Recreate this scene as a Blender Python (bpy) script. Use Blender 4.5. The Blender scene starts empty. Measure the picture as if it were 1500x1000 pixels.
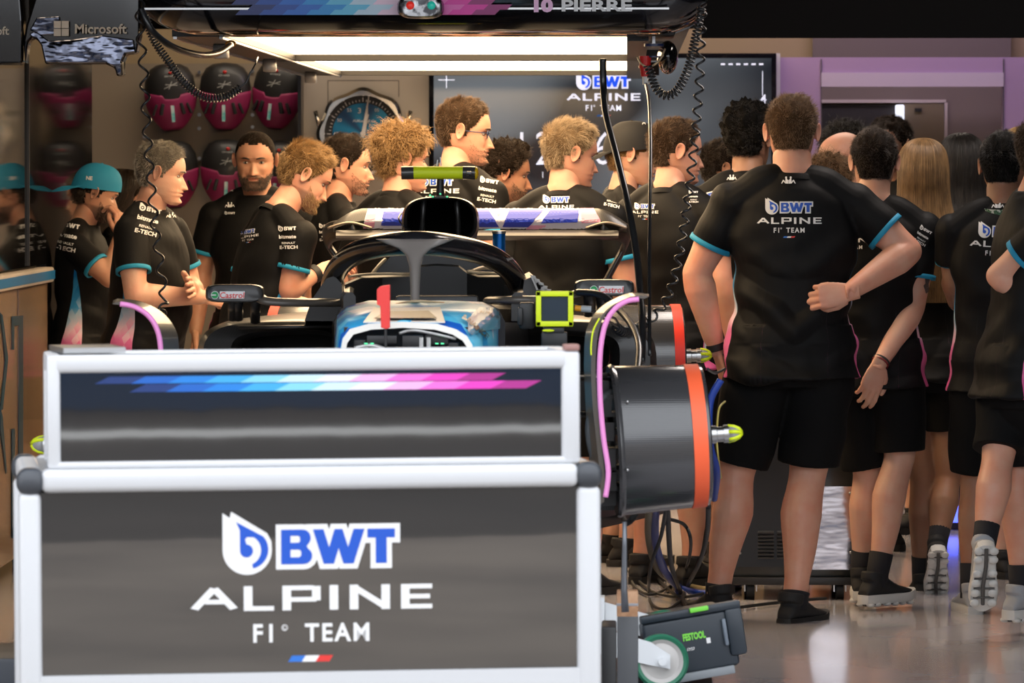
import bpy, bmesh, math, random
import numpy as np
from mathutils import Vector, Matrix, noise, Euler
from mathutils.bvhtree import BVHTree
V = Vector
PI = math.pi
rnd = random.Random(7)
S = bpy.context.scene
COL = S.collection

# ------------------------------------------------------------------ camera
FPX = 7500.0
CAMH = 1.55
cd = bpy.data.cameras.new('camera')
cam = bpy.data.objects.new('camera', cd)
COL.objects.link(cam)
cd.sensor_width = 36.0
cd.lens = 180.0
cd.clip_start = 0.1
cd.clip_end = 300
cam.location = (0, 0, CAMH)
cam.rotation_euler = (math.radians(90) - math.atan(252 / FPX), 0, math.atan(168 / FPX))
cd.dof.use_dof = True
cd.dof.focus_distance = 17.4
cd.dof.aperture_fstop = 10.0
S.camera = cam
CR = cam.rotation_euler.to_matrix()

def ray(px, py):
    return (CR @ V(((px - 750) / FPX, -(py - 500) / FPX, -1.0))).normalized()

def P(px, py, d):
    """the point of the plane y = d that the photograph shows at pixel (px, py)"""
    r = ray(px, py)
    return V((0, 0, CAMH)) + r * (d / r.y)

def ppm(d):
    return FPX / d

# ------------------------------------------------------------------ materials
MATS = {}
def mat(name, color=(.5, .5, .5), rough=.5, metal=0.0, spec=.5, coat=0.0, emit=None, estr=0.0, sss=0.0,
        bump=None, var=None, alpha=1.0, trans=0.0, sheen=0.0, coat_rough=.05):
    if name in MATS:
        return MATS[name]
    m = bpy.data.materials.new(name)
    m.use_nodes = True
    nt = m.node_tree
    b = nt.nodes['Principled BSDF']
    b.inputs['Base Color'].default_value = (*color, 1)
    b.inputs['Roughness'].default_value = rough
    b.inputs['Metallic'].default_value = metal
    b.inputs['Specular IOR Level'].default_value = spec
    b.inputs['Coat Weight'].default_value = coat
    b.inputs['Coat Roughness'].default_value = coat_rough
    b.inputs['Sheen Weight'].default_value = sheen
    b.inputs['Transmission Weight'].default_value = trans
    if sss:
        b.inputs['Subsurface Weight'].default_value = sss
        b.inputs['Subsurface Radius'].default_value = (.012, .004, .002)
        b.inputs['Subsurface Scale'].default_value = 1.0
    if emit:
        b.inputs['Emission Color'].default_value = (*emit, 1)
        b.inputs['Emission Strength'].default_value = estr
    if bump or var:
        tc = nt.nodes.new('ShaderNodeTexCoord')
        mp = nt.nodes.new('ShaderNodeMapping')
        nt.links.new(tc.outputs['Object'], mp.inputs['Vector'])
    if bump:                                  # (scale, strength, distance, stretch)
        sc, st, di, stretch = bump
        mp.inputs['Scale'].default_value = stretch
        n = nt.nodes.new('ShaderNodeTexNoise')
        n.inputs['Scale'].default_value = sc
        n.inputs['Detail'].default_value = 4
        nt.links.new(mp.outputs[0], n.inputs['Vector'])
        bp = nt.nodes.new('ShaderNodeBump')
        bp.inputs['Strength'].default_value = st
        bp.inputs['Distance'].default_value = di
        nt.links.new(n.outputs['Fac'], bp.inputs['Height'])
        nt.links.new(bp.outputs[0], b.inputs['Normal'])
    if var:                                   # (scale, other colour, lo, hi)
        sc, c2, lo, hi = var
        n = nt.nodes.new('ShaderNodeTexNoise')
        n.inputs['Scale'].default_value = sc
        n.inputs['Detail'].default_value = 5
        nt.links.new(tc.outputs['Object'], n.inputs['Vector'])
        r = nt.nodes.new('ShaderNodeMapRange')
        r.inputs['From Min'].default_value = lo
        r.inputs['From Max'].default_value = hi
        nt.links.new(n.outputs['Fac'], r.inputs['Value'])
        mx = nt.nodes.new('ShaderNodeMix')
        mx.data_type = 'RGBA'
        mx.inputs['A'].default_value = (*color, 1)
        mx.inputs['B'].default_value = (*c2, 1)
        nt.links.new(r.outputs[0], mx.inputs['Factor'])
        nt.links.new(mx.outputs['Result'], b.inputs['Base Color'])
    MATS[name] = m
    return m

def sr(r, g, b):
    """sRGB 0-255 to linear"""
    f = lambda c: (c / 255 / 12.92) if c <= 10 else ((c / 255 + .055) / 1.055) ** 2.4
    return (f(r), f(g), f(b))

BLACKF = mat('black_jersey', (.0062, .0062, .0066), .62, spec=.15, bump=(9, .35, .012, (1, 1, .45)))
BLACKS = mat('black_shorts_cloth', (.005, .005, .0054), .85, spec=.15, bump=(12, .4, .012, (1, 1, .5)))
TEAL = mat('teal_rib', sr(20, 138, 178), .7)
WHITEP = mat('white_print', (.78, .78, .78), .6)
BLUEP = mat('blue_print', sr(16, 80, 190), .5)
REDP = mat('red_print', sr(215, 50, 45), .5)
PINKP = mat('pink_print', sr(243, 150, 215), .5)
GREENP = mat('green_print', sr(20, 150, 80), .5)
CARBON = mat('carbon_fibre', (.022, .021, .021), .38, spec=.5, coat=.35, coat_rough=.15)
BLACKGL = mat('gloss_black', (.006, .006, .008), .12, spec=.55, coat=.5)
BLACKPL = mat('black_plastic', (.015, .015, .016), .45)
RUBBER = mat('black_rubber', (.012, .012, .012), .6)
STEEL = mat('brushed_steel', (.55, .55, .55), .3, metal=1)
ALU = mat('pale_aluminium', (.61, .62, .64), .42, metal=.15, spec=.5)
NEON = mat('neon_yellow', sr(232, 250, 30), .5)

# ------------------------------------------------------------------ mesh helpers
def new_mesh(name, verts, faces, material, parent=None, smooth=False, mats=None, midx=None, attrs=None, loc=None):
    me = bpy.data.meshes.new(name)
    me.from_pydata([tuple(v) for v in verts], [], faces)
    for m in (mats or [material]):
        me.materials.append(m)
    if midx is not None:
        me.polygons.foreach_set('material_index', midx)
    if smooth:
        me.polygons.foreach_set('use_smooth', [True] * len(me.polygons))
    if attrs:
        for k, a in attrs.items():
            at = me.attributes.new(k, 'FLOAT', 'POINT')
            at.data.foreach_set('value', [float(q) for q in a])
    me.update()
    o = bpy.data.objects.new(name, me)
    COL.objects.link(o)
    if parent is not None:
        o.parent = parent
    return o

class MB:
    """collects shapes into one mesh"""
    def __init__(self):
        self.v = []; self.f = []; self.mi = []; self.cur = 0
    def add(self, vs, fs):
        n = len(self.v)
        self.v += [V(p) for p in vs]
        self.f += [tuple(i + n for i in q) for q in fs]
        self.mi += [self.cur] * len(fs)
        return self
    def box(self, c, s, M=None, bev=0.0):
        if bev > 0:
            return self.bbox(c, s, bev, M)
        x, y, z = [q / 2 for q in s]
        vs = [V((sx * x, sy * y, sz * z)) for sx in (-1, 1) for sy in (-1, 1) for sz in (-1, 1)]
        if M is not None:
            vs = [M @ p for p in vs]
        vs = [p + V(c) for p in vs]
        return self.add(vs, [(0, 1, 3, 2), (4, 6, 7, 5), (0, 4, 5, 1), (2, 3, 7, 6), (0, 2, 6, 4), (1, 5, 7, 3)])
    def bbox(self, c, s, bev, M=None, seg=2):
        bm = bmesh.new()
        bmesh.ops.create_cube(bm, size=1)
        for v in bm.verts:
            v.co = V((v.co.x * s[0], v.co.y * s[1], v.co.z * s[2]))
        bmesh.ops.bevel(bm, geom=bm.edges[:], offset=bev, segments=seg, affect='EDGES', profile=.5)
        bm.verts.index_update()
        vs = [((M @ v.co) if M is not None else v.co.copy()) + V(c) for v in bm.verts]
        fs = [tuple(v.index for v in f.verts) for f in bm.faces]
        bm.free()
        return self.add(vs, fs)
    def tube(self, pts, r, n=10, caps=True, sq=None, ref=None):
        """tube through points, r a number or list"""
        pts = [V(p) for p in pts]
        k = len(pts)
        rs = [r] * k if not hasattr(r, '__len__') else list(r)
        rings = []
        prev = None
        for i in range(k):
            t = (pts[min(i + 1, k - 1)] - pts[max(i - 1, 0)])
            t = t.normalized() if t.length > 1e-9 else V((0, 0, 1))
            if prev is None:
                a = V(ref) if ref else (V((0, 0, 1)) if abs(t.z) < .9 else V((1, 0, 0)))
            else:
                a = prev
            u = (a - t * a.dot(t))
            u = u.normalized() if u.length > 1e-6 else t.orthogonal().normalized()
            w = t.cross(u)
            prev = u
            sx, sy = sq if sq else (1, 1)
            rings.append([pts[i] + (u * math.cos(2 * PI * j / n) * sx + w * math.sin(2 * PI * j / n) * sy) * rs[i] for j in range(n)])
        vs = [p for rg in rings for p in rg]
        fs = []
        for i in range(k - 1):
            for j in range(n):
                fs.append((i * n + j, i * n + (j + 1) % n, (i + 1) * n + (j + 1) % n, (i + 1) * n + j))
        if caps:
            fs.append(tuple(range(n - 1, -1, -1)))
            fs.append(tuple((k - 1) * n + j for j in range(n)))
        return self.add(vs, fs)
    def cyl(self, a, b, r, n=24, r2=None):
        return self.tube([a, b], [r, r if r2 is None else r2], n)
    def ball(self, c, r, n=16, m=10, M=None):
        rr = (r, r, r) if not hasattr(r, '__len__') else r
        vs = [V((0, 0, rr[2]))]
        for i in range(1, m):
            for j in range(n):
                ph = PI * i / m; th = 2 * PI * j / n
                vs.append(V((rr[0] * math.sin(ph) * math.cos(th), rr[1] * math.sin(ph) * math.sin(th), rr[2] * math.cos(ph))))
        vs.append(V((0, 0, -rr[2])))
        fs = [(0, 1 + j, 1 + (j + 1) % n) for j in range(n)]
        for i in range(m - 2):
            for j in range(n):
                a = 1 + i * n
                fs.append((a + j, a + n + j, a + n + (j + 1) % n, a + (j + 1) % n))
        L = len(vs) - 1
        a = 1 + (m - 2) * n
        fs += [(a + (j + 1) % n, a + j, L) for j in range(n)]
        if M is not None:
            vs = [M @ p for p in vs]
        return self.add([p + V(c) for p in vs], fs)
    def loft(self, secs, n=28, caps=True, p=2.0):
        """secs: (centre, rx, ry) horizontal superellipses, or (centre, rx, ry, M)"""
        rings = []
        for s in secs:
            c, rx, ry = V(s[0]), s[1], s[2]
            Mx = s[3] if len(s) > 3 else None
            rg = []
            for j in range(n):
                a = 2 * PI * j / n
                ca, sa = math.cos(a), math.sin(a)
                q = V((rx * math.copysign(abs(ca) ** (2 / p), ca), ry * math.copysign(abs(sa) ** (2 / p), sa), 0))
                if Mx is not None:
                    q = Mx @ q
                rg.append(c + q)
            rings.append(rg)
        k = len(rings)
        vs = [q for rg in rings for q in rg]
        fs = []
        for i in range(k - 1):
            for j in range(n):
                fs.append((i * n + j, i * n + (j + 1) % n, (i + 1) * n + (j + 1) % n, (i + 1) * n + j))
        if caps:
            fs.append(tuple(range(n - 1, -1, -1)))
            fs.append(tuple((k - 1) * n + j for j in range(n)))
        return self.add(vs, fs)
    def skin(self, rings, closed=True, caps=True):
        """rings: lists of points, equal length"""
        n = len(rings[0]); k = len(rings)
        vs = [V(q) for rg in rings for q in rg]
        fs = []
        for i in range(k - 1):
            for j in range(n if closed else n - 1):
                fs.append((i * n + j, i * n + (j + 1) % n, (i + 1) * n + (j + 1) % n, (i + 1) * n + j))
        if caps and closed:
            fs.append(tuple(range(n - 1, -1, -1)))
            fs.append(tuple((k - 1) * n + j for j in range(n)))
        return self.add(vs, fs)
    def prism(self, poly, ext):
        """poly: 3D points, extruded by ext"""
        n = len(poly)
        vs = [V(q) for q in poly] + [V(q) + V(ext) for q in poly]
        fs = [tuple(range(n - 1, -1, -1)), tuple(range(n, 2 * n))]
        fs += [(j, (j + 1) % n, n + (j + 1) % n, n + j) for j in range(n)]
        return self.add(vs, fs)
    def ringdisc(self, c, axis, r0, r1, depth, n=48):
        """flat ring (washer) extruded along axis"""
        ax = V(axis).normalized(); u = ax.orthogonal().normalized(); w = ax.cross(u)
        vs = []
        for j in range(n):
            a = 2 * PI * j / n
            d = u * math.cos(a) + w * math.sin(a)
            vs += [V(c) + d * r0, V(c) + d * r1, V(c) + d * r1 + ax * depth, V(c) + d * r0 + ax * depth]
        fs = []
        for j in range(n):
            a = 4 * j; b = 4 * ((j + 1) % n)
            for q in range(4):
                fs.append((a + q, a + (q + 1) % 4, b + (q + 1) % 4, b + q))
        return self.add(vs, fs)
    def xf(self, M):
        self.v = [M @ p for p in self.v]
        return self
    def fixn(self):
        return self
    def build(self, name, material, parent=None, smooth=False, mats=None, auto=None, recalc=True):
        o = new_mesh(name, self.v, self.f, material, parent, smooth or auto is not None, mats, self.mi if mats else None)
        if recalc:
            bm = bmesh.new(); bm.from_mesh(o.data)
            bmesh.ops.recalc_face_normals(bm, faces=bm.faces[:])
            if auto is not None:
                for e in bm.edges:
                    if len(e.link_faces) == 2 and e.calc_face_angle(0) > auto:
                        e.smooth = False
            bm.to_mesh(o.data); bm.free()
        return o

def crv(pts, n=8, closed=False):
    """Catmull-Rom through points"""
    pts = [V(p) for p in pts]
    k = len(pts)
    out = []
    rng = range(k if closed else k - 1)
    for i in rng:
        if closed:
            p0, p1, p2, p3 = pts[(i - 1) % k], pts[i], pts[(i + 1) % k], pts[(i + 2) % k]
        else:
            p0, p1, p2, p3 = pts[max(i - 1, 0)], pts[i], pts[i + 1], pts[min(i + 2, k - 1)]
        for j in range(n):
            t = j / n
            out.append(.5 * ((2 * p1) + (p2 - p0) * t + (2 * p0 - 5 * p1 + 4 * p2 - p3) * t * t + (3 * p1 - p0 - 3 * p2 + p3) * t ** 3))
    if not closed:
        out.append(pts[-1].copy())
    return out

def helix(path, r, pitch, per=12):
    """points of a coil about a path"""
    path = [V(p) for p in path]
    L = [0]
    for a, b in zip(path, path[1:]):
        L.append(L[-1] + (b - a).length)
    tot = L[-1]
    n = max(8, int(tot / pitch * per))
    out = []; i = 0; u = None
    for k in range(n + 1):
        s = tot * k / n
        while i < len(L) - 2 and L[i + 1] < s:
            i += 1
        t = (s - L[i]) / max(1e-9, L[i + 1] - L[i])
        c = path[i].lerp(path[i + 1], t)
        d = (path[i + 1] - path[i]).normalized()
        if u is None:
            u = d.orthogonal().normalized()
        u = (u - d * u.dot(d)).normalized()
        w = d.cross(u)
        a = 2 * PI * s / pitch
        out.append(c + (u * math.cos(a) + w * math.sin(a)) * r)
    return out

def tag(o, label, cat, group=None, kind=None):
    o['label'] = label; o['category'] = cat
    if group: o['group'] = group
    if kind: o['kind'] = kind
    return o

def struct(o):
    o['kind'] = 'structure'
    return o

def empty(name, loc=(0, 0, 0), rz=0.0, label=None, cat=None, group=None):
    o = bpy.data.objects.new(name, None)
    COL.objects.link(o)
    o.location = loc
    o.rotation_euler = (0, 0, rz)
    o.empty_display_size = .1
    if label: tag(o, label, cat, group)
    return o

# ------------------------------------------------------------------ flat graphics
def _fill(polys, off=0.0):
    cu = bpy.data.curves.new('g', 'CURVE')
    cu.dimensions = '2D'; cu.fill_mode = 'FRONT'; cu.offset = off
    for pl in polys:
        sp = cu.splines.new('POLY')
        sp.points.add(len(pl) - 1)
        for q, (x, y) in zip(sp.points, pl):
            q.co = (x, y, 0, 1)
        sp.use_cyclic_u = True
    return _bake(cu)

def _bake(cu):
    o = bpy.data.objects.new('g', cu)
    COL.objects.link(o)
    me = o.to_mesh()
    vs = [(v.co.x, v.co.y) for v in me.vertices]
    fs = [tuple(p.vertices) for p in me.polygons]
    o.to_mesh_clear()
    bpy.data.objects.remove(o); bpy.data.curves.remove(cu)
    return vs, fs

def text2d(s, bold=0.0, shear=0.0, sx=1.0, space=1.0):
    cu = bpy.data.curves.new('t', 'FONT')
    cu.body = s; cu.fill_mode = 'FRONT'; cu.offset = bold; cu.shear = shear; cu.resolution_u = 3
    cu.space_character = space
    vs, fs = _bake(cu)
    return [(x * sx, y) for x, y in vs], fs

def strokes(segs, w):
    """thick straight strokes; returns a mesh"""
    vs = []; fs = []
    for (x0, y0, x1, y1) in segs:
        dx, dy = x1 - x0, y1 - y0
        L = math.hypot(dx, dy); nx, ny = -dy / L * w / 2, dx / L * w / 2
        n = len(vs)
        vs += [(x0 + nx, y0 + ny), (x0 - nx, y0 - ny), (x1 - nx, y1 - ny), (x1 + nx, y1 + ny)]
        fs.append((n, n + 1, n + 2, n + 3))
    return vs, fs

def shift(g, dx, dy, s=1.0, sy=None):
    sy = s if sy is None else sy
    return [(x * s + dx, y * sy + dy) for x, y in g[0]], g[1]

def arc(cx, cy, r, a0, a1, n=14, ry=None):
    ry = r if ry is None else ry
    return [(cx + r * math.cos(math.radians(a0 + (a1 - a0) * i / n)), cy + ry * math.sin(math.radians(a0 + (a1 - a0) * i / n))) for i in range(n + 1)]

def rect(x0, y0, x1, y1):
    return [(x0, y0), (x1, y0), (x1, y1), (x0, y1)]

_B = [[(0, 0), (.66, 0)] + arc(.66, .24, .24, -90, 60, 6) + [(.74, .52)] + arc(.62, .76, .24, -30, 90, 6) + [(0, 1)],
      [(.27, .62), (.27, .82), (.50, .82), (.55, .78), (.55, .66), (.50, .62)],
      [(.27, .2), (.27, .42), (.52, .42), (.58, .37), (.58, .25), (.52, .2)]]
_W = [[(.92, 1), (1.23, 1), (1.39, .48), (1.55, 1), (1.78, 1), (1.94, .48), (2.10, 1), (2.42, 1), (2.10, 0), (1.80, 0), (1.665, .45), (1.53, 0), (1.23, 0)]]
_T = [[(2.50, 1), (3.30, 1), (3.30, .74), (3.06, .74), (3.06, 0), (2.74, 0), (2.74, .74), (2.50, .74)]]
_DROP = [[(-1.69, 1.50), (-1.69, .42)] + arc(-.98, .42, .71, 180, 360, 18) + [(-.28, .66), (-.40, .90), (-1.44, 1.54), (-1.48, 1.36)]]
_DB = [[(-1.30, 1.24), (-.56, .84)] + arc(-.93, .44, .56, 42, -78, 12) + arc(-1.02, .42, .44, -66, 58, 10) + [(-.98, .80), (-1.04, .74)] + arc(-1.0, .40, .19, 90, -180, 10) + [(-1.19, 1.0)]]

def g_bwt(plain=None):
    """list of (mesh2d, material, layer)"""
    L = []
    if plain:
        for q in (_B, _W, _T):
            L.append((_fill(q), plain, 0))
        L.append((_fill([_DROP[0], arc(-.98, .42, .40, 0, 360, 16)]), plain, 0))
        L.append((_fill([arc(-.98, .42, .2, 0, 360, 12)]), plain, 0))
        return L
    for i, q in enumerate((_B[:1], _W, _T)):
        L.append((_fill(q, .15), WHITEP, .2 * i))
    L.append((_fill(_DROP), WHITEP, .6))
    for q in (_B, _W, _T, _DB):
        L.append((_fill(q), BLUEP, 1.3))
    return L

def g_alpine(m=None):
    m = m or WHITEP
    w = .20
    s = []
    s += [(0, .0, .46, .92), (.46, .92, .92, 0), (.25, .32, .70, .32)]
    s += [(1.25, -.1, 1.25, 1), (1.15, 0, 1.85, 0)]
    s += [(2.15, -.1, 2.15, 1), (2.05, .9, 2.78, .9), (2.84, .97, 2.84, .33), (2.05, .38, 2.84, .38)]
    s += [(3.25, -.1, 3.25, 1)]
    s += [(3.72, -.1, 3.72, 1), (3.70, .93, 4.46, .0), (4.46, -.1, 4.46, 1)]
    s += [(4.92, -.1, 4.92, 1), (4.82, .9, 5.55, .9), (4.82, .45, 5.5, .45), (4.82, 0, 5.55, 0)]
    return [(strokes([q], w), m, .09 * i) for i, q in enumerate(s)]

def g_text(t, m=None, bold=.02, shear=0.0, sx=1.0, layer=0, space=1.0):
    return [(text2d(t, bold, shear, sx, space), m or WHITEP, layer)]

def g_flag():
    L = []
    for i, m in enumerate((mat('flag_blue', sr(40, 110, 200), .5), WHITEP, REDP)):
        x = i * .62
        L.append((([(x, 0), (x + .62, 0), (x + .80, .26), (x + .18, .26)], [(0, 1, 2, 3)]), m, 0))
    return L

def g_kappa():
    f = [(0.02, 0), (.95, 0), (.80, .18), (.62, .30), (.50, .62), (.40, .72), (.46, .84), (.38, .98), (.24, .98), (.16, .84), (.22, .70), (.10, .50), (.02, .52)]
    leg = [(.30, .05), (.62, .52), (.74, .50), (.98, .0), (.86, 0), (.66, .32), (.42, .0)]
    L = []
    for sg in (-1, 1):
        L.append((_fill([[(sg * x, y) for x, y in f[:1] + [(.30, 0), (.42, .3), (.40, .62)] + f[5:]]]), WHITEP, 0))
        L.append((_fill([[(sg * x, y) for x, y in leg]]), WHITEP, .25 + .1 * sg))
    return L

def g_castrol():
    L = [(_fill([arc(-.55, .35, .48, 0, 360, 24)]), WHITEP, 0), (_fill([arc(-.55, .35, .42, 0, 360, 24)]), GREENP, 1)]
    L.append((strokes([(-.95, .36, -.40, .36)], .13), WHITEP, 2))
    for i, ch in enumerate(('C', 'astrol')):
        pass
    t = text2d('Castrol', .055, 0.1, 1.0)
    L.append((t, WHITEP, .5))
    L.append((([(-.02, -.08), (2.95, -.08), (3.08, .80), (.06, .80)], [(0, 1, 2, 3)]), WHITEP, .3))
    L.append((text2d('Castrol', .012, 0.1, 1.0), REDP, 1.6))
    return L

def place(gs, dx=0, dy=0, s=1.0, sy=None):
    return [(shift(g, dx, dy, s, sy), m, l) for g, m, l in gs]

def bounds(gs):
    xs = [p[0] for g, m, l in gs for p in g[0]]; ys = [p[1] for g, m, l in gs for p in g[0]]
    return min(xs), min(ys), max(xs), max(ys)

def fit(gs, cx, cy, w, h=None):
    """centre at (cx, cy), width w (height h or in proportion)"""
    x0, y0, x1, y1 = bounds(gs)
    s = w / (x1 - x0); sy = s if h is None else h / (y1 - y0)
    return place(gs, cx - (x0 + x1) / 2 * s, cy - (y0 + y1) / 2 * sy, s, sy)

_TEAM = None
def g_team(full=True):
    """the stacked back print: logo, ALPINE, F1 TEAM, flag; about 1 wide"""
    global _TEAM
    if _TEAM is None:
        L = fit(g_bwt(), 0, .225, .74) + fit(g_alpine(), 0, .0, 1.0, .10) + fit(g_text('F1  TEAM', bold=.02, space=1.25), .0, -.147, .48, .078)
        L += fit(g_flag(), .0, -.253, .19, .022)
        L += fit(g_text('\u00ae', bold=.01), -.125, -.12, .028)
        _TEAM = L
    return _TEAM

def subdiv2d(g, maxlen):
    bm = bmesh.new()
    vs = [bm.verts.new((x, y, 0)) for x, y in g[0]]
    for f in g[1]:
        try: bm.faces.new([vs[i] for i in f])
        except ValueError: pass
    bmesh.ops.triangulate(bm, faces=bm.faces[:])
    for _ in range(9):
        es = [e for e in bm.edges if e.calc_length() > maxlen]
        if not es: break
        bmesh.ops.subdivide_edges(bm, edges=es, cuts=1)
        bmesh.ops.triangulate(bm, faces=[f for f in bm.faces if len(f.verts) > 3])
    bm.verts.index_update()
    r = [(v.co.x, v.co.y) for v in bm.verts], [tuple(v.index for v in f.verts) for f in bm.faces]
    bm.free()
    return r

def print_on_plane(gs, org, ux, uy, name, parent, eps=.0012):
    """lays a graphic on a flat face: org + u*ux + v*uy"""
    ux, uy = V(ux), V(uy)
    nz = ux.cross(uy).normalized()
    vs = []; fs = []; mi = []; mats = []
    for g, m, l in gs:
        if m not in mats: mats.append(m)
        n = len(vs)
        vs += [V(org) + ux * x + uy * y + nz * (eps * (l + 1)) for x, y in g[0]]
        fs += [tuple(i + n for i in f) for f in g[1]]
        mi += [mats.index(m)] * len(g[1])
    return new_mesh(name, vs, fs, None, parent, mats=mats, midx=mi)

def bvh_of(o):
    """BVH of a mesh object in the world frame (parents with loc/rot only)"""
    M = Matrix.Identity(4); q = o; chain = []
    while q is not None:
        chain.append(q.matrix_basis.copy()); q = q.parent
    for m in reversed(chain):
        M = M @ m
    vs = [M @ v.co for v in o.data.vertices]
    return BVHTree.FromPolygons(vs, [tuple(p.vertices) for p in o.data.polygons]), M

def print_on(gs, o, px, py, w, ang=0.0, sq=1.0, name='print', eps=.0022, bv=None, shear=0.0, maxe=.05):
    """lays a graphic onto the surface of o round the spot seen at (px, py), w pixels wide"""
    bvh, M = bv or bvh_of(o)
    Mi = M.inverted()
    x0, y0, x1, y1 = bounds(gs)
    s = w / (x1 - x0); cx, cy = (x0 + x1) / 2, (y0 + y1) / 2
    ca, sa = math.cos(math.radians(ang)), math.sin(math.radians(ang))
    vs = []; fs = []; mi = []; mats = []
    C = V((0, 0, CAMH))
    for g, m, l in gs:
        g = subdiv2d(g, 5.0 / s)
        if m not in mats: mats.append(m)
        idx = []
        for x, y in g[0]:
            u, v = (x - cx) * s * sq, (y - cy) * s
            v += u * shear
            a, b = px + u * ca + v * sa, py - (v * ca - u * sa)
            h, nn, i, dist = bvh.ray_cast(C, ray(a, b))
            if h is None:
                idx.append(-1)
            else:
                if nn.dot(ray(a, b)) > 0: nn = -nn
                idx.append(len(vs)); vs.append(Mi @ (h + nn * (eps + .0012 * l) - ray(a, b) * .002))
        for f in g[1]:
            t = [idx[i] for i in f]
            if -1 in t: continue
            if max((vs[t[i]] - vs[t[i - 1]]).length for i in range(3)) > maxe: continue
            fs.append(tuple(t)); mi.append(mats.index(m))
    if not fs:
        return None
    return new_mesh(name, vs, fs, None, o, mats=mats, midx=mi)

def smoothstep(a, b, x):
    t = max(0., min(1., (x - a) / (b - a)))
    return t * t * (3 - 2 * t)
# ================================================================== people
def skin_mat(name, col, stub=(.10, .07, .055)):
    m = mat(name, col, .48, spec=.45, sss=.12)
    nt = m.node_tree; b = nt.nodes['Principled BSDF']
    prev = None
    n = nt.nodes.new('ShaderNodeTexNoise'); n.inputs['Scale'].default_value = 14; n.inputs['Detail'].default_value = 5
    tc = nt.nodes.new('ShaderNodeTexCoord'); nt.links.new(tc.outputs['Object'], n.inputs['Vector'])
    mr = nt.nodes.new('ShaderNodeMapRange'); mr.inputs['From Min'].default_value = .35; mr.inputs['From Max'].default_value = .7
    nt.links.new(n.outputs['Fac'], mr.inputs['Value'])
    mx = nt.nodes.new('ShaderNodeMix'); mx.data_type = 'RGBA'
    mx.inputs['A'].default_value = (*col, 1)
    mx.inputs['B'].default_value = (col[0] * .97, col[1] * .80, col[2] * .76, 1)
    nt.links.new(mr.outputs[0], mx.inputs['Factor'])
    out = mx.outputs['Result']
    for att, c2 in (('lip', (col[0] * .72, col[1] * .42, col[2] * .42)), ('stub', stub)):
        a = nt.nodes.new('ShaderNodeAttribute'); a.attribute_name = att
        m2 = nt.nodes.new('ShaderNodeMix'); m2.data_type = 'RGBA'
        nt.links.new(a.outputs['Fac'], m2.inputs['Factor'])
        nt.links.new(out, m2.inputs['A']); m2.inputs['B'].default_value = (*c2, 1)
        out = m2.outputs['Result']
    nt.links.new(out, b.inputs['Base Color'])
    bp = nt.nodes.new('ShaderNodeBump'); bp.inputs['Strength'].default_value = .15; bp.inputs['Distance'].default_value = .002
    n2 = nt.nodes.new('ShaderNodeTexNoise'); n2.inputs['Scale'].default_value = 220
    nt.links.new(tc.outputs['Object'], n2.inputs['Vector'])
    nt.links.new(n2.outputs['Fac'], bp.inputs['Height']); nt.links.new(bp.outputs[0], b.inputs['Normal'])
    return m

SKIN = {
    'fair': skin_mat('fair_skin', (.66, .40, .29)),
    'pink': skin_mat('ruddy_skin', (.68, .37, .26)),
    'tan': skin_mat('tanned_skin', (.52, .285, .185)),
    'olive': skin_mat('olive_skin', (.38, .21, .13)),
    'brown': skin_mat('brown_skin', (.27, .14, .085)),
}
def hair_mat(name, col, light=None):
    if name in MATS: return MATS[name]
    m = mat(name, col, .42, spec=.45)
    nt = m.node_tree; b = nt.nodes['Principled BSDF']
    light = light or tuple(min(1, c * 2.1 + .01) for c in col)
    hi = nt.nodes.new('ShaderNodeHairInfo')
    tc = nt.nodes.new('ShaderNodeTexCoord')
    n = nt.nodes.new('ShaderNodeTexNoise'); n.inputs['Scale'].default_value = 34; n.inputs['Detail'].default_value = 4; n.inputs['Roughness'].default_value = .7
    mp = nt.nodes.new('ShaderNodeMapping'); mp.inputs['Scale'].default_value = (1, 1, .35)
    nt.links.new(tc.outputs['Object'], mp.inputs['Vector']); nt.links.new(mp.outputs[0], n.inputs['Vector'])
    ad = nt.nodes.new('ShaderNodeMath'); ad.operation = 'ADD'
    nt.links.new(n.outputs['Fac'], ad.inputs[0])
    sc = nt.nodes.new('ShaderNodeMath'); sc.operation = 'MULTIPLY'; sc.inputs[1].default_value = .5
    nt.links.new(hi.outputs['Random'], sc.inputs[0]); nt.links.new(sc.outputs[0], ad.inputs[1])
    mr = nt.nodes.new('ShaderNodeMapRange'); mr.inputs['From Min'].default_value = .4; mr.inputs['From Max'].default_value = 1.1
    nt.links.new(ad.outputs[0], mr.inputs['Value'])
    mx = nt.nodes.new('ShaderNodeMix'); mx.data_type = 'RGBA'
    mx.inputs['A'].default_value = (*[c * .6 for c in col], 1); mx.inputs['B'].default_value = (*light, 1)
    nt.links.new(mr.outputs[0], mx.inputs['Factor']); nt.links.new(mx.outputs['Result'], b.inputs['Base Color'])
    return m
HAIR = {
    'black': hair_mat('black_hair', (.008, .007, .006), (.035, .03, .027)),
    'dark': hair_mat('dark_brown_hair', (.02, .013, .009), (.07, .045, .03)),
    'brown': hair_mat('brown_hair', (.055, .032, .018), (.17, .10, .055)),
    'auburn': hair_mat('light_brown_hair', (.12, .066, .033), (.36, .215, .11)),
    'blond': hair_mat('dark_blond_hair', (.19, .105, .042), (.50, .31, .13)),
    'sandy': hair_mat('sandy_grey_hair', (.24, .16, .09), (.52, .40, .26)),
    'chestnut': hair_mat('chestnut_hair', (.085, .045, .02), (.30, .175, .075)),
    'grey': hair_mat('grey_hair', (.20, .18, .15), (.55, .50, .42)),
}
EYEW = mat('eye_white', (.36, .31, .28), .3)
IRIS = mat('eye_iris', (.02, .013, .01), .12)

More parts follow.
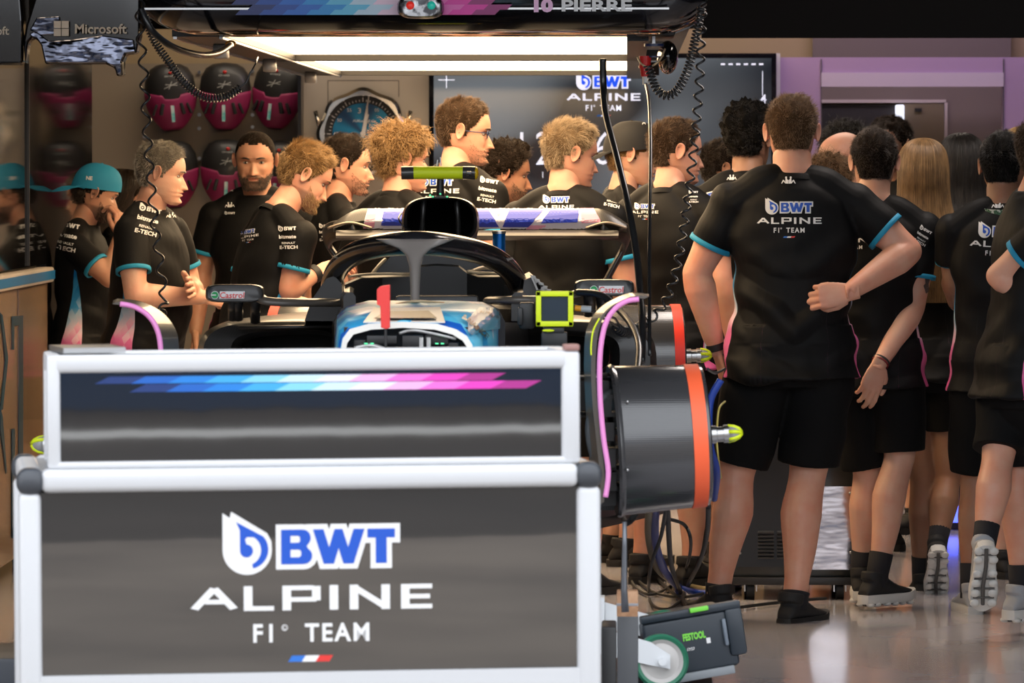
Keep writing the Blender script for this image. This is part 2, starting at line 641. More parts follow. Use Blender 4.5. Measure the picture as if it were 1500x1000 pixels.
def tab(x, xs, ys):
    return float(np.interp(x, xs, ys))

_Z = [-.03, 0, .012, .030, .040, .048, .055, .066, .090, .115, .135, .146]
_F = [.060, .074, .088, .0845, .0885, .087, .0905, .0875, .0865, .0835, .0925, .0945]
_Bk = [-.052, -.055, -.056, -.058, -.060, -.062, -.066, -.074, -.088, -.097, -.101, -.102]
_Wd = [.034, .038, .046, .0555, .0585, .061, .063, .066, .0705, .074, .0765, .0772]

def head_pt(z, th, sh):
    """surface of the head; th = 0 at the face, z from the chin"""
    if z > .146:
        q = min(1.0, (z - .146) / .0893)
        k = math.sqrt(max(0, 1 - q * q))
        fr = .0945 * (k ** .80) if k > 0 else 0; bk = -.102 * (k ** .95); w = .0772 * (k ** .93)
        off = -.006 * q
        fr += off; bk += off
    else:
        fr, bk, w = tab(z, _Z, _F), tab(z, _Z, _Bk), tab(z, _Z, _Wd)
    fr *= sh.get('front', 1); w *= sh.get('wide', 1)
    yc, ry = (fr + bk) / 2, (fr - bk) / 2
    yc = yc * .35 + 0.0 * .65 if False else yc
    p = 2.25
    c, s = math.cos(th), math.sin(th)
    x = w * math.copysign(abs(s) ** (2 / p), s)
    y = yc + ry * math.copysign(abs(c) ** (2 / p), c)
    if y < yc:                                   # rounder behind
        x = w * s; y = yc + ry * c
    zz = z
    if z < .07:
        zz = z + (1 - max(0, z) / .07) * max(0, .05 - y) * .38
    # features
    if y > .02:
        ax = abs(x)
        g = lambda a, b, sx, sz: math.exp(-((ax - a) / sx) ** 2 - ((z - b) / sz) ** 2)
        # nose
        if .060 < z < .124:
            t = (z - .066) / .052
            h = (.0235 * max(0.0, 1 - t) ** .9 + .002 * max(0.0, 1 - t * .9)) if t >= 0 else .0255 * max(0, 1 + t * 8.5)
            wn = .0135 - .0065 * max(0, min(1, t))
            y += h * sh.get('nose', 1) * math.exp(-(ax / wn) ** 2)
            y += .006 * g(.0135, .0715, .006, .006)
        y -= .0115 * g(.031, .116, .0165, .0105)
        y += .0045 * g(.026, .134, .020, .007)
        y += .0045 * g(.046, .088, .016, .018)
        y += .0050 * g(0, .0545, .019, .0048) - .0040 * g(0, .0482, .021, .0022) + .0052 * g(0, .0415, .017, .0050)
        y -= .0035 * g(0, .0320, .020, .0045)
        y += .0050 * g(0, .0140, .017, .010)
        y -= .0040 * g(.034, .062, .008, .016)
    return V((x, y, zz))

def head_mesh(sh):
    NT = 88
    ths = []
    for j in range(NT):
        ph = 2 * PI * j / NT
        ths.append(ph - .55 * math.sin(ph))
    zs = list(np.linspace(0.0, .146, 54)) + [.146 + .0893 * math.sin(q * PI / 2) for q in np.linspace(0, 1, 17)[1:-1]]
    vs = []; key = []
    for z in zs:
        for th in ths:
            vs.append(head_pt(z, th, sh)); key.append((z, th))
    fs = []
    for i in range(len(zs) - 1):
        for j in range(NT):
            fs.append((i * NT + j, i * NT + (j + 1) % NT, (i + 1) * NT + (j + 1) % NT, (i + 1) * NT + j))
    fs.append(tuple(range(NT - 1, -1, -1)))
    vs.append(V((0, -.006, .2353))); key.append((.2353, 0))
    a = (len(zs) - 1) * NT
    fs += [(a + j, a + (j + 1) % NT, len(vs) - 1) for j in range(NT)]
    return vs, fs, key

def head_attrs(vs, beard):
    lip = []; st = []
    for v in vs:
        x, y, z = v
        l = 0.0
        if y > .06 and abs(x) < .026:
            w = .0075 * (1 - (abs(x) / .026) ** 2)
            l = max(0, min(1, 1.4 - abs(z - .048) / max(.001, w))) if w > 0 else 0
        lip.append(l)
        s = 0.0
        if beard and y > -.02:
            top = .060 + (.012 if abs(x) > .05 else 0)
            s = max(0, min(1, (top - z) / .012)) * beard * (1 - l)
            if .056 < z < .064 and abs(x) < .028: s = max(s, beard * .9)
            if z > .03 and abs(x) > .028 and z > .045 + (abs(x) - .028) * 1.3: s *= max(0, 1 - (z - .045 - (abs(x) - .028) * 1.3) / .01)
            s *= max(0, min(1, (y + .02) / .02))
        st.append(s)
    return lip, st

def remesh(mb, voxel, smooth=4):
    me = bpy.data.meshes.new('tmp'); me.from_pydata([tuple(v) for v in mb.v], [], mb.f)
    bm = bmesh.new(); bm.from_mesh(me); bmesh.ops.recalc_face_normals(bm, faces=bm.faces[:])
    bmesh.ops.triangulate(bm, faces=[f for f in bm.faces if len(f.verts) > 4])
    bm.to_mesh(me); bm.free()
    o = bpy.data.objects.new('tmp', me); COL.objects.link(o)
    r = o.modifiers.new('r', 'REMESH'); r.mode = 'VOXEL'; r.voxel_size = voxel
    if smooth:
        s = o.modifiers.new('s', 'SMOOTH'); s.factor = .5; s.iterations = smooth
    dg = bpy.context.evaluated_depsgraph_get()
    ev = o.evaluated_get(dg); m2 = ev.to_mesh()
    n = len(m2.vertices)
    co = np.empty(n * 3); m2.vertices.foreach_get('co', co); co = co.reshape(n, 3)
    nr = np.empty(n * 3); m2.vertices.foreach_get('normal', nr); nr = nr.reshape(n, 3)
    fs = [tuple(p.vertices) for p in m2.polygons]
    ev.to_mesh_clear(); bpy.data.objects.remove(o); bpy.data.meshes.remove(me)
    return co, nr, fs

# ---- hands: wrist at the origin, fingers along +y, back of the hand +z, thumb on -x (a right hand palm down)
_HAND = {}
def hand(kind):
    if kind in _HAND: return _HAND[kind]
    mb = MB()
    curl = {'relax': (18, 26, 18), 'fist': (62, 80, 52), 'grip': (42, 52, 34), 'flat': (4, 8, 6), 'pinch': (48, 44, 24)}[kind]
    # palm
    secs = []
    for t, w, h in ((-.035, .025, .030), (.0, .029, .026), (.03, .037, .0175), (.06, .042, .0150), (.085, .042, .0125), (.096, .038, .0105)):
        secs.append([V((w * math.copysign(abs(math.cos(a)) ** .8, math.cos(a)), t - .0, h * .62 * math.sin(a))) for a in [2 * PI * j / 18 for j in range(18)]])
    mb.skin(secs)
    mb.ball((-.022, .035, -.008), (.018, .028, .014))
    specs = [(-.031, .090, (.040, .025, .020), .0088, 0, -3), (-.0105, .094, (.045, .029, .022), .0090, 2, -1), (.0105, .091, (.041, .027, .021), .0086, 5, 2), (.030, .083, (.032, .020, .018), .0076, 9, 7)]
    for x, y, ls, r, extra, spread in specs:
        p = V((x, y - .014, -.001)); pts = [p.copy()]; rs = [r * 1.06]
        a = 0
        d = math.radians(spread)
        p = V((x + math.sin(d) * .0, y, 0)); pts.append(p.copy()); rs.append(r * 1.08)
        for L, cu, rr in zip(ls, curl, (1.0, .93, .80)):
            a -= math.radians(cu + extra)
            q = p + V((math.sin(d) * math.cos(a), math.cos(d) * math.cos(a), math.sin(a))) * L
            pts.append(p.lerp(q, .5)); rs.append(r * rr * 1.10)
            pts.append(q); rs.append(r * rr * 1.14); p = q
        mb.tube(pts, rs, 10); mb.ball(pts[-1], rs[-1] * 1.0, 10, 6)
    tk = {'relax': .25, 'fist': .9, 'grip': .6, 'flat': 0, 'pinch': .75}[kind]
    p0 = V((-.022, .012, -.006)); p1 = V((-.046 + .012 * tk, .042, -.012 - .010 * tk)); p2 = V((-.060 + .030 * tk, .074 - .006 * tk, -.016 - .020 * tk)); p3 = V((-.064 + .048 * tk, .100 - .014 * tk, -.018 - .026 * tk))
    pts = [p0, p1, p1.lerp(p2, .5), p2, p2.lerp(p3, .6), p3]
    mb.tube(pts, [.0165, .0138, .0122, .0122, .0112, .0095], 10); mb.ball(p3, .0085, 10, 6)
    co, nr, fs = remesh(mb, .0030, 2)
    _HAND[kind] = (co, fs)
    return _HAND[kind]

def frame_from(yv, zv, side):
    y = V(yv).normalized(); z = (V(zv) - y * V(zv).dot(y)).normalized(); x = y.cross(z)
    M = Matrix((x, y, z)).transposed()
    if side < 0:
        M = M @ Matrix.Scale(-1, 3, V((1, 0, 0)))
    return M

ARMS = {   # elbow, wrist, direction of the back of the hand (outward), hand kind; x is mirrored for the left
    'down': ((.245, -.03, 1.185), (.262, .045, .935), (1, 0, 0), 'relax'),
    'crossed': ((.245, .07, 1.185), (-.05, .235, 1.205), (0, 1, .3), 'flat'),
    'crossed2': ((.245, .07, 1.175), (-.02, .26, 1.165), (0, 1, .3), 'fist'),
    'back': ((.275, -.11, 1.19), (.05, -.20, .985), (0, -1, 0), 'relax'),
    'type': ((.235, .02, 1.18), (.09, .27, 1.16), (.3, 0, 1), 'relax'),
    'front': ((.235, .02, 1.18), (.07, .24, 1.06), (0, .9, .4), 'relax'),
    'hips': ((.36, -.08, 1.22), (.20, -.03, 1.05), (.3, -1, .3), 'grip'),
}

def smoothstep(a, b, x):
    t = max(0., min(1., (x - a) / (b - a)))
    return t * t * (3 - 2 * t)

def person(label, d, hx, ytop, yaw, head=(0, 0, 0), lean=0.0, fat=1.0, shw=1.0, female=False, arms=('down', 'down'), legs=None,
           skin='fair', hair='brown', style='short', beard=0, shape=None, vox=.007, sleeve=.62, side_panel=True, shorts='shorts',
           shoes='black', group='team crew standing in the garage', root_px=None, belly=0.0, top_mat=None, collar=False, eyes=True,
           name='person', wrinkle=1.0, scale=None, cap=None):
    sh = shape or {}
    yw = math.radians(yaw)
    # spine
    lf = lean
    hip = V((0, 0, .955)); chest = V((0, lf * .62, 1.32)); nb = V((0, lf, 1.50)); ht = V((0, lf + .025 + .25 * lf, 1.572))
    hyaw, hpit, hrol = [math.radians(q) for q in head]
    HM = Matrix.Translation(ht) @ (Matrix.Rotation(hyaw, 4, 'Z') @ Matrix.Rotation(-hpit, 4, 'X') @ Matrix.Rotation(hrol, 4, 'Y')) @ Matrix.Translation((0, .0, 0)) @ Matrix.Translation((0, 0, -.022)) @ Matrix.Scale(1.05, 4)
    topz = max((HM @ V(head_pt(z, th, sh))).z for z in (.15, .2, .23) for th in (0, 1.57, 3.14, 4.71)) + {'short': .010, 'buzz': .002, 'bald': 0, 'curly': .032, 'mop': .042, 'swept': .022, 'long': .012, 'afro': .035}[style]
    if cap: topz += .012
    ztop = P(hx, ytop, d).z
    sc = scale or ztop / topz
    # root position
    hc = HM @ V((0, .0, .12)) * sc
    Rz = Matrix.Rotation(yw, 3, 'Z')
    hw = Rz @ V(hc)
    pw = P(hx, ytop, d)
    lp = V((pw.x - hw.x, d - hw.y, 0))
    root = empty(name, lp, yw, label, 'person', group)
    # ---------------- limbs
    f = fat; S0 = .188 * shw * (.90 if female else 1)
    lfz = lambda z: lf * smoothstep(.9, 1.5, z)
    sides = {}
    for k, (sg, spec) in enumerate(((1, arms[1]), (-1, arms[0]))):   # arms = (left, right)
        if not isinstance(spec, str) and spec[0] == 'px':
            _, pe, pw_, bkw, hk, hdw = spec
            Ri = Rz.transposed()
            loc = lambda q: (Ri @ (P(q[0], q[1], d + q[2]) - lp)) / sc
            e, w, bk, hd = loc(pe), loc(pw_), Ri @ V(bkw), Ri @ V(hdw)
        elif isinstance(spec, str):
            e, w, bk, hk = ARMS[spec]
            e = V((e[0] * sg * (1 + (shw - 1) * .9 + (f - 1) * .3), e[1] + lfz(1.2), e[2])); w = V((w[0] * sg, w[1] + lfz(1.1), w[2])); bk = V((bk[0] * sg, bk[1], bk[2]))
            hd = None
        else:
            e, w, bk, hk = [V(q) if i < 3 else q for i, q in enumerate(spec[:4])]
            hd = V(spec[4]) if len(spec) > 4 else None
        s = V((S0 * sg, lfz(1.46), 1.432))
        sides[sg] = (s, e, w, bk, hk, hd)
    af = 1 + (f - 1) * .75
    if female: af *= .82
    hipw = .175 if not female else .172
    # torso sections: z, rx, ry, dy
    W = (1 + (f - 1) * .9)
    tor = [(.90, hipw * .98 * W, .118 * W, -.012), (.96, hipw * 1.0 * W, .124 * W, -.010), (1.04, .158 * W, .112 * W + belly * .6, .0), (1.12, .148 * W * (.92 if female else 1), .104 * W + belly, .004), (1.22, .158 * W * (.93 if female else 1), .110 * W + belly * .5, .004),
           (1.32, .172 * shw * (.93 if female else 1) * (1 + (f - 1) * .5), .118 * (1 + (f - 1) * .5), .0), (1.40, .172 * shw * (.92 if female else 1), .108, -.006), (1.44, .158 * shw, .094, -.012), (1.475, .118 * shw, .078, -.016), (1.50, .088, .068, -.014), (1.525, .068, .060, -.008)]
    def torso(mb, off=0.0, zlo=None, hem=0.0, lo_off=0.0):
        secs = []
        for z, rx, ry, dy in tor:
            if zlo is not None and z < zlo + .01: continue
            o2 = off
            secs.append((V((0, lfz(z) + dy, z)), rx + o2, ry + o2))
        if zlo is not None:
            c, rx, ry = secs[0]
            secs.insert(0, (V((0, lfz(zlo) + tor[0][3], zlo)), max(rx, hipw * W + off) + hem, max(ry, .124 * W + off) + hem))
        cs = crv([q[0] for q in secs], 4)
        ex = crv([V((q[1], q[2], 0)) for q in secs], 4)
        mb.loft([(c_, e_.x, e_.y) for c_, e_ in zip(cs, ex)], 36, p=2.25)
    def taper(mb, a, b, r0, r1, bulge=0, bpos=.35, n=9, dirn=None, nn=16, r2=None):
        pts = []; rs = []
        for i in range(n + 1):
            t = i / n
            q = a.lerp(b, t)
            g = math.exp(-((t - bpos) / .22) ** 2)
            if dirn is not None: q = q + V(dirn) * bulge * g * .6
            pts.append(q); rs.append(r0 * (1 - t) + r1 * t + bulge * g)
        mb.tube(pts, rs, nn)
        mb.ball(a, r0, 14, 8); mb.ball(b, r1, 14, 8)
    mb = MB()
    torso(mb)
    # neck
    nr = (.060 if not female else .047) * (1 + (f - 1) * .7)
    ntop = HM @ V((0, -.012, .055))
    mb.tube(crv([nb + V((0, -.022, -.06)), nb + V((0, -.014, .0)), (nb + ntop) / 2 + V((0, -.012, 0)), ntop], 4), [nr * 1.25] * 2 + [nr * 1.14] * 2 + [nr * 1.02] * 4 + [nr * .98] * 4 + [nr * .94], 20)
    # trapezius
    for sg in (1, -1):
        s = sides[sg][0]
        mb.tube(crv([nb + V((0.02 * sg, -.02, .050)), nb + V((.07 * sg * shw, -.02, .0)), s + V((-.02 * sg, -.01, -.004))], 4), [.036 * af] * 4 + [.042 * af] * 5, 12)
    hands = []
    for sg in (1, -1):
        s, e, w, bk, hk, hd = sides[sg]
        fore = (w - e).normalized()
        mb.ball(s, .058 * af, 16, 10)
        taper(mb, s, e, .055 * af, .043 * af, .007 * af, .45)
        fp = crv([e, e.lerp(w, .3) + V((0, 0, 0)), e.lerp(w, .65), w], 3)
        rr = np.interp(np.linspace(0, 1, len(fp)), [0, .22, .6, 1], [.043 * af, .049 * af, .038 * af, .027 * (1 + (af - 1) * .6)])
        mb.tube(fp, list(rr), 16)
        mb.tube([w, w + (hd.normalized() if hd else fore) * .012], [.0265 * (1 + (af - 1) * .5)] * 2, 14)
        hands.append((sg, w, hd if hd is not None else fore, bk, hk))
    # legs
    lg = legs or [((-.100, .015, .50), (-.115, -.03, .085), 12, 0), ((.100, .015, .50), (.115, -.03, .085), -12, 0)]
    lgs = []
    Lf = (1 + (f - 1) * .75) * (.95 if female else 1)
    for (kn, an, fy, fp_) in lg:
        if len(kn) == 4:      # seen at a pixel: (px, py, depth offset, 'px')
            Ri = Rz.transposed()
            kn, an = [(Ri @ (P(q[0], q[1], d + q[2]) - lp)) / sc for q in (kn, an)]
        kn, an = V(kn), V(an)
        lgs.append((kn, an, fy, fp_))
    hx_ = [-.088, .088]
    for i, (kn, an, fy, fp_) in enumerate(lgs):
        h0 = V((hx_[i] * W * .93, -.005, .89))
        taper(mb, h0, kn, .084 * Lf, .058 * Lf, .010, .3)
        heading = Matrix.Rotation(math.radians(fy), 3, 'Z') @ V((0, 1, 0))
        n = 12; pts = []; rs = []
        for j in range(n + 1):
            t = j / n
            q = kn.lerp(an, t)
            g = math.exp(-((t - .32) / .20) ** 2)
            pts.append(q - heading * .016 * g * Lf); rs.append(float(np.interp(t, [0, .12, .32, .55, .85, 1], [.057, .055, .0635, .053, .037, .038])) * Lf)
        mb.tube(pts, rs, 18)
        if shoes is not None:
            mb.ball(an, .040 * Lf, 12, 8)
            toe = an + heading * .07 * math.cos(math.radians(fp_)) + V((0, 0, -.052 - .07 * math.sin(math.radians(fp_))))
            mb.tube([an + V((0, 0, -.03)), toe], [.026, .016], 12)
    # head core
    hcore = MB(); hcore.ball((0, -.006, .105), (.060, .076, .088), 20, 12)
    mb.add([HM @ v for v in hcore.v], hcore.f)
    co, nrm, fs = remesh(mb, vox, 5)
    vs = [V(c) for c in co]; fs = list(fs)
    lip = [0.0] * len(vs); stb = [0.0] * len(vs)
    # fine head
    hv, hf, key = head_mesh(sh)
    l2, s2 = head_attrs(hv, beard if beard else 0)
    n0 = len(vs); vs += [HM @ v for v in hv]; fs += [tuple(i + n0 for i in q) for q in hf]; lip += l2; stb += s2
    # ears
    for sg in (1, -1):
        eb = MB()
        er = []
        for t in np.linspace(0, 2 * PI, 25)[:-1]:
            er.append(V((0, math.cos(t) * (.0165 + .003 * math.sin(t)), math.sin(t) * .0300 - .002 * math.cos(t))))
        ro = []
        prof = [(0, .55, -.004), (.010, .80, 0), (.014, 1.0, .002), (.0165, 1.02, .0), (.0160, .86, 0), (.0128, .66, 0), (.0120, .2, 0)]
        for ax, q, dy in prof:
            ro.append([V((ax, p.y * q + dy, p.z * q)) for p in er])
        eb.skin(ro)
        E = Matrix.Translation((sg * .0715 * sh.get('wide', 1), -.006, .121)) @ Matrix.Rotation(sg * math.radians(-26), 4, 'Z') @ Matrix.Rotation(math.radians(-12), 4, 'X') @ Matrix.Scale(sg * sh.get('ear', 1), 4, (1, 0, 0))
        n0 = len(vs); vs += [HM @ (E @ v) for v in eb.v]; fs += [tuple(i + n0 for i in (q if sg > 0 else q[::-1])) for q in eb.f]
        lip += [.22] * len(eb.v); stb += [0] * len(eb.v)
    for sg, w, hd, bk, hk in hands:
        hco, hfs = hand(hk)
        M3 = frame_from(hd, bk, sg)
        k = (.86 if female else 1.0) * (1 + (f - 1) * .35)
        n0 = len(vs); vs += [w + M3 @ (V(c) * k) for c in hco]
        fs += [tuple(i + n0 for i in (q if sg > 0 else q[::-1])) for q in hfs]
        lip += [.10] * len(hco); stb += [0.0] * len(hco)
    T = Matrix.Scale(sc, 4)
    body = new_mesh('body', [T @ v for v in vs], fs, SKIN[skin], root, True, attrs={'lip': lip, 'stub': stb})
    # ---------------- eyes and brows
    if eyes:
        for sg in (1, -1):
            em = MB(); em.ball((0, 0, 0), (.0135, .0115, .0062), 14, 10)
            em.cur = 1; em.ball((.001 * sg, .0068, 0), (.0062, .0055, .0056), 12, 8)
            em.xf(T @ HM @ Matrix.Translation((sg * .031, .0648 * sh.get('front', 1), .1155)))
            em.build('eye', None, root, True, mats=[EYEW, IRIS])
            bz = MB(); pts = []
            for t in np.linspace(0, 1, 6):
                ax = (.013 + .034 * t)
                zz = .131 + .005 * math.sin(t * PI * .8)
                th = sg * math.asin(min(.99, (ax / .0755) ** (2.25 / 2)))
                pts.append(head_pt(zz, th, sh) + V((0, .0005, 0)))
            bz.tube(pts, [.0022, .0034, .0036, .0032, .0026, .0012], 6)
            bz.xf(T @ HM)
            bz.build('eyebrow', HAIR[hair], root, True)
    # ---------------- hair
    H4 = T @ HM
    make_hair(root, H4, hv, hf, key, hair, style, beard, sh, sc, cap)
    # ---------------- top
    wr = random.Random(hash(label) % 1000 + 3) if False else random.Random(int(abs(hx) * 7 + d * 13))
    seed = V((wr.random() * 50, wr.random() * 50, wr.random() * 50))
    sm = MB()
    zlo = .835 if not female else .85
    torso(sm, .016 + .006 * (f - 1), zlo, .016)
    slv = {}
    for sg in (1, -1):
        s, e, w, bk, hk, hd = sides[sg]
        dr = (e - s).normalized()
        end = s.lerp(e, sleeve)
        ra = .066 * af; rb = .065 * af
        sm.ball(s, ra * 1.0, 16, 10)
        sm.tube([s, s.lerp(end, .5), end], [ra, (ra + rb) / 2, rb], 22)
        sm.tube(crv([nb + V((.025 * sg, -.018, .020)), nb + V((.085 * sg * shw, -.018, .0)), s + V((-.008 * sg, -.005, -.004))], 5), list(np.linspace(.044, .064, 11) * af), 16)
        slv[sg] = (s, e, end, rb, dr)
    # collar ring
    cdir = (ntop - nb - V((0, -.012, .010))).normalized()
    sm.tube([nb + V((0, -.016, -.03)), nb + V((0, -.012, .010)), nb + V((0, -.012, .010)) + cdir * .012], [nr * 1.45, nr * 1.22, nr * 1.17], 24)
    co, nrm, fs = remesh(sm, vox, 4)
    side = np.zeros(len(co)); gz = np.zeros(len(co))
    for i in range(len(co)):
        x, y, z = co[i]
        # wrinkles: diagonal drag lines, stronger low down and on the back of the waist
        q = V((x * 2.2, y * 2.2, z)) * 1.0
        k = noise.noise(V((x * 3.0 + z * 2.5, y * 3.0, z * 9.0 - abs(x) * 6)) + seed)
        k2 = noise.noise(V((x * 7 - z * 3, y * 6, z * 13.0)) + seed)
        amp = .014 * (1 - smoothstep(1.15, 1.42, z)) + .005
        dd = (k * amp + k2 * amp * .45) * wrinkle
        dd = max(dd, -.009)
        if z < 1.02: dd = max(dd, -.003)
        if z < .95: dd += .006 * noise.noise(V((math.atan2(y, x) * 2.2, z, 0)) + seed)
        co[i] += nrm[i] * dd
        # is this torso or sleeve?
        zz = min(max(z, tor[0][0]), tor[-1][0])
        rx = tab(zz, [t[0] for t in tor], [t[1] for t in tor]) + .045; ry = tab(zz, [t[0] for t in tor], [t[2] for t in tor]) + .05
        yc = lfz(z) + tab(zz, [t[0] for t in tor], [t[3] for t in tor])
        ee = (x / rx) ** 2 + ((y - yc) / ry) ** 2
        sd = 9.0
        if z < 1.36 and ee < 1.25 and abs(x) > rx * .45:
            dist = min(((V((x, y, z)) - slv[g][0]).cross(slv[g][4])).length + (0 if (V((x, y, z)) - slv[g][0]).dot(slv[g][4]) < (slv[g][2] - slv[g][0]).length + .01 else 9) for g in (1, -1))
            if dist > .085 * af:
                sd = (y - yc)
        side[i] = sd; gz[i] = z
    shirt = new_mesh('t_shirt', [T @ V(c) for c in co], fs, top_mat or (SHIRT if side_panel else BLACKF), root, True, attrs={'side': side, 'gz': gz})
    for sg in (1, -1):
        s, e, end, rb, dr = slv[sg]
        cb = MB()
        rings = []
        u = dr.orthogonal().normalized(); w_ = dr.cross(u)
        for dl, rr in ((-.014, rb - .001), (-.013, rb + .0022), (.0035, rb + .0026), (.0045, rb + .001), (.004, rb - .006), (-.004, rb - .008)):
            rings.append([end + dr * dl + (u * math.cos(a) + w_ * math.sin(a)) * rr for a in [2 * PI * j / 30 for j in range(30)]])
        cb.skin(rings, caps=False)
        cb.xf(T); cb.build('cuff', TEAL, shirt, True)
    cm = MB()
    c0 = nb + V((0, -.012, .010)); ring = []
    cn = (ntop - c0).normalized(); u = cn.orthogonal().normalized(); w_ = cn.cross(u)
    hgt = .030 if collar else .010
    for dl, rr in ((-.012, nr * 1.27), (hgt * .5, nr * 1.16 + .003), (hgt, nr * 1.10 + .004), (hgt, nr * 1.06), (-.01, nr * 1.1)):
        ring.append([c0 + cn * dl + (u * math.cos(a) + w_ * math.sin(a)) * rr for a in [2 * PI * j / 32 for j in range(32)]])
    cm.skin(ring, caps=False); cm.xf(T); cm.build('collar', BLACKF, shirt, True)
    # ---------------- shorts / trousers
    pm = MB()
    pm.loft([(V((0, -.006 + lfz(z), z)), rx * W, ry * W) for z, rx, ry in ((1.0, .140, .095), (.96, hipw - .004, .116), (.90, hipw + .004, .128), (.84, hipw + .006, .124), (.80, hipw - .01, .11))], 32)
    for i, (kn, an, fy, fp_) in enumerate(lgs):
        h0 = V((hx_[i] * W * .97, -.004, .885))
        if shorts == 'shorts':
            t = .93
            e0 = h0.lerp(kn, t)
            pts = [h0, h0.lerp(e0, .35), h0.lerp(e0, .7), e0]
            pm.tube(pts, [.106 * Lf, .103 * Lf, .096 * Lf, .094 * Lf], 26)
        elif shorts == 'short_shorts':
            e0 = h0.lerp(kn, .55); pm.tube([h0, e0], [.106 * Lf, .100 * Lf], 26)
        else:
            pts = [h0, h0.lerp(kn, .5), kn, kn.lerp(an, .5), an + V((0, 0, .01))]
            pm.tube(pts, [.106 * Lf, .094 * Lf, .076 * Lf, .070 * Lf, .060 * Lf], 22)
    co, nrm, fs = remesh(pm, vox, 4)
    for i in range(len(co)):
        x, y, z = co[i]
        k = noise.noise(V((x * 5 + z * 4, y * 5, z * 8)) + seed) * .010 + noise.noise(V((x * 11, y * 9, z * 5)) + seed) * .004
        co[i] += nrm[i] * k
    shn = {'shorts': 'shorts', 'short_shorts': 'shorts', 'trousers': 'trousers'}[shorts]
    sho = new_mesh(shn, [T @ V(c) for c in co], fs, BLACKS, root, True)
    # ---------------- shoes, socks
    for i, (kn, an, fy, fp_) in enumerate(lgs):
        if shoes is None: continue
        make_shoe(root, T, kn, an, fy, fp_, shoes, Lf, 1 if i else -1)
    return dict(root=root, shirt=shirt, HM=HM, H4=H4, sc=sc, sides=sides, T=T, shorts=sho, body=body, nb=nb, slv=slv)

def mk_shirt_mat():
    m = mat('black_jersey_with_side_panel', (.0062, .0062, .0066), .62, spec=.15, bump=(9, .35, .012, (1, 1, .45)))
    nt = m.node_tree; b = nt.nodes['Principled BSDF']
    N = nt.nodes.new; L = nt.links.new
    a = N('ShaderNodeAttribute'); a.attribute_name = 'side'
    z = N('ShaderNodeAttribute'); z.attribute_name = 'gz'
    def M(op, x, y=None):
        n = N('ShaderNodeMath'); n.operation = op
        for i, q in enumerate((x, y)):
            if q is None: continue
            if isinstance(q, (int, float)): n.inputs[i].default_value = q
            else: L(q, n.inputs[i])
        return n.outputs[0]
    s, zz = a.outputs['Fac'], z.outputs['Fac']
    ab = M('ABSOLUTE', s)
    wid = M('MULTIPLY', M('SUBTRACT', 1.34, zz), .13)
    mask = M('LESS_THAN', ab, M('MINIMUM', M('ADD', wid, .002), .052))
    k1 = M('FLOOR', M('MULTIPLY', M('ADD', zz, M('MULTIPLY', s, 1.7)), 17.0))
    k2 = M('FLOOR', M('MULTIPLY', M('SUBTRACT', zz, M('MULTIPLY', s, 1.7)), 17.0))
    cx = N('ShaderNodeCombineXYZ'); L(k1, cx.inputs[0]); L(k2, cx.inputs[1])
    wn = N('ShaderNodeTexWhiteNoise'); wn.noise_dimensions = '3D'; L(cx.outputs[0], wn.inputs['Vector'])
    cr = N('ShaderNodeValToRGB')
    e = cr.color_ramp.elements
    e[0].position = 0; e[0].color = (*sr(214, 90, 150), 1)
    e[1].position = 1; e[1].color = (*sr(16, 110, 170), 1)
    for p, c in ((.30, sr(226, 120, 172)), (.42, sr(235, 200, 215)), (.55, sr(180, 205, 225)), (.72, sr(60, 150, 205))):
        q = e.new(p); q.color = (*c, 1)
    mr = N('ShaderNodeMapRange'); mr.inputs['From Min'].default_value = .84; mr.inputs['From Max'].default_value = 1.30
    L(M('ADD', zz, M('MULTIPLY', M('SUBTRACT', wn.outputs['Value'], .5), .09)), mr.inputs['Value']); L(mr.outputs[0], cr.inputs[0])
    mx = N('ShaderNodeMix'); mx.data_type = 'RGBA'
    L(mask, mx.inputs['Factor']); mx.inputs['A'].default_value = (.0062, .0062, .0066, 1); L(cr.outputs[0], mx.inputs['B'])
    L(mx.outputs['Result'], b.inputs['Base Color'])
    return m
SHIRT = mk_shirt_mat()

SOLEW = mat('white_foam_sole', (.62, .61, .58), .6)
SHOEB = mat('black_knit_shoe', (.011, .011, .012), .75)
SHOEG = mat('pale_grey_shoe', (.35, .36, .38), .7)
SOCKB = mat('black_sock', (.01, .01, .014), .9)
RUBG = mat('grey_outsole_rubber', (.09, .085, .08), .7)

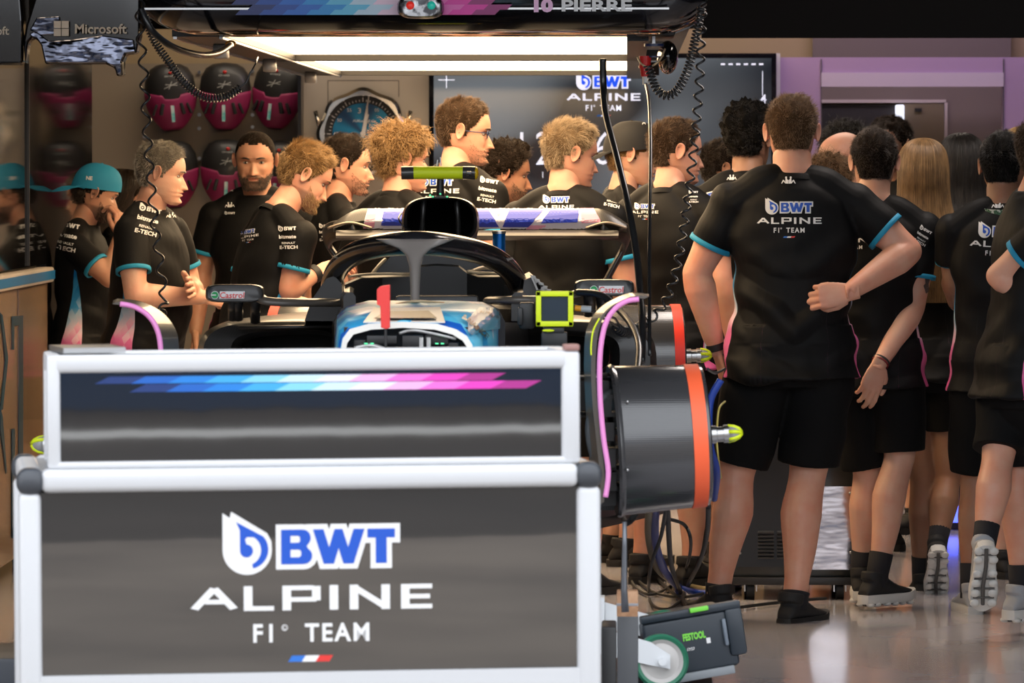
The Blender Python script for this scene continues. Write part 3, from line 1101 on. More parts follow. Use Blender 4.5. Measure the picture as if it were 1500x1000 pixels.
def make_shoe(root, T, kn, an, fy, fp_, kind, Lf, sg):
    """a trainer: upper, sole, tongue; the foot pivots at the ankle, fp_ lifts the heel"""
    dark_sole = kind == 'black'
    top = SHOEG if kind == 'grey' else SHOEB
    F = Matrix.Translation(an) @ Matrix.Rotation(math.radians(fy), 4, 'Z') @ Matrix.Rotation(-math.radians(fp_), 4, 'X')
    L = [(-.075, .026, .030), (-.060, .034, .055), (-.03, .038, .092), (0, .040, .095), (.04, .042, .076), (.09, .046, .046), (.13, .048, .036), (.165, .042, .027), (.188, .026, .016)]
    up = MB(); rings = []
    for y, w, h in L:
        rg = []
        for j in range(18):
            a = 2 * PI * j / 18
            x = w * math.cos(a); z = -.068 + h * (.5 + .5 * math.sin(a))
            rg.append(V((x, y, z)))
        rings.append(rg)
    up.skin(rings)
    up.tube([V((0, -.028, -.005)), V((0, -.022, .028))], [.040 * Lf, .041 * Lf], 18)
    co, nr, fs = remesh(up, .005, 3)
    sh = new_mesh('shoe', [T @ F @ V(c) for c in co], fs, top, root, True)
    so = MB(); outl = []
    ys = [(-.083, .012), (-.075, .028), (-.05, .037), (0, .037), (.05, .041), (.10, .050), (.145, .048), (.178, .036), (.195, .012)]
    right = [(w, y) for y, w in ys]; left = [(-w, y) for y, w in reversed(ys)]
    base = right + left
    def lay(z, k): return [V((x * k, y * 1.0 + (0 if abs(y) < .15 else 0), z + max(0, y - .13) * .25)) for x, y in base]
    so.skin([lay(-.090, .93), lay(-.086, 1.0), lay(-.068, 1.03), lay(-.056, .98)])
    if kind != 'black':            # pods of the running-shoe sole
        for yy in (-.06, -.025, .03, .07, .11, .15):
            for sx in (-1, 1):
                so.ball((sx * (.026 if yy < .05 else .03), yy, -.092), (.017, .0155, .010), 12, 6)
    so.xf(T @ F); so.build('sole', mat('black_sole', (.012, .012, .012), .6) if dark_sole else SOLEW, sh, True, auto=.6)
    if kind != 'black':
        st = MB()
        st.tube([V((0, -.07, -.0915)), V((.002, 0, -.092)), V((-.004, .08, -.0915)), V((0, .16, -.084))], [.007] * 4, 8)
        for yy in (-.045, .052, .092, .128):
            st.tube([V((-.036, yy, -.0905)), V((.036, yy, -.0905))], [.0035] * 2, 6)
        st.xf(T @ F); st.build('tread', RUBG, sh)
    tb = MB()
    for k in range(5):
        y = .03 + k * .018; zz = -.068 + float(np.interp(y, [q[0] for q in L], [q[2] for q in L])) + .001
        tb.tube([V((-.022, y, zz - .010)), V((0, y + .004, zz)), V((.022, y, zz - .010))], .0028, 6)
    tb.xf(T @ F); tb.build('laces', mat('shoe_lace', (.02, .02, .02) if dark_sole else (.35, .35, .35), .8), sh, True)
    sk = MB(); up_ = (kn - an).normalized()
    hh = .03 if dark_sole else .10
    sk.tube([an + V((0, 0, -.03)), an + up_ * .02, an + up_ * hh], [.040 * Lf, .0405 * Lf, .0405 * Lf + .004], 20)
    sk.xf(T); sk.build('sock', SOCKB, root, True)
def hair_mask(z, th, style):
    """>0 inside the hair; th 0 = face front"""
    a = abs(((th + PI) % (2 * PI)) - PI)
    deg = math.degrees(a)
    if style in ('short', 'curly', 'mop', 'swept', 'buzz', 'long', 'afro'):
        front = .188 if style != 'mop' else .170
        if style == 'buzz': front = .190
        line = float(np.interp(deg, [0, 25, 48, 60, 72, 84, 92, 112, 125, 150, 180], [front, front + .002, front - .012, front - .036, .135, .098, .108, .118, .066, .044, .042]))
        if style == 'long': line = float(np.interp(deg, [0, 25, 45, 60, 80, 180], [.198, .19, .165, .12, .07, .03]))
        return z - line
    return -1

def under_mat(hair):
    b_ = HAIR[hair].node_tree.nodes['Mix'].inputs['A'].default_value if 'Mix' in HAIR[hair].node_tree.nodes else (.02, .015, .01, 1)
    c = [q * .8 for q in list(b_)[:3]]
    return mat(hair + '_hair_shade', tuple(c), .9, spec=.1)  # darker than the strands: shade in the gaps put into the colour

def scalp(vs, key, style, rng, n, fn=hair_mask):
    """random roots on the head within the hair: (position, outward normal, depth inside the line)"""
    out = []
    sh = {}
    while len(out) < n:
        u = rng.random()
        z = .035 + .2 * (1 - (1 - u) ** 1.25)
        z = min(z, .2345)
        th = rng.random() * 2 * PI
        # thin out towards the crown, where rings shrink
        if z > .146:
            k = math.sqrt(max(0, 1 - ((z - .146) / .0893) ** 2))
        m = fn(z, th, style)
        if m <= 0: continue
        p = head_pt(z, th, sh)
        nn = V((p.x / .006, (p.y) / .008, max(0, (p.z - .12)) / .0075)).normalized()
        out.append((p, nn, m))
    return out

def add_strands(name, parent, polys, radii, material, taper=True):
    """polys: arrays of points; real hair curves"""
    hc = bpy.data.hair_curves.new(name)
    hc.add_curves([len(p) for p in polys])
    pos = np.concatenate([np.array([tuple(q) for q in p], dtype=np.float32) for p in polys]).reshape(-1)
    hc.attributes['position'].data.foreach_set('vector', pos) if 'position' in hc.attributes else hc.points.foreach_set('position', pos)
    rd = []
    for p, r in zip(polys, radii):
        k = len(p)
        rd += [r * (1 - .75 * (i / (k - 1)) ** 2 if taper else 1) for i in range(k)]
    at = hc.attributes.get('radius') or hc.attributes.new('radius', 'FLOAT', 'POINT')
    at.data.foreach_set('value', rd)
    hc.materials.append(material)
    o = bpy.data.objects.new(name, hc)
    COL.objects.link(o)
    o.parent = parent
    o['kind'] = 'stuff'
    return o

SPEC = {  # shell thickness, strand length, number, waviness
    'short': (.007, .022, 6500, .25), 'buzz': (.0022, .006, 5200, .15), 'curly': (.020, .040, 3600, 1.0),
    'mop': (.019, .062, 4200, .9), 'long': (.006, .018, 2600, .2), 'swept': (.009, .034, 6000, .35), 'afro': (.022, .03, 3400, 1.0),
}
def make_hair(root, H4, hv, hf, key, hair, style, beard, sh, sc, cap):
    rng = random.Random(int(H4[0][3] * 1000) % 997 + len(style) * 31 + int(sc * 1e4) % 89)
    m = HAIR[hair]
    if style not in ('bald',):
        th0, ln, cnt, wav = SPEC.get(style, (.012, .05, 3000, .3))
        if cap: th0, ln = .004, .03
        # shell that hugs the skull
        idx = {}; vs = []; fs = []
        thk = []
        for i, (z, th) in enumerate(key):
            mk = hair_mask(z, th, style)
            thk.append(mk)
        def off(i):
            p = hv[i]; mk = thk[i]
            k = smoothstep(-.002, .022, mk)
            nn = V((p.x / .006, p.y / .008, max(-.002, (p.z - .12)) / .0075)).normalized()
            bmp = noise.noise(V((p.x * 60, p.y * 60, p.z * 30)) + V((sc * 90, 3, 7))) * .75 + noise.noise(p * 130) * .3
            t = th0 * k * (1 + bmp * (2.0 if style in ('curly', 'mop', 'afro') else .8))
            top = smoothstep(.12, .21, p.z)
            t *= (.55 + .6 * top)
            return p + nn * (t + .0006)
        for f_ in hf:
            if len(f_) > 4: continue
            if all(thk[i] > -.003 for i in f_):
                q = []
                for i in f_:
                    if i not in idx:
                        idx[i] = len(vs); vs.append(off(i))
                    q.append(idx[i])
                fs.append(tuple(q))
        h = new_mesh('hair', [H4 @ v for v in vs], fs, under_mat(hair), root, True)
        roots = scalp(hv, key, style, rng, cnt)
        polys = []; rad = []
        for p, nn, mk in roots:
            if cap and p.z > .125: continue
            a = smoothstep(0, .03, mk)
            L = ln * (.55 + .6 * rng.random()) * (.45 + .55 * a)
            top = smoothstep(.13, .2, p.z)
            L *= (.55 + .55 * top) if style not in ('buzz',) else 1
            down = V((0, 0, -1))
            fwd = V((0, 1, 0))
            # comb direction
            if style == 'short': cmb = down * (1 - top) * .9 + fwd * (.75 * top - .15) + V((rng.gauss(0, .25), rng.gauss(0, .2), 0))
            elif style == 'swept': cmb = down * (1 - top) + fwd * (.9 * top - .2) + V((.5 * top, 0, .15 * top)) + V((rng.gauss(0, .3), rng.gauss(0, .3), 0))
            elif style == 'buzz': cmb = down * .4 + V((rng.gauss(0, .3), rng.gauss(0, .3), 0))
            else: cmb = down * (.5 - .3 * top) + V((rng.gauss(0, .6), rng.gauss(0, .6), rng.gauss(0, .4)))
            tang = cmb - nn * cmb.dot(nn)
            q = p + nn * .0005; pts = [q.copy()]
            K = 5 if wav < .5 else 8
            ph = rng.random() * 6.28; cr_ = .0055 * wav if wav > .5 else .0015
            nv = noise.noise_vector(V((p.x * 48, p.y * 48, p.z * 26)) + V((sc * 70, 1, 2)))
            tang = tang + nv * (1.1 if style != 'buzz' else .3); L *= 1 + nv.x * .5
            s1 = nn.cross(tang).normalized() if tang.length > 1e-3 else nn.orthogonal()
            base = q.copy()
            lift = (.75 + .3 * rng.random()) if style != 'buzz' else .9
            for k in range(1, K):
                t = k / (K - 1)
                dirn = (nn * (lift * (1 - t * .9) + .10) + tang * (.35 + t * .9))
                if style in ('mop',): dirn += V((0, 0, -.5 * t))
                dirn.normalize()
                base = base + dirn * L / (K - 1)
                # keep off the skull
                w = V((s1.x, s1.y, s1.z)) * math.cos(ph + t * (9 if wav > .5 else 3)) * cr_ * (t ** .5) + nn * math.sin(ph + t * (9 if wav > .5 else 3)) * cr_ * (t ** .5)
                pts.append(base + w)
            polys.append([H4 @ x for x in pts]); rad.append((.00050 if wav < .5 else .00062))
        if polys:
            add_strands('hair_strands', h, polys, rad, m)
    if beard:
        def bm_(z, th, st):
            a = math.degrees(abs(((th + PI) % (2 * PI)) - PI))
            top = float(np.interp(a, [0, 14, 22, 40, 62, 78, 86, 90], [.044, .044, .066, .052, .066, .094, .05, -1]))
            lowlip = 1 if (a < 16 and .034 < z < .066 and not (.057 < z)) else 0
            if a < 22 and .056 < z < .064: return .01
            if a < 15 and .036 < z < .056: return -1
            return top - z if a < 90 else -1
        polys = []; rad = []
        n = int(1500 * min(1, beard + .2)); c = 0
        sh2 = {}
        while c < n:
            z = rng.random() * .10; th = rng.uniform(-1.55, 1.55)
            if bm_(z, th, 0) <= 0: continue
            c += 1
            p = head_pt(z, th, sh2)
            nn = V((p.x / .006, p.y / .007, -.3)).normalized()
            L = .004 + .010 * beard * rng.random()
            pts = [p, p + (nn + V((0, 0, -.5))) * L * .5, p + (nn + V((rng.gauss(0, .2), 0, -1.1))) * L * .8]
            polys.append([H4 @ x for x in pts]); rad.append(.00050)
        bo = add_strands('beard', root, polys, rad, m)

def long_hair(pd, hair, length=.42, width=.135, rngseed=3, n=2600, name='long_hair'):
    """a straight mane from crown to back, as a wavy shell with strands on it"""
    H4 = pd['H4']; rng = random.Random(rngseed)
    m = HAIR[hair]
    mb = MB(); rings = []
    N = 48
    zs = [(.254, .006, .006, -.012), (.250, .028, .034, -.012), (.240, .048, .060, -.012), (.222, .068, .086, -.013), (.19, .084, .106, -.014), (.14, .091, .114, -.020), (.09, .092, .100, -.034), (.03, .095, .080, -.048)]
    k = 7
    for i in range(1, k + 1):
        t = i / k
        zs.append((.03 - length * t, .095 + (width - .095) * math.sin(min(1, t * 1.2) * PI / 2) - .05 * max(0, t - .75), .070 - .042 * smoothstep(0, .5, t), -.055 - .105 * smoothstep(0, .55, t)))
    for z, rx, ry, dy in zs:
        rg = []
        for j in range(N):
            a = 2 * PI * j / N
            w = 1 + .035 * noise.noise(V((math.cos(a) * 6, math.sin(a) * 6, z * 5 + rngseed)))
            x = rx * math.cos(a) * w; y = dy + ry * math.sin(a) * w
            if z > .0 and y > .028 and z < .19: y = .028 + (y - .028) * .12
            rg.append(V((x, y, z)))
        rings.append(rg)
    mb.skin(rings[::-1])
    mb.xf(H4)
    # hair falls straight down whatever the head does
    sh = mb.build(name, m, pd['root'], True)
    polys = []; rad = []
    for _ in range(n):
        j = rng.random() * N; j0 = int(j); f = j - j0
        drift = rng.gauss(0, .8); pts = []
        st = rng.choice([0, 0, 1, 2, 3]); en = len(rings) - rng.choice([0, 0, 0, 1, 2])
        lift = rng.random() * .007
        for i in range(st, en):
            jj = j + drift * (i / len(rings)) ** 2 + rng.gauss(0, .04)
            a0 = int(math.floor(jj)) % N; a1 = (a0 + 1) % N; fr = jj - math.floor(jj)
            p = rings[i][a0].lerp(rings[i][a1], fr)
            c = V((0, zs[i][3], p.z))
            pts.append(H4 @ (p + (p - c).normalized() * (lift + .001)))
        if len(pts) > 3:
            polys.append(pts); rad.append(.0007)
    add_strands('hair_strands', sh, polys, rad, m)
    return sh
# ================================================================== the garage
CONC = mat('pit_lane_asphalt', (.30, .255, .215), .85, bump=(30, .3, .01, (1, 1, 1)), var=(.6, (.17, .145, .125), .35, .65))
FLOORM = mat('grey_epoxy_floor', (.52, .50, .53), .15, spec=.5, coat=.2, bump=(3, .04, .01, (1, 1, 1)), var=(1.2, (.42, .40, .42), .35, .65))
CEIL = mat('dark_ceiling', (.014, .013, .012), .9, spec=.2)
WALLB = mat('beige_wall', sr(168, 146, 112), .6)
WALLG = mat('warm_grey_panel', sr(150, 136, 118), .35, bump=(4, .1, .01, (1, 1, 1)))
LILAC = mat('lilac_wall', sr(178, 150, 182), .35, coat=.3, bump=(5, .06, .01, (1, 1, 1)))
GREYW = mat('grey_wall_panel', sr(120, 108, 104), .4)
DARKW = mat('dark_wall', (.006, .006, .0065), .9, spec=.1)

def boxo(name, x0, x1, y0, y1, z0, z1, m, st=True, parent=None, bev=0.0):
    mb = MB(); c = ((x0 + x1) / 2, (y0 + y1) / 2, (z0 + z1) / 2)
    mb.box(c, (x1 - x0, y1 - y0, z1 - z0), bev=bev)
    o = mb.build(name, m, parent, auto=.5 if bev else None)
    if st: struct(o)
    return o
boxo('floor', -6.5, 6.5, 12.7, 30.0, -.2, 0, FLOORM)
boxo('ground_1', -30, 30, 1.5, 12.7, -.2, -.004, CONC)
boxo('ground_2', -30, 30, -22, 1.5, -.2, -.006, mat('dark_asphalt', (.065, .054, .046), .85, bump=(30, .3, .01, (1, 1, 1)), var=(.5, (.045, .038, .033), .35, .65)))
boxo('ceiling', -6.5, 6.5, 12.7, 30.0, 3.45, 3.6, CEIL)
boxo('trim_1', -30, 30, 12.4, 12.7, 3.35, 6.0, mat('door_header', (.10, .10, .10), .6))
boxo('wall_facade_1', -30, -6.5, 12.4, 12.7, 0, 3.35, mat('garage_pier', (.35, .33, .30), .7))
boxo('wall_facade_2', 6.5, 30, 12.4, 12.7, 0, 3.35, mat('garage_pier'))
boxo('wall_side_1', -6.6, -6.5, 12.7, 30, 0, 3.6, DARKW)
boxo('wall_side_2', 6.5, 6.6, 12.7, 30, 0, 3.6, DARKW)
boxo('trim_2', 3.3, 6.5, 12.4, 12.7, 0, 3.35, mat('garage_pier'))
boxo('trim_3', -6.5, -3.3, 12.4, 12.7, 0, 3.35, mat('garage_pier'))
boxo('wall_right', 3.3, 3.4, 12.7, 30, 0, 3.45, DARKW)
boxo('wall_left', -3.6, -3.5, 12.7, 30, 0, 3.45, DARKW)
boxo('wall_back', -6.5, 6.5, 29.9, 30, 0, 3.45, WALLB)
# far side of the pit lane (seen only in reflections)
boxo('wall_pit', -30, 30, -10.2, -10, 0, 1.1, mat('pit_wall_navy', (.012, .05, .13), .6))
boxo('trim_4', -30, 30, -7.5, -6.7, -.006, -.002, mat('streak_strip', (.8, .8, .78), .7))  # bright strip added out of view so the cart panel reflects a streak
for i, x in enumerate((-14, -5.5, 4, 13)):
    boxo('trim_%d' % (5 + i), x, x + 2.6, -10.9, -10.3, 0, 2.4, mat('pit_stand', (.03, .07, .16), .6))
boxo('wall_stand', -30, 30, -16.2, -16, 0, 3.2, mat('grandstand', (.16, .14, .13), .8, var=(2.5, (.32, .27, .23), .4, .6)))
# glossy black side panels
GL = mat('gloss_black_panel', (.006, .006, .007), .055, spec=.6)
boxo('wall_panel_1', -2.34, -2.30, 13.2, 19.60, 1.175, 2.95, GL)
boxo('wall_panel_2', -2.34, -2.30, 19.615, 20.25, 1.175, 2.95, GL)
boxo('wall_panel_3', -2.34, -2.30, 20.25, 22.0, 0, 2.95, GL)
mb = MB(); mb.box((-2.297, 19.607, 2.06), (.012, .012, 1.76)); struct(mb.build('trim_9', BLACKPL))

# back wall pieces ---------------------------------------------------
D = 26.0
def wallpx(name, x0, x1, y0, y1, d, th, m, bev=0.0, st=True, zfloor=False, parent=None):
    a = P(x0, y0, d); b = P(x1, y1, d)
    return boxo(name, a.x, b.x, d, d + th, 0 if zfloor else b.z, a.z, m, st, parent, bev)
wallpx('wall_helmets', 60, 437, 93, 0, 25.95, .06, WALLG, zfloor=True)
boxo('wall_header', -3.5, 3.3, 26.05, 26.15, 0, 3.45, WALLB)
o = wallpx('trim_10', 436, 441, 96, 0, 25.3, .6, mat('black_edge_strip', (.008, .008, .01), .3), zfloor=True)
wallpx('wall_clock', 441, 628, 100, 0, 25.5, .3, mat('clock_panel', sr(176, 164, 148), .22, bump=(3, .12, .01, (1, 1, .3))), zfloor=True)
struct(wallpx('trim_11', 1137, 1143, 78, 0, 25.5, .3, mat('white_edge', (.75, .73, .70), .5), zfloor=True))
# lilac partition with a wide opening, a grey inner wall with its own opening
a = P(1143, 84, 25.6); b = P(1203, 127, 25.6); c = P(1470, 127, 25.6)
boxo('wall_partition_1', a.x, b.x, 25.6, 25.75, 0, a.z, LILAC)
boxo('wall_partition_2', b.x, c.x, 25.6, 25.75, b.z, a.z, LILAC)
boxo('wall_partition_3', c.x, 3.3, 25.6, 25.75, 0, a.z, LILAC)
mb = MB(); mb.box(((b.x + c.x) / 2, 25.594, b.z + .035), (c.x - b.x, .012, .07)); struct(mb.build('trim_12', mat('reveal_gloss', sr(205, 190, 205), .25)))
for k, px in enumerate((1203, 1470)):
    q = P(px, 100, 25.595); mb = MB(); mb.box((q.x, 25.597, 1.0), (.006, .006, 2.2)); struct(mb.build('trim_%d' % (13 + k), mat('seam', (.12, .10, .12), .6)))
e = P(1203, 150, 26.0)
# the header behind has to stay clear of the doorway: inner wall pieces in front of it
D2 = 26.02
b2 = P(1190, 127, D2); e2 = P(1385, 150, D2); c2 = P(1480, 127, D2)
boxo('wall_inner_1', b2.x, e2.x, 25.99, 26.04, e2.z, 2.35, GREYW)
boxo('wall_inner_2', e2.x, c2.x, 25.99, 26.04, 0, 2.35, GREYW)
boxo('wall_inner_3', b2.x, e2.x, 26.0, 26.045, 0, e2.z - .012, mat('dark_room', sr(46, 44, 46), .35))  # dark panel in the opening stands for the darkness beyond
mb = MB(); mb.box(((b2.x + e2.x) / 2, 25.985, e2.z + .006), (e2.x - b2.x, .012, .016)); mb.box((e2.x, 25.985, e2.z / 2), (.016, .012, e2.z)); struct(mb.build('trim_15', mat('pale_frame', sr(190, 178, 176), .35)))
q0 = P(1322, 152, 25.97); q1 = P(1383, 152, 25.97)
boxo('wall_inner_4', q0.x, q1.x, 25.975, 25.995, 0, q0.z, mat('olive_beige_wall', sr(112, 100, 80), .6))
mb = MB(); q = P(1345, 161, 25.97); mb.box(q, (.035, .01, .018)); tag(mb.build('wall_socket', BLACKPL), 'small black box high on the olive wall seen through the doorway', 'socket')
mb = MB(); q = P(1318, 165, 25.93); mb.box(q, (.045, .03, .08), bev=.008); z = mb.build('spot_lamp', mat('lamp_face', (.8, .82, .9), .3, emit=(.8, .85, 1), estr=1.3)); tag(z, 'small bright wall lamp seen through the doorway', 'lamp')
# ceiling beams over the wall
for k, (y, zz) in enumerate(((23.9, 2.27), (24.9, 2.36))):
    boxo('trim_%d' % (16 + k), -3.5, 3.3, y, y + .09, zz, zz + .10, mat('beam_grey', (.16, .145, .12), .6))
for k, px in enumerate((1062, 1135, 1300)):
    q = P(px, 60, 24.0); mb = MB(); mb.box((q.x, 24.45, 2.36), (.05, .9, .05)); struct(mb.build('trim_%d' % (18 + k), mat('beam_grey')))
# black valances hanging from the ceiling
q = P(1028, 55, 20.4); boxo('wall_valance_1', q.x, 3.3, 20.4, 20.5, q.z, 3.45, DARKW)
q = P(206, 24, 20.4); boxo('wall_valance_2', -3.5, q.x, 20.4, 20.5, q.z, 3.45, DARKW)
boxo('wall_valance_3', -3.5, 3.3, 23.6, 23.7, P(0, 42, 23.6).z, 3.45, DARKW)

# ---------------------------------------------------------------- wall screen
a = P(628, 78, 25.45); b = P(1137, 364, 25.45)
tv = empty('wall_screen', ((a.x + b.x) / 2, 25.5, b.z), 0, 'wide black wall screen showing a white team logo and large digits', 'screen')
def rel(root, mb): mb.v = [p - root.location for p in mb.v]; return mb
mb = MB(); mb.box(((a.x + b.x) / 2, 25.475, (a.z + b.z) / 2), (b.x - a.x, .05, a.z - b.z), bev=.006); rel(tv, mb).build('bezel', mat('gloss_black'), tv, auto=.5)
SCR = mat('dark_display', (.012, .013, .016), .09, spec=.6, emit=(.16, .19, .24), estr=.42)
nt = SCR.node_tree   # soft pale swirl in the emission stands in for reflections on the screen
bb = nt.nodes['Principled BSDF']
tc = nt.nodes.new('ShaderNodeTexCoord'); mp = nt.nodes.new('ShaderNodeMapping'); mp.inputs['Scale'].default_value = (1.1, 1, 1.6)
wv = nt.nodes.new('ShaderNodeTexNoise'); wv.inputs['Scale'].default_value = 1.3; wv.inputs['Detail'].default_value = 0; wv.inputs['Distortion'].default_value = .5
rp = nt.nodes.new('ShaderNodeValToRGB'); rp.color_ramp.elements[0].position = .38; rp.color_ramp.elements[0].color = (.012, .017, .026, 1); rp.color_ramp.elements[1].position = .68; rp.color_ramp.elements[1].color = (.30, .33, .36, 1)
nt.links.new(tc.outputs['Object'], mp.inputs[0]); nt.links.new(mp.outputs[0], wv.inputs['Vector']); nt.links.new(wv.outputs['Fac'], rp.inputs[0]); nt.links.new(rp.outputs[0], bb.inputs['Emission Color'])
bb.inputs['Emission Strength'].default_value = .55
mb = MB(); mb.box(((a.x + b.x) / 2, 25.449, (a.z + b.z) / 2), (b.x - a.x - .05, .004, a.z - b.z - .05)); scr = rel(tv, mb).build('display', SCR, tv)
LW = mat('lit_white', (.8, .8, .8), .4, emit=(.72, .78, 1), estr=.75); LB = mat('lit_blue', sr(20, 60, 200), .4, emit=sr(25, 80, 225), estr=.9)
SWAP = {WHITEP: LW, BLUEP: LB, REDP: mat('lit_red', (.8, .1, .1), .4, emit=(.8, .12, .1), estr=.6)}
def on_screen(gs, px, py, w, name, h=None):
    gs = fit(gs, 0, 0, w, h)
    k = 25.445 / FPX
    c = P(px, py, 25.4455) - tv.location
    print_on_plane([(g, SWAP.get(m, m), l) for g, m, l in gs], c, (k, 0, 0), (0, 0, k), name, scr)
on_screen(g_team(), 884, 137, 108, 'screen_logo')
on_screen([(strokes([(-12, 0, 12, 0), (0, -12, 0, 12)], 1.3), WHITEP, 0)], 654, 117, 24, 'crosshair')
on_screen([(strokes([(i * 11, 0, i * 11 + 6, 0) for i in range(6)], 2.4), WHITEP, 0)], 1087, 94, 62, 'dashes')
on_screen([(strokes([(0, 0, 0, 30)], .9), WHITEP, 0)], 1117, 122, 1, 'pointer_line', 36)
on_screen(g_text('4', bold=.02), 1118, 145, 9, 'small_digit')
on_screen(g_text('12 56', bold=-.01, space=1.15), 828, 217, 132, 'digits', 48)
on_screen([(strokes([(0, 0, 0, 10)], .9), WHITEP, 0)], 795, 256, 1, 'tick', 9)

# ---------------------------------------------------------------- giant wrist-watch clock
ck = empty('wall_clock_watch', P(532, 196, 25.45), 0, 'giant steel watch-shaped wall clock with a blue sunburst dial', 'clock')
def C_(px, py, y=0.0):
    q = P(px, py, 25.45) - ck.location
    return V((q.x, y, q.z))
k = 25.45 / FPX
mb = MB(); n = 64; R = [66, 66, 61, 56, 55, 55]; Y = [.03, -.03, -.055, -.055, -.04, .0]
rings = []
for r_, y in zip(R, Y):
    rg = []
    for j in range(n):
        a = 2 * PI * j / n
        w = r_ * (1 + (.035 * math.cos(8 * a) if r_ > 60 else 0))
        rg.append(V((w * k * math.cos(a), y, w * k * math.sin(a))))
    rings.append(rg)
mb.skin(rings, caps=False); mb.build('bezel', mat('polished_steel', (.66, .62, .55), .16, metal=1), ck, True, auto=.5)
DIAL = mat('blue_sunburst_dial', sr(10, 84, 130), .25, metal=.35)
nt = DIAL.node_tree; tc = nt.nodes.new('ShaderNodeTexCoord'); gr = nt.nodes.new('ShaderNodeTexGradient'); gr.gradient_type = 'RADIAL'
mp = nt.nodes.new('ShaderNodeMapping'); mp.inputs['Rotation'].default_value = (math.radians(90), 0, 0)
mm = nt.nodes.new('ShaderNodeMath'); mm.operation = 'MULTIPLY'; mm.inputs[1].default_value = 37.7
sn = nt.nodes.new('ShaderNodeMath'); sn.operation = 'SINE'
cr = nt.nodes.new('ShaderNodeValToRGB'); cr.color_ramp.elements[0].color = (*sr(6, 60, 104), 1); cr.color_ramp.elements[1].color = (*sr(16, 130, 178), 1)
mr = nt.nodes.new('ShaderNodeMapRange'); mr.inputs['From Min'].default_value = -1
nt.links.new(tc.outputs['Object'], mp.inputs[0]); nt.links.new(mp.outputs[0], gr.inputs[0]); nt.links.new(gr.outputs['Fac'], mm.inputs[0]); nt.links.new(mm.outputs[0], sn.inputs[0]); nt.links.new(sn.outputs[0], mr.inputs['Value']); nt.links.new(mr.outputs[0], cr.inputs[0]); nt.links.new(cr.outputs[0], nt.nodes['Principled BSDF'].inputs['Base Color'])
mb = MB(); mb.cyl((0, -.012, 0), (0, 0, 0), 55 * k, 64); mb.build('dial', DIAL, ck, auto=.5)
mb = MB(); mb.ringdisc((0, -.014, 0), (0, -1, 0), 45 * k, 55 * k, .002, 64); mb.build('minute_track', mat('black_track', (.012, .014, .018), .4), ck)
mk = []
for j in range(60):
    a = 2 * PI * j / 60
    r0 = 47; r1 = 53 if j % 5 == 0 else 50
    mk.append((r0 * math.cos(a), r0 * math.sin(a), r1 * math.cos(a), r1 * math.sin(a)))
print_on_plane([(strokes(mk, 1.2), WHITEP, 0)], (0, -.0165, 0), (k, 0, 0), (0, 0, k), 'minute_marks', ck)
num = []
for j, t in enumerate(('15', '10', '05', '', '55', '50', '45', '40', '35', '30', '25', '20')):
    if t:
        a = PI / 6 * j; num += fit(g_text(t, bold=.01), 40 * math.cos(a), 40 * math.sin(a), 6.5)
num += fit(g_text('H.Moser & Co', shear=.4), 2, 19, 34) + fit(g_text('3  1', bold=.02), 0, 34, 15) + fit(g_text('4', bold=.04), 4, -22, 7)
print_on_plane(num, (0, -.013, 0), (k, 0, 0), (0, 0, k), 'dial_print', ck)
a0 = math.atan2(230 - 195, 0) if False else 0
hd = MB(); dx, dz = (541 - 532), (195 - 138)
hd.prism([V((-2.4 * k, -.022, 0)), V((2.4 * k, -.022, 0)), V(((dx + .6) * k, -.022, dz * k)), V(((dx - .6) * k, -.022, dz * k))], (0, -.003, 0))
hd.prism([V((-2.6 * k, -.018, -3 * k)), V((2.6 * k, -.018, -3 * k)), V((8.5 * k, -.018, 28 * k)), V((6 * k, -.018, 31 * k)), V((3.5 * k, -.018, 28 * k))], (0, -.003, 0))
hd.prism([V((-2.5 * k, -.019, 3 * k)), V((2.5 * k, -.019, 3 * k)), V((-2 * k, -.019, -32 * k)), V((-6 * k, -.019, -32 * k))], (0, -.003, 0))
hd.cyl((0, -.026, 0), (0, -.014, 0), 4 * k, 20); hd.build('hands', mat('white_hand', (.75, .72, .68), .3), ck)
mb = MB()
for sg in (-1, 1):
    M = Matrix.Rotation(sg * math.radians(14), 4, 'Y')
    mb.box(V((sg * 67 * k, -.01, 22 * k)), (6 * k, .04, 24 * k), M=M, bev=.003)
mb.build('lug', mat('polished_steel'), ck, auto=.5)
mb = MB(); o_ = C_(532, 120, -.002)
fr = [(-52, -22, -52, 16), (-52, 16, 52, 16), (52, 16, 52, -8)]
print_on_plane([(strokes(fr, 1.1), mat('panel_groove', (.05, .045, .04), .6), 0)], (0, .02, 62 * k - .0), (k, 0, 0), (0, 0, k), 'recess_line', ck)

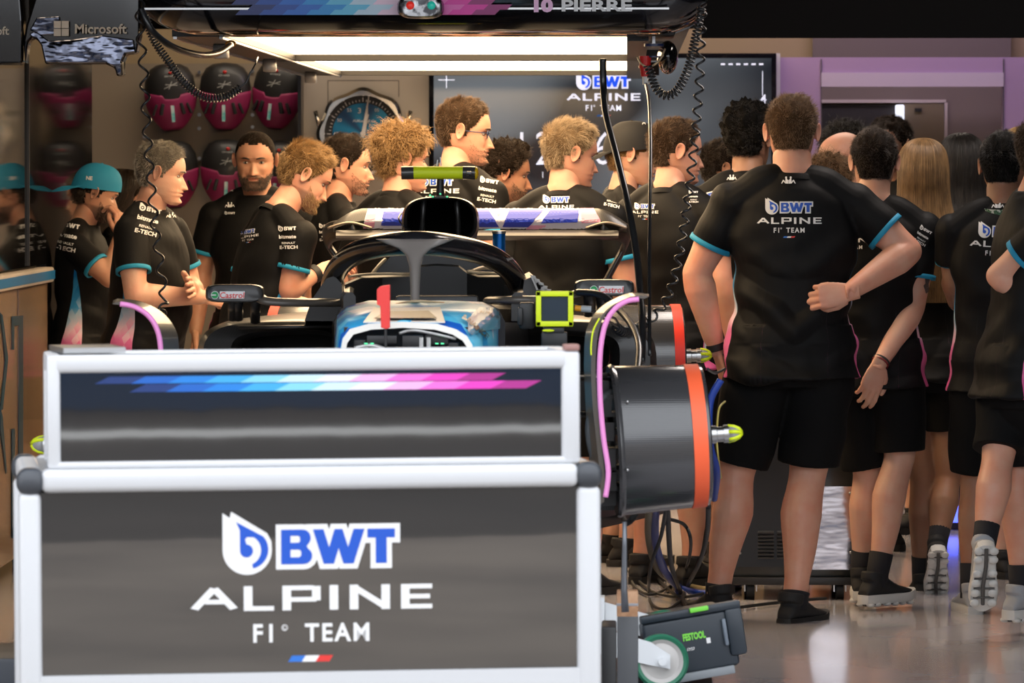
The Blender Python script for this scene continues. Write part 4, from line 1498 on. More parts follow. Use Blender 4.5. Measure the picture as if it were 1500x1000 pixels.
# ---------------------------------------------------------------- hanging helmets
HEL = mat('black_helmet_shell', (.016, .015, .015), .5, coat=.1, bump=(12, .2, .01, (1, 1, 1)))
MASK = mat('pink_mask', sr(150, 38, 88), .55)
def helmet():
    r = empty('helmet', (0, 0, 0), 0)
    k = 26.0 / FPX
    mb = MB(); rings = []
    prof = [(50, 3, 6), (48, 18, 14), (42, 28, 20), (30, 35, 26), (14, 37.5, 29), (-2, 37, 30), (-16, 34, 28), (-30, 27, 24), (-42, 18, 17), (-49, 9, 10)]
    for z, rx, ry in prof:
        rings.append([V((rx * k * math.cos(q), 0.0 + ry * k * math.sin(q) * .9, z * k)) for q in [2 * PI * j / 40 for j in range(40)]])
    mb.skin(rings[::-1]); sh = mb.build('shell', HEL, r, True)
    # face guard: wraps the lower front
    mb = MB(); rr = []
    for z in np.linspace(-1, 1, 15):
        row = []
        for a in np.linspace(-172, -8, 41):
            q = math.radians(a)
            top = 2 + 7 * abs(math.cos(q)) ** 1.5 - (5 if abs(math.cos(q)) < .35 else 0); zz = -47 + (top + 47) * (z + 1) / 2
            rx = float(np.interp(-zz, [-50, -48, -42, -30, -14, 2, 16, 30, 42, 49], [3, 18, 28, 35, 37.5, 37, 34, 27, 18, 9]))
            ry = float(np.interp(-zz, [-50, -48, -42, -30, -14, 2, 16, 30, 42, 49], [6, 14, 20, 26, 29, 30, 28, 24, 17, 10]))
            row.append(V(((rx + 1.6) * k * math.cos(q), (ry * .9 + 2.2) * k * math.sin(q), zz * k)))
        rr.append(row)
    mb.skin(rr, closed=False, caps=False); fg = mb.build('face_guard', MASK, r, True)
    so = fg.modifiers.new('t', 'SOLIDIFY'); so.thickness = .006
    mb = MB()
    for cx, w, ang in ((-15, 5, 14), (15, 5, -14), (-25, 3.5, 22), (25, 3.5, -22)):
        M = Matrix.Rotation(math.radians(ang), 4, 'Y')
        mb.box(V((cx * k, -.105 + abs(cx) * .0011, -17 * k)), (w * k, .03, 17 * k), M=M, bev=.004)
    mb.build('vent', BLACKPL, fg, auto=.5)
    mb = MB(); mb.box(V((0, -.112, -24 * k)), (5 * k, .006, 24 * k), bev=.002); mb.build('stripe', mat('aqua_stripe', sr(90, 190, 190), .4, var=(25, (.75, .75, .75), .4, .6)), fg)
    star = [(strokes([(-10, -4, 10, 4), (-3, -5, 2, 6), (-8, 2, 10, 0)], 1.2), mat('grey_print', (.35, .35, .33), .5), 0)]
    g = place(star, 0, 17) + fit(g_text('GIVI RACE', bold=.02), 0, 31, 16) + fit(g_text('BWT', bold=.05), 27, -13, 9)
    g = [(q, mat('grey_print'), 0) for q, m, l in g]
    bv = BVHTree.FromPolygons([v.co.copy() for v in sh.data.vertices], [tuple(p.vertices) for p in sh.data.polygons])
    vs = []; fs = []
    for gg, m, l in g[:2]:
        gg = subdiv2d(gg, 5); idx = []
        for x, y in gg[0]:
            h = bv.ray_cast(V((x * k, -1, y * k)), V((0, 1, 0)))[0]
            idx.append(len(vs)); vs.append((h or V((x * k, -.1, y * k))) + V((0, -.002, 0)))
        fs += [tuple(idx[i] for i in f) for f in gg[1]]
    new_mesh('decal', vs, fs, mat('grey_print'), sh)
    mb = MB(); mb.ball((1 * k, -.078, 36 * k), (3 * k, .006, 2.4 * k)); mb.build('red_badge', REDP, sh, True)
    mb = MB(); mb.tube([V((0, .09, 0.01)), V((0, .13, .01))], .012, 12); mb.build('wall_peg', STEEL, r)
    return r
def copy_tree(o, parent=None):
    c = o.copy(); COL.objects.link(c)
    if parent is not None: c.parent = parent
    for ch in [q for q in list(o.children)]:
        copy_tree(ch, c)
    return c
hl = [(250, 143, 'top left helmet of the rack on the wall'), (330, 142, 'top middle helmet of the rack, coiled cable hanging in front'), (407, 140, 'top right helmet of the rack beside the clock panel'),
      (253, 256, 'lower left helmet of the rack, behind the grey-haired man'), (332, 254, 'lower middle helmet of the rack, left of the bearded man'), (410, 256, 'lower right helmet of the rack, behind the bearded man')]
h0 = helmet()
for i, (px, py, t) in enumerate(hl):
    h = h0 if i == 0 else copy_tree(h0)
    h.location = P(px, py, 25.84); h.rotation_euler = (0, math.radians((-4, 0, 6, -3, 2, 4)[i]), math.radians((8, 0, -14, 6, 4, -8)[i]))
    tag(h, 'black helmet with pink face guard, ' + t.split(' of the rack')[0].replace(' helmet', '') + ' of the six' + (t.split(' of the rack')[1] if ' of the rack' in t else ''), 'helmet', 'helmets hanging on the back wall')
rv = 0
for i, (px, py) in enumerate(((292, 106), (292, 168), (292, 188), (370, 104), (370, 168), (370, 186), (212, 200), (292, 232))):
    mb = MB(); q = P(px, py, 25.945); mb.cyl(q, q + V((0, -.012, 0)), .009, 16)
    o = mb.build('wall_stud', STEEL, None, auto=.5); tag(o, 'small round steel stud on the grey helmet panel', 'stud', 'studs of the helmet panel')

# ---------------------------------------------------------------- left counter unit
cu = empty('counter_unit', (-2.42, 17.3, 0), 0, 'low beige side cabinet with dark teal line lettering along the black wall', 'cabinet')
CUB = mat('beige_laminate', sr(150, 126, 102), .22, coat=.2)
mb = MB(); mb.box((-.02, -.3, .60), (.30, 6.4, 1.02), bev=.01); mb.build('body', CUB, cu, auto=.5)
mb = MB(); mb.box((-.01, -.3, 1.135), (.33, 6.44, .06), bev=.01); mb.build('worktop', mat('pale_worktop', sr(200, 190, 180), .3), cu, auto=.5)
mb = MB(); mb.box((.1565, -.3, 1.135), (.004, 6.44, .034)); mb.build('edge_stripe', mat('blue_edge', sr(25, 105, 160), .4), cu)
TEALD = mat('dark_teal_line', sr(16, 58, 78), .4)
for i in range(4):
    mb = MB(); mb.box((.1325, -2.6 + i * 1.5, .60), (.004, .008, 1.0)); mb.build('panel_gap', mat('seam'), cu)
XP = -2.42 + .132 + .001
def onside(px, py):
    r_ = ray(px, py); t = XP / r_.x
    return V((0, 0, CAMH)) + r_ * t - cu.location
mb = MB()
def sq(pts): mb.prism([onside(*p) for p in pts], (.003, 0, 0))
sq([(17, 463), (33, 462), (33, 476), (17, 477)]); sq([(27, 476), (33, 476), (33, 690), (27, 692)]); sq([(17, 477), (20, 477), (20, 512), (17, 512)])
sq([(17, 628), (21, 628), (21, 786), (17, 788)]); sq([(27, 692), (33, 690), (33, 770), (27, 773)]); sq([(17, 772), (33, 768), (33, 780), (17, 786)])
sq([(0, 458), (3, 462), (11, 525), (9, 545), (3, 600), (0, 600), (7, 528)]); sq([(0, 598), (3, 610), (9, 690), (8, 694), (4, 660), (0, 630)])
mb.build('line_lettering', TEALD, cu)
for i in range(4):
    c_ = MB(); c_.cyl((.02, -3.2 + i * 1.95, .045), (.05, -3.2 + i * 1.95, .045), .045, 20); c_.box((.035, -3.2 + i * 1.95, .085), (.05, .03, .03)); c_.build('castor', RUBBER, cu, auto=.5)
# ================================================================== overhead boom with lights
gan = empty('overhead_boom', (-.66, 19.0, 2.0), 0, 'long glossy black overhead boom with light panels and a gradient stripe front', 'lighting boom')
def G(mb, name, m, parent=None, **k):
    mb.v = [V(p) - gan.location for p in mb.v]
    return mb.build(name, m, parent or gan, **k)
DG = 16.2
x0 = P(204, 20, DG).x; x1 = P(1036, 20, DG).x; zb = P(600, 47, DG).z; zt = zb + .42
mb = MB(); rings = []
for i in range(33):
    t = -1 + 2 * i / 32
    x = (x0 + x1) / 2 + (x1 - x0) / 2 * math.copysign(abs(t) ** .9 if True else t, t)
    e = 1 - max(0, (abs(t) - .78) / .22) ** 2.4 * .62
    lift = (1 - e) * .10
    rg = []
    for (y, z) in ((.0, .42), (-.0, .20), (-.012, .11), (.012, .05), (.06, .012), (.14, 0), (.6, 0), (.6, .42)):
        rg.append(V((x, DG + (y if y < .5 else y) + (1 - e) * .10 * (y < .5), zb + (lift + z * (1 - (1 - e) * .15)))))
    rings.append(rg)
mb.skin(rings); hs = G(mb, 'front_housing', BLACKGL, smooth=True, auto=.6)
# gradient stripes on the fascia
cols = [sr(10, 40, 110), sr(15, 75, 165), sr(20, 105, 200), sr(30, 145, 215), sr(95, 190, 225), sr(190, 215, 232), sr(236, 205, 225), sr(232, 150, 200), sr(226, 95, 178), sr(222, 40, 160), sr(150, 20, 110)]
def stripes(x_a, x_b, rows, n=11, jit=0.0):
    """parallelogram gradient: rows of (y0, y1, shift)"""
    L = []
    w = (x_b - x_a) / n
    for r_, (ya, yb, sh_) in enumerate(rows):
        for i in range(n):
            xx = x_a + i * w + sh_
            sl = (yb - ya) * 1.0
            m = mat('gradient_%d' % i, cols[i], .35)
            L.append((([(xx, ya), (xx + w, ya), (xx + w + sl, yb), (xx + sl, yb)], [(0, 1, 2, 3)]), m, 0))
    return L
k = DG / FPX
org = P(560, 22, DG); org = V((org.x, DG - .0145, org.z))
st = stripes(-215, 165, [(0, 7.5, 0), (7.5, 15, 18), (15, 23, -6), (23, 31, 14)])
o = print_on_plane(st, org - gan.location, (k, 0, 0), (0, .0, k), 'gradient_band', hs)
nm = fit(g_text('PIERRE', bold=.03), 875, 0, 103, 17); nn_ = fit(g_text('10', bold=.06), 797, 0, 28, 20)
mp_ = mat('pale_pink_print', sr(240, 190, 225), .5)
org2 = P(0, 9, DG)
nm = [(g, m, 1) for g, m, l in nm] + [(g, mp_, 1) for g, m, l in nn_]
print_on_plane(nm, V((org2.x, DG - .0165, org2.z)) - gan.location, (k, 0, 0), (0, 0, k), 'name_lettering', hs)
mb = MB(); a = P(210, 13, DG); b = P(980, 13, DG)
mb.box(((a.x + b.x) / 2, DG - .007, a.z), (b.x - a.x, .006, .006)); G(mb, 'silver_trim', STEEL)
# light panels, near and far
zl = CAMH + .45
LIT = mat('light_panel_diffuser', (.9, .85, .75), .5, emit=(1, .71, .41), estr=8.6)
FRM = mat('boom_frame', (.012, .011, .011), .35)
xl, xr = -1.305, 0.0
for (ya, yb, nme) in ((16.75, 20.15, 'light_panel'), (20.42, 23.4, 'light_panel')):
    mb = MB(); mb.box(((xl + xr) / 2, (ya + yb) / 2, zl + .012), (xr - xl, yb - ya, .02)); G(mb, nme, LIT)
mb = MB()
mb.box(((xl + xr) / 2, 20.07, zl + .30), (1.75, 6.9, .5)); G(mb, 'housing', mat('boom_black', (.012, .012, .012), .35))
mb = MB()
mb.box(((xl + xr) / 2, 20.285, zl), (xr - xl + .3, .22, .04)); mb.box((xl - .085, 20.05, zl + .01), (.17, 6.9, .06)); mb.box((xr + .035, 20.05, zl - .0), (.07, 6.9, .07)); mb.box(((xl + xr) / 2, 23.46, zl + .01), (1.6, .10, .06))
G(mb, 'frame', FRM)
mb = MB(); mb.box((xl - .16, 20.05, zl - .022), (.012, 6.9, .012)); mb.box((xl - .01, 20.05, zl - .022), (.012, 6.9, .012)); G(mb, 'rail', STEEL)
for k_, y in enumerate((17.6, 20.0, 22.6)):
    mb = MB(); mb.box((xl - .09, y, zl - .045), (.05, .09, .05), bev=.006); G(mb, 'connector_box', mat('grey_buckle', (.35, .35, .35), .3, metal=.6), auto=.5)
for sx in (-1.2, -.1):       # hangers to the ceiling
    mb = MB()
    mb.cyl((sx, 18, zl + .3), (sx, 18, 3.45), .03, 12); mb.cyl((sx, 22, zl + .3), (sx, 22, 3.45), .03, 12); G(mb, 'hanger', FRM)
# signal lamps
tl = MB(); c = P(617, 12, DG)
rg = []
for y, s_ in ((0.02, .98), (-.05, 1.0), (-.075, .93), (-.082, .8)):
    rg.append([V((c.x + .074 * s_ * math.copysign(abs(math.cos(q)) ** .6, math.cos(q)), DG + y, c.z + .001 + .036 * s_ * math.copysign(abs(math.sin(q)) ** .75, math.sin(q)))) for q in [2 * PI * j / 36 for j in range(36)]])
tl.skin(rg); sig = G(tl, 'signal_unit', mat('mottled_chrome', (.35, .35, .36), .25, metal=.9, var=(40, (.06, .06, .065), .42, .55)), smooth=True, auto=.7)
for px, cc, nme in ((601, sr(230, 50, 40), 'red_lamp'), (632, sr(40, 180, 160), 'green_lamp')):
    q = P(px, 8, DG - .08); mb = MB(); mb.ball(q, (.0135, .010, .0135), 20, 12); G(mb, 'signal_lamp', mat(nme, cc, .2, emit=cc, estr=.35), sig, smooth=True)
# sockets and gear at the right end
mb = MB()
q = P(935, 78, 16.6)
mb.box((q.x + .02, 16.85, zl + .04), (.02, .5, .14)); mb.box((q.x + .05, 16.8, zl + .03), (.01, .45, .15)); G(mb, 'bracket_plate', STEEL)
q = P(960, 72, 16.5)
mb = MB(); mb.box((q.x, 16.75, zl + .03), (.13, .4, .10), bev=.01); G(mb, 'socket_box', BLACKPL, auto=.5)
mb = MB(); mb.tube([P(958, 64, 16.5), P(958, 68, 16.5)], .032, 24); mb.tube([P(958, 82, 16.5), P(958, 84, 16.5)], .022, 20); G(mb, 'blue_socket', mat('navy_plastic', sr(30, 45, 85), .35), auto=.5)
mb = MB(); mb.tube([P(945, 82, 16.5), P(945, 98, 16.5), P(945, 112, 16.5)], [.020, .018, .013], 18); mb.tube([P(945, 96, 16.5), P(945, 100, 16.5)], .021, 18); G(mb, 'red_plug', mat('red_plastic', sr(190, 35, 35), .35), auto=.5)
mb = MB(); mb.tube([P(946, 112, 16.5), P(946, 124, 16.5)], .010, 14); G(mb, 'plug_sleeve', mat('pale_plastic', (.6, .58, .55), .5), auto=.5)
mb = MB(); c = P(978, 84, 16.7); mb.ball(c, (.034, .11, .055), 24, 14); G(mb, 'round_pod', BLACKGL, smooth=True)

# ---------------------------------------------------------------- cables from the boom
CAB = mat('black_cable', (.013, .013, .014), .32, coat=.3)
def cable(name, pts, r, label, cat='cable', m=None, group=None, n=8, mod=8):
    pl = crv(pts, mod)
    mb = MB(); base = V(pl[0]); mb.tube([p - base for p in pl], r, n)
    o = mb.build(name, m or CAB, None, True); o.location = base
    return tag(o, label, cat, group)
def coil(name, pts, r, pitch, wire, label, tails=None, per=12, group='coiled cables hanging from the boom'):
    path = crv(pts, 16)
    h = helix(path, r, pitch, per)
    if tails:
        if tails[0]: h = [V(p) for p in tails[0]] + h
        if tails[1]: h = h + [V(p) for p in tails[1]]
    mb = MB(); base = V(h[0]); mb.tube([p - base for p in h], wire, 7)
    o = mb.build(name, CAB, None, True); o.location = base
    return tag(o, label, 'cable', group)
A = 15.9
coil('coiled_cable', [P(212, 22, A), P(225, 58, A), P(248, 92, A), P(268, 120, A), P(298, 142, A), P(330, 142, A), P(352, 128, A)], .0115, .0095, .0026, 'tightly coiled black cable sagging in front of the top row of helmets', (None, [P(361, 121, A), P(366, 108, A), P(374, 94, A), P(378, 84, A + 1.0)]))
coil('coiled_cable', [P(204, -14, A), P(206, 50, A), P(211, 110, A), P(214, 170, A), P(219, 240, A), P(227, 330, A), P(236, 400, A), P(240, 448, A), P(228, 470, 15.7)], .0135, .072, .0038, 'stretched wavy black cable hanging down in front of the grey-haired man', per=16)
coil('coiled_cable', [P(1028, 10, A), P(1020, 50, A), P(1008, 100, A), P(992, 132, A), P(976, 140, A), P(962, 130, A), P(953, 108, A), P(949, 96, A)], .0125, .011, .0028, 'tightly coiled black cable looping under the right end of the boom')
coil('coiled_cable', [P(1030, -14, A), P(1027, 60, A), P(1024, 130, A), P(1016, 220, A), P(1006, 300, A), P(994, 380, A), P(980, 430, A), P(962, 458, A), P(938, 478, A), P(914, 486, 15.4), P(902, 478, 15.2)], .0125, .046, .0038, 'stretched coiled black cable hanging beside the curly black-haired man', (None, [P(901, 466, 15.1), P(890, 462, 15.0), P(862, 452, 14.9)]), per=16)
cable('corrugated_hose', [P(206, 12, 15.8), P(222, 44, 15.8), P(252, 68, 15.9), P(290, 80, 16.1), P(318, 78, 16.4), P(338, 66, 16.7)], .0105, 'thick corrugated black hose sagging under the left end of the boom', 'hose', n=12)
mb = MB(); q = P(338, 64, 16.75); mb.ball(q, (.018, .012, .012)); o = mb.build('cable_tie', mat('orange_plastic', sr(225, 150, 30), .5), None, True); o.location = (0, 0, 0); tag(o, 'small orange connector where the corrugated hose meets the boom', 'connector')
cable('air_hose', [P(883, 86, 16.2), P(884, 130, 16.2), P(888, 170, 16.1), P(904, 232, 15.9), P(920, 300, 15.7), P(932, 370, 15.6), P(938, 430, 15.5), P(941, 470, 15.4), P(940, 530, 15.3)], .011, 'thick braided black hose running from the light panel down to the car', 'hose', n=12)
cable('thin_cable', [P(946, 122, 16.5), P(951, 150, 16.3), P(953, 210, 16.0), P(952, 300, 15.7), P(951, 400, 15.5), P(952, 520, 15.3)], .0055, 'thin black cable hanging straight down from the red plug')
cable('thin_cable', [P(934, 84, 16.45), P(940, 94, 16.4), P(952, 98, 16.4), P(966, 88, 16.4), P(974, 72, 16.5)], .0032, 'pale wire looped beside the red plug', m=mat('pale_wire', sr(190, 165, 130), .4))

# ---------------------------------------------------------------- hanging sign panels, upper left
def sign(pts, d, name, label, textpx=None):
    cx = sum(p[0] for p in pts) / len(pts); base = P(cx, 60, d)
    mb = MB(); mb.prism([P(x, y, d) - base for x, y in pts], (0, .10, 0))
    o = mb.build(name, BLACKGL, None); o.location = base
    b = o.modifiers.new('b', 'BEVEL'); b.width = .012; b.segments = 4; b.limit_method = 'ANGLE'
    return tag(o, label, 'sign', 'hanging sign panels at the upper left')
d = 18.4
s1 = sign([(56, -20), (206, -20), (205, 52), (200, 78), (184, 80), (180, 90), (180, 111), (171, 112), (168, 100), (155, 94), (66, 94), (60, 66), (54, 58), (47, 56), (41, 62), (37, 94), (34, 60), (38, 38)], d, 'sign_panel', 'glossy black hanging sign panel with white window logo and Microsoft lettering')
s2 = sign([(-60, -20), (30, -20), (34, 30), (33, 93), (28, 95), (-60, 95)], d, 'sign_panel', 'glossy black hanging sign panel cut by the left edge, ending in oft')
CHR = mat('rippled_chrome', (.15, .16, .21), .10, metal=1, bump=(2.6, .6, .05, (1, 1, 2)))
def chrome(s, pts):
    mb = MB(); mb.prism([P(x, y, d - .004) - s.location for x, y in pts], (0, -.012, 0)); o = mb.build('chrome_skirt', CHR, s)
    bv_ = o.modifiers.new('b', 'BEVEL'); bv_.width = .004; bv_.segments = 3; bv_.limit_method = 'ANGLE'
chrome(s1, [(43, 50), (50, 46), (56, 48), (72, 60), (104, 58), (150, 52), (196, 58), (199, 76), (183, 78), (178, 90), (178, 109), (172, 109), (168, 98), (155, 92), (67, 92), (61, 66), (54, 56), (47, 54)])
chrome(s1, [(54, 26), (88, 24), (88, 50), (60, 52), (44, 44)])
k = d / FPX; L = []
for i in (0, 1):
    for j in (0, 1):
        L.append((([(i * 11.5, j * 11.5), (i * 11.5 + 10.5, j * 11.5), (i * 11.5 + 10.5, j * 11.5 + 10.5), (i * 11.5, j * 11.5 + 10.5)], [(0, 1, 2, 3)]), WHITEP, 0))
L += fit(g_text('Microsoft', bold=.02), 69, 10.5, 76)
q = P(80, 53, d); print_on_plane(L, q + V((0, -.025, 0)) - s1.location, (k, 0, 0), (0, 0, k), 'lettering', s1)
q = P(4, 45, d); print_on_plane(fit(g_text('oft', bold=.02), 0, 0, 19), q + V((0, -.004, 0)) - s2.location, (k, 0, 0), (0, 0, k), 'lettering', s2)
# ================================================================== the racing car on its stands
car = empty('racing_car', P(600, 1100, 15.6) * 1.0, 0, 'black and blue single-seater racing car raised on stands without wheels or nose', 'racing car')
car.location = (-.60, 15.6, 0.0)
CO = V(car.location)
def K(mb, name, m, parent=None, **k):
    mb.v = [V(p) - CO for p in mb.v]
    return mb.build(name, m, parent or car, **k)
def PP(pts, d=None):
    return [P(*p) if len(p) == 3 else P(p[0], p[1], d) for p in pts]
CARB = mat('woven_carbon', (.020, .019, .019), .36, spec=.5, coat=.3, coat_rough=.12)
nt = CARB.node_tree; tc = nt.nodes.new('ShaderNodeTexCoord'); ck_ = nt.nodes.new('ShaderNodeTexChecker'); ck_.inputs['Scale'].default_value = 330
ck_.inputs['Color1'].default_value = (.013, .013, .013, 1); ck_.inputs['Color2'].default_value = (.034, .031, .029, 1)
nt.links.new(tc.outputs['Object'], ck_.inputs['Vector']); nt.links.new(ck_.outputs['Color'], nt.nodes['Principled BSDF'].inputs['Base Color'])
DARKC = mat('matt_black_bodywork', (.012, .012, .014), .38, spec=.5, coat=.25)
# livery: leaning blocks of blues and white
LIV = mat('blue_block_livery', (.2, .5, .8), .4, coat=.15)
nt = LIV.node_tree; b = nt.nodes['Principled BSDF']
tc = nt.nodes.new('ShaderNodeTexCoord'); sp = nt.nodes.new('ShaderNodeSeparateXYZ'); nt.links.new(tc.outputs['Object'], sp.inputs[0])
def nm(op, x, y=None):
    n = nt.nodes.new('ShaderNodeMath'); n.operation = op
    for i, q in enumerate((x, y)):
        if q is None: continue
        if isinstance(q, (int, float)): n.inputs[i].default_value = q
        else: nt.links.new(q, n.inputs[i])
    return n.outputs[0]
u = nm('FLOOR', nm('MULTIPLY', nm('ADD', sp.outputs[0], nm('MULTIPLY', sp.outputs[1], .12)), 13.0))
v = nm('FLOOR', nm('MULTIPLY', nm('ADD', sp.outputs[1], nm('MULTIPLY', sp.outputs[2], 2.2)), 3.6))
cx = nt.nodes.new('ShaderNodeCombineXYZ'); nt.links.new(u, cx.inputs[0]); nt.links.new(v, cx.inputs[1])
wn = nt.nodes.new('ShaderNodeTexWhiteNoise'); nt.links.new(cx.outputs[0], wn.inputs['Vector'])
cr = nt.nodes.new('ShaderNodeValToRGB'); cr.color_ramp.interpolation = 'CONSTANT'
e = cr.color_ramp.elements; e[0].color = (*sr(84, 186, 222), 1); e[1].position = .34; e[1].color = (*sr(52, 158, 212), 1)
for p_, c_ in ((.56, sr(24, 92, 186)), (.70, sr(110, 200, 230)), (.93, sr(215, 225, 240))):
    q = e.new(p_); q.color = (*c_, 1)
nt.links.new(wn.outputs['Value'], cr.inputs[0]); nt.links.new(cr.outputs[0], b.inputs['Base Color'])
SKYB = mat('sky_blue_panel', sr(80, 185, 225), .3, coat=.5)
WBULK = mat('white_bulkhead_rim', sr(225, 222, 215), .35, coat=.3)

# ---- nose bulkhead and front of the tub
def outl(pts, d): return [P(x, y, d) for x, y in pts]
Aout = [(495, 620), (498, 520), (502, 496), (512, 482), (540, 474), (590, 471), (640, 474), (668, 482), (684, 492), (692, 505), (694, 540), (690, 620)]
Bout = [(492, 620), (491, 510), (493, 474), (506, 461), (540, 453), (600, 450), (660, 450), (706, 453), (722, 461), (727, 476), (728, 520), (722, 620)]
Cout = [(492, 600), (490, 500), (494, 462), (508, 448), (540, 440), (600, 440), (660, 440), (706, 442), (724, 450), (730, 468), (730, 510), (722, 600)]
mb = MB(); mb.skin([outl(Aout, 13.4), outl(Bout, 14.5), outl(Cout, 15.2), outl(Cout, 15.6)], caps=False)
tub = K(mb, 'nose_cover', LIV, smooth=True, auto=.6)
tub.modifiers.new('t', 'SOLIDIFY').thickness = .008
mb = MB()
Ain = [(x + (595 - x) * .07, y + (560 - y) * .10) for x, y in Aout]
r1 = outl(Aout, 13.395); r2 = outl(Ain, 13.39); r3 = outl(Ain, 13.46)
mb.skin([outl(Aout, 13.43), r1, r2, r3], caps=False); K(mb, 'bulkhead_rim', WBULK, auto=.5)
mb = MB(); q = P(595, 545, 13.6); mb.box(q, (.33, .02, .24)); K(mb, 'bulkhead', DARKC)
mb = MB()     # front bulkhead gear
for (px, py, w, h, dd) in ((560, 497, 44, 12, 13.42), (605, 500, 30, 18, 13.42), (640, 497, 34, 14, 13.43), (528, 503, 18, 12, 13.44), (664, 507, 16, 12, 13.44), (600, 512, 120, 8, 13.41)):
    q = P(px, py, dd); mb.box(q, (w / 560, .05, h / 560), bev=.002)
K(mb, 'master_cylinder_box', BLACKPL, auto=.5)
for px in (617, 628):
    mb = MB(); mb.tube([P(px, 494, 13.4), P(px, 511, 13.4)], .007, 14); K(mb, 'reservoir', STEEL, auto=.5)
mb = MB(); mb.tube(crv([P(520, 510, 13.40), P(545, 506, 13.39), (P(575, 516, 13.39))], 5), .006, 8); mb.tube(crv([P(585, 488, 13.40), P(610, 484, 13.39), P(668, 496, 13.40)], 5), .004, 8); K(mb, 'pipe', mat('silver_pipe', (.5, .5, .5), .35, metal=.7), smooth=True)
for px in (536, 545, 640, 648):
    mb = MB(); mb.box(P(px, 503, 13.385), (.008, .004, .003)); K(mb, 'green_light', mat('green_led', (.1, .7, .3), .3, emit=(.1, .9, .4), estr=1.0))
# white shroud over the front of the cover, black strake lines
mb = MB(); top = [(505, 492), (515, 480), (545, 469), (660, 469), (676, 478), (688, 490)]
# top deck: pale centre panel with dark inspection slot
pa = [P(x, y, dd) + V((0, 0, .003)) for x, y, dd in ((532, 474.5, 13.42), (652, 474.5, 13.42), (645, 452.5, 14.45), (548, 453.5, 14.45))]
mb.prism(pa, (0, 0, .003)); K(mb, 'top_deck', WBULK)
pa = [P(x, y, dd) + V((0, 0, .008)) for x, y, dd in ((548, 471, 13.5), (640, 471, 13.5), (628, 460, 14.0), (565, 461, 14.0))]
mb = MB(); mb.prism(pa, (0, 0, .002)); K(mb, 'inspection_slot', DARKC)
# side panel in sky blue with name marks
sp_ = [(731, 452), (722, 449), (700, 470), (692, 505), (722, 498), (729, 480)]
print_bv = bvh_of(tub)
print_on([(_fill([[(0, 0), (60, 16), (62, 52), (26, 52), (0, 30)]]), SKYB, 0)], tub, 706, 474, 46, 0, 1, 'sky_panel', bv=print_bv, eps=.010, maxe=.5)
print_on([(g, DARKC, 1) for g, m, l in g_text('BINANCE', bold=.03)], tub, 693, 482, 40, 40, 1, 'sponsor_lettering', bv=print_bv, eps=.011, maxe=.5)
print_on([(g, DARKC, 1) for g, m, l in g_text('H.Moser', bold=-.005, shear=.4)], tub, 714, 464, 28, 8, 1, 'signature', bv=print_bv, eps=.011, maxe=.5)
# ---- monocoque sides back to the engine cover
mb = MB()
def hull(yw, d, x0_, x1_, ytop): return [P(x0_, 640, d), P(x0_, ytop + 26, d), P(x0_ + 10, ytop + 6, d), P(x0_ + 26, ytop, d), P(x1_ - 26, ytop, d), P(x1_ - 10, ytop + 6, d), P(x1_, ytop + 26, d), P(x1_, 640, d)]
mb.skin([hull(0, 15.22, 490, 740, 446), hull(0, 15.7, 486, 774, 447)]); K(mb, 'monocoque', CARB, auto=.4)
# cockpit surround: raised rim in a U and head rest
def urim(y0, y1, out, d0, th):
    L = []
    for (px, d) in ((500 - out, 15.15), (498 - out, 15.6), (508 - out, 16.0), (560, 16.3), (690, 16.3), (744 + out, 16.0), (762 + out, 15.6), (760 + out, 15.15)):
        L.append((px, d))
    return L
mb = MB(); rings = []
U = crv([V((512, 15.15, 0)), V((508, 15.6, 0)), V((516, 16.0, 0)), V((560, 16.28, 0)), V((625, 16.34, 0)), V((700, 16.28, 0)), V((748, 16.0, 0)), V((762, 15.6, 0)), V((758, 15.15, 0))], 5)
for q in U:
    yt = 428 - 22 * smoothstep(15.4, 16.3, q.y); w = 9
    sgn = -1 if q.x < 635 else 1
    rings.append([P(q.x - w, 470, q.y), P(q.x - w, yt + 6, q.y), P(q.x - w + 5, yt, q.y), P(q.x + w - 5, yt, q.y), P(q.x + w, yt + 6, q.y), P(q.x + w, 470, q.y)])
mb.skin(rings, caps=True); K(mb, 'cockpit_surround', CARB, auto=.5)
mb = MB(); rings = []
for px, yt, d_ in ((505, 414, 15.7), (530, 404, 16.0), (560, 403, 16.15), (606, 402, 16.2), (614, 388, 16.2), (640, 386, 16.2), (672, 388, 16.2), (684, 397, 16.2), (700, 403, 16.15), (740, 403, 16.0), (764, 408, 15.7)):
    rings.append([P(px, 470, d_), P(px, yt + 3, d_), P(px, yt, d_ + .03), P(px, yt + 2, d_ + .16), P(px, 470, d_ + .16)])
mb.skin(rings); K(mb, 'head_rest', mat('dark_foam_pad', (.022, .021, .021), .5), auto=.5)
mb = MB(); mb.tube(crv([P(512, 405, 15.9), P(540, 401.5, 16.05), P(600, 401, 16.12)], 5), .004, 8); mb.tube(crv([P(684, 397, 16.1), P(704, 400, 16.1), P(752, 401, 16.0)], 5), .005, 8); K(mb, 'trim_edge', mat('pale_wire'), smooth=True)
for i_, (pts_, r__) in enumerate((([(545, 401, 16.25), (556, 388, 16.3), (564, 380, 16.35)], .006), ([(690, 398, 16.2), (712, 392, 16.3), (742, 398, 16.3)], .007))):
    mb = MB(); mb.tube(crv([P(*q) for q in pts_], 5), r__, 8); K(mb, 'harness_pipe', mat('pale_wire'), smooth=True)
mb = MB(); mb.tube(crv([P(580, 446, 14.95), P(610, 441, 14.9), P(650, 444, 14.95)], 6), .004, 8); K(mb, 'screen_rim', mat('pale_wire'), smooth=True)
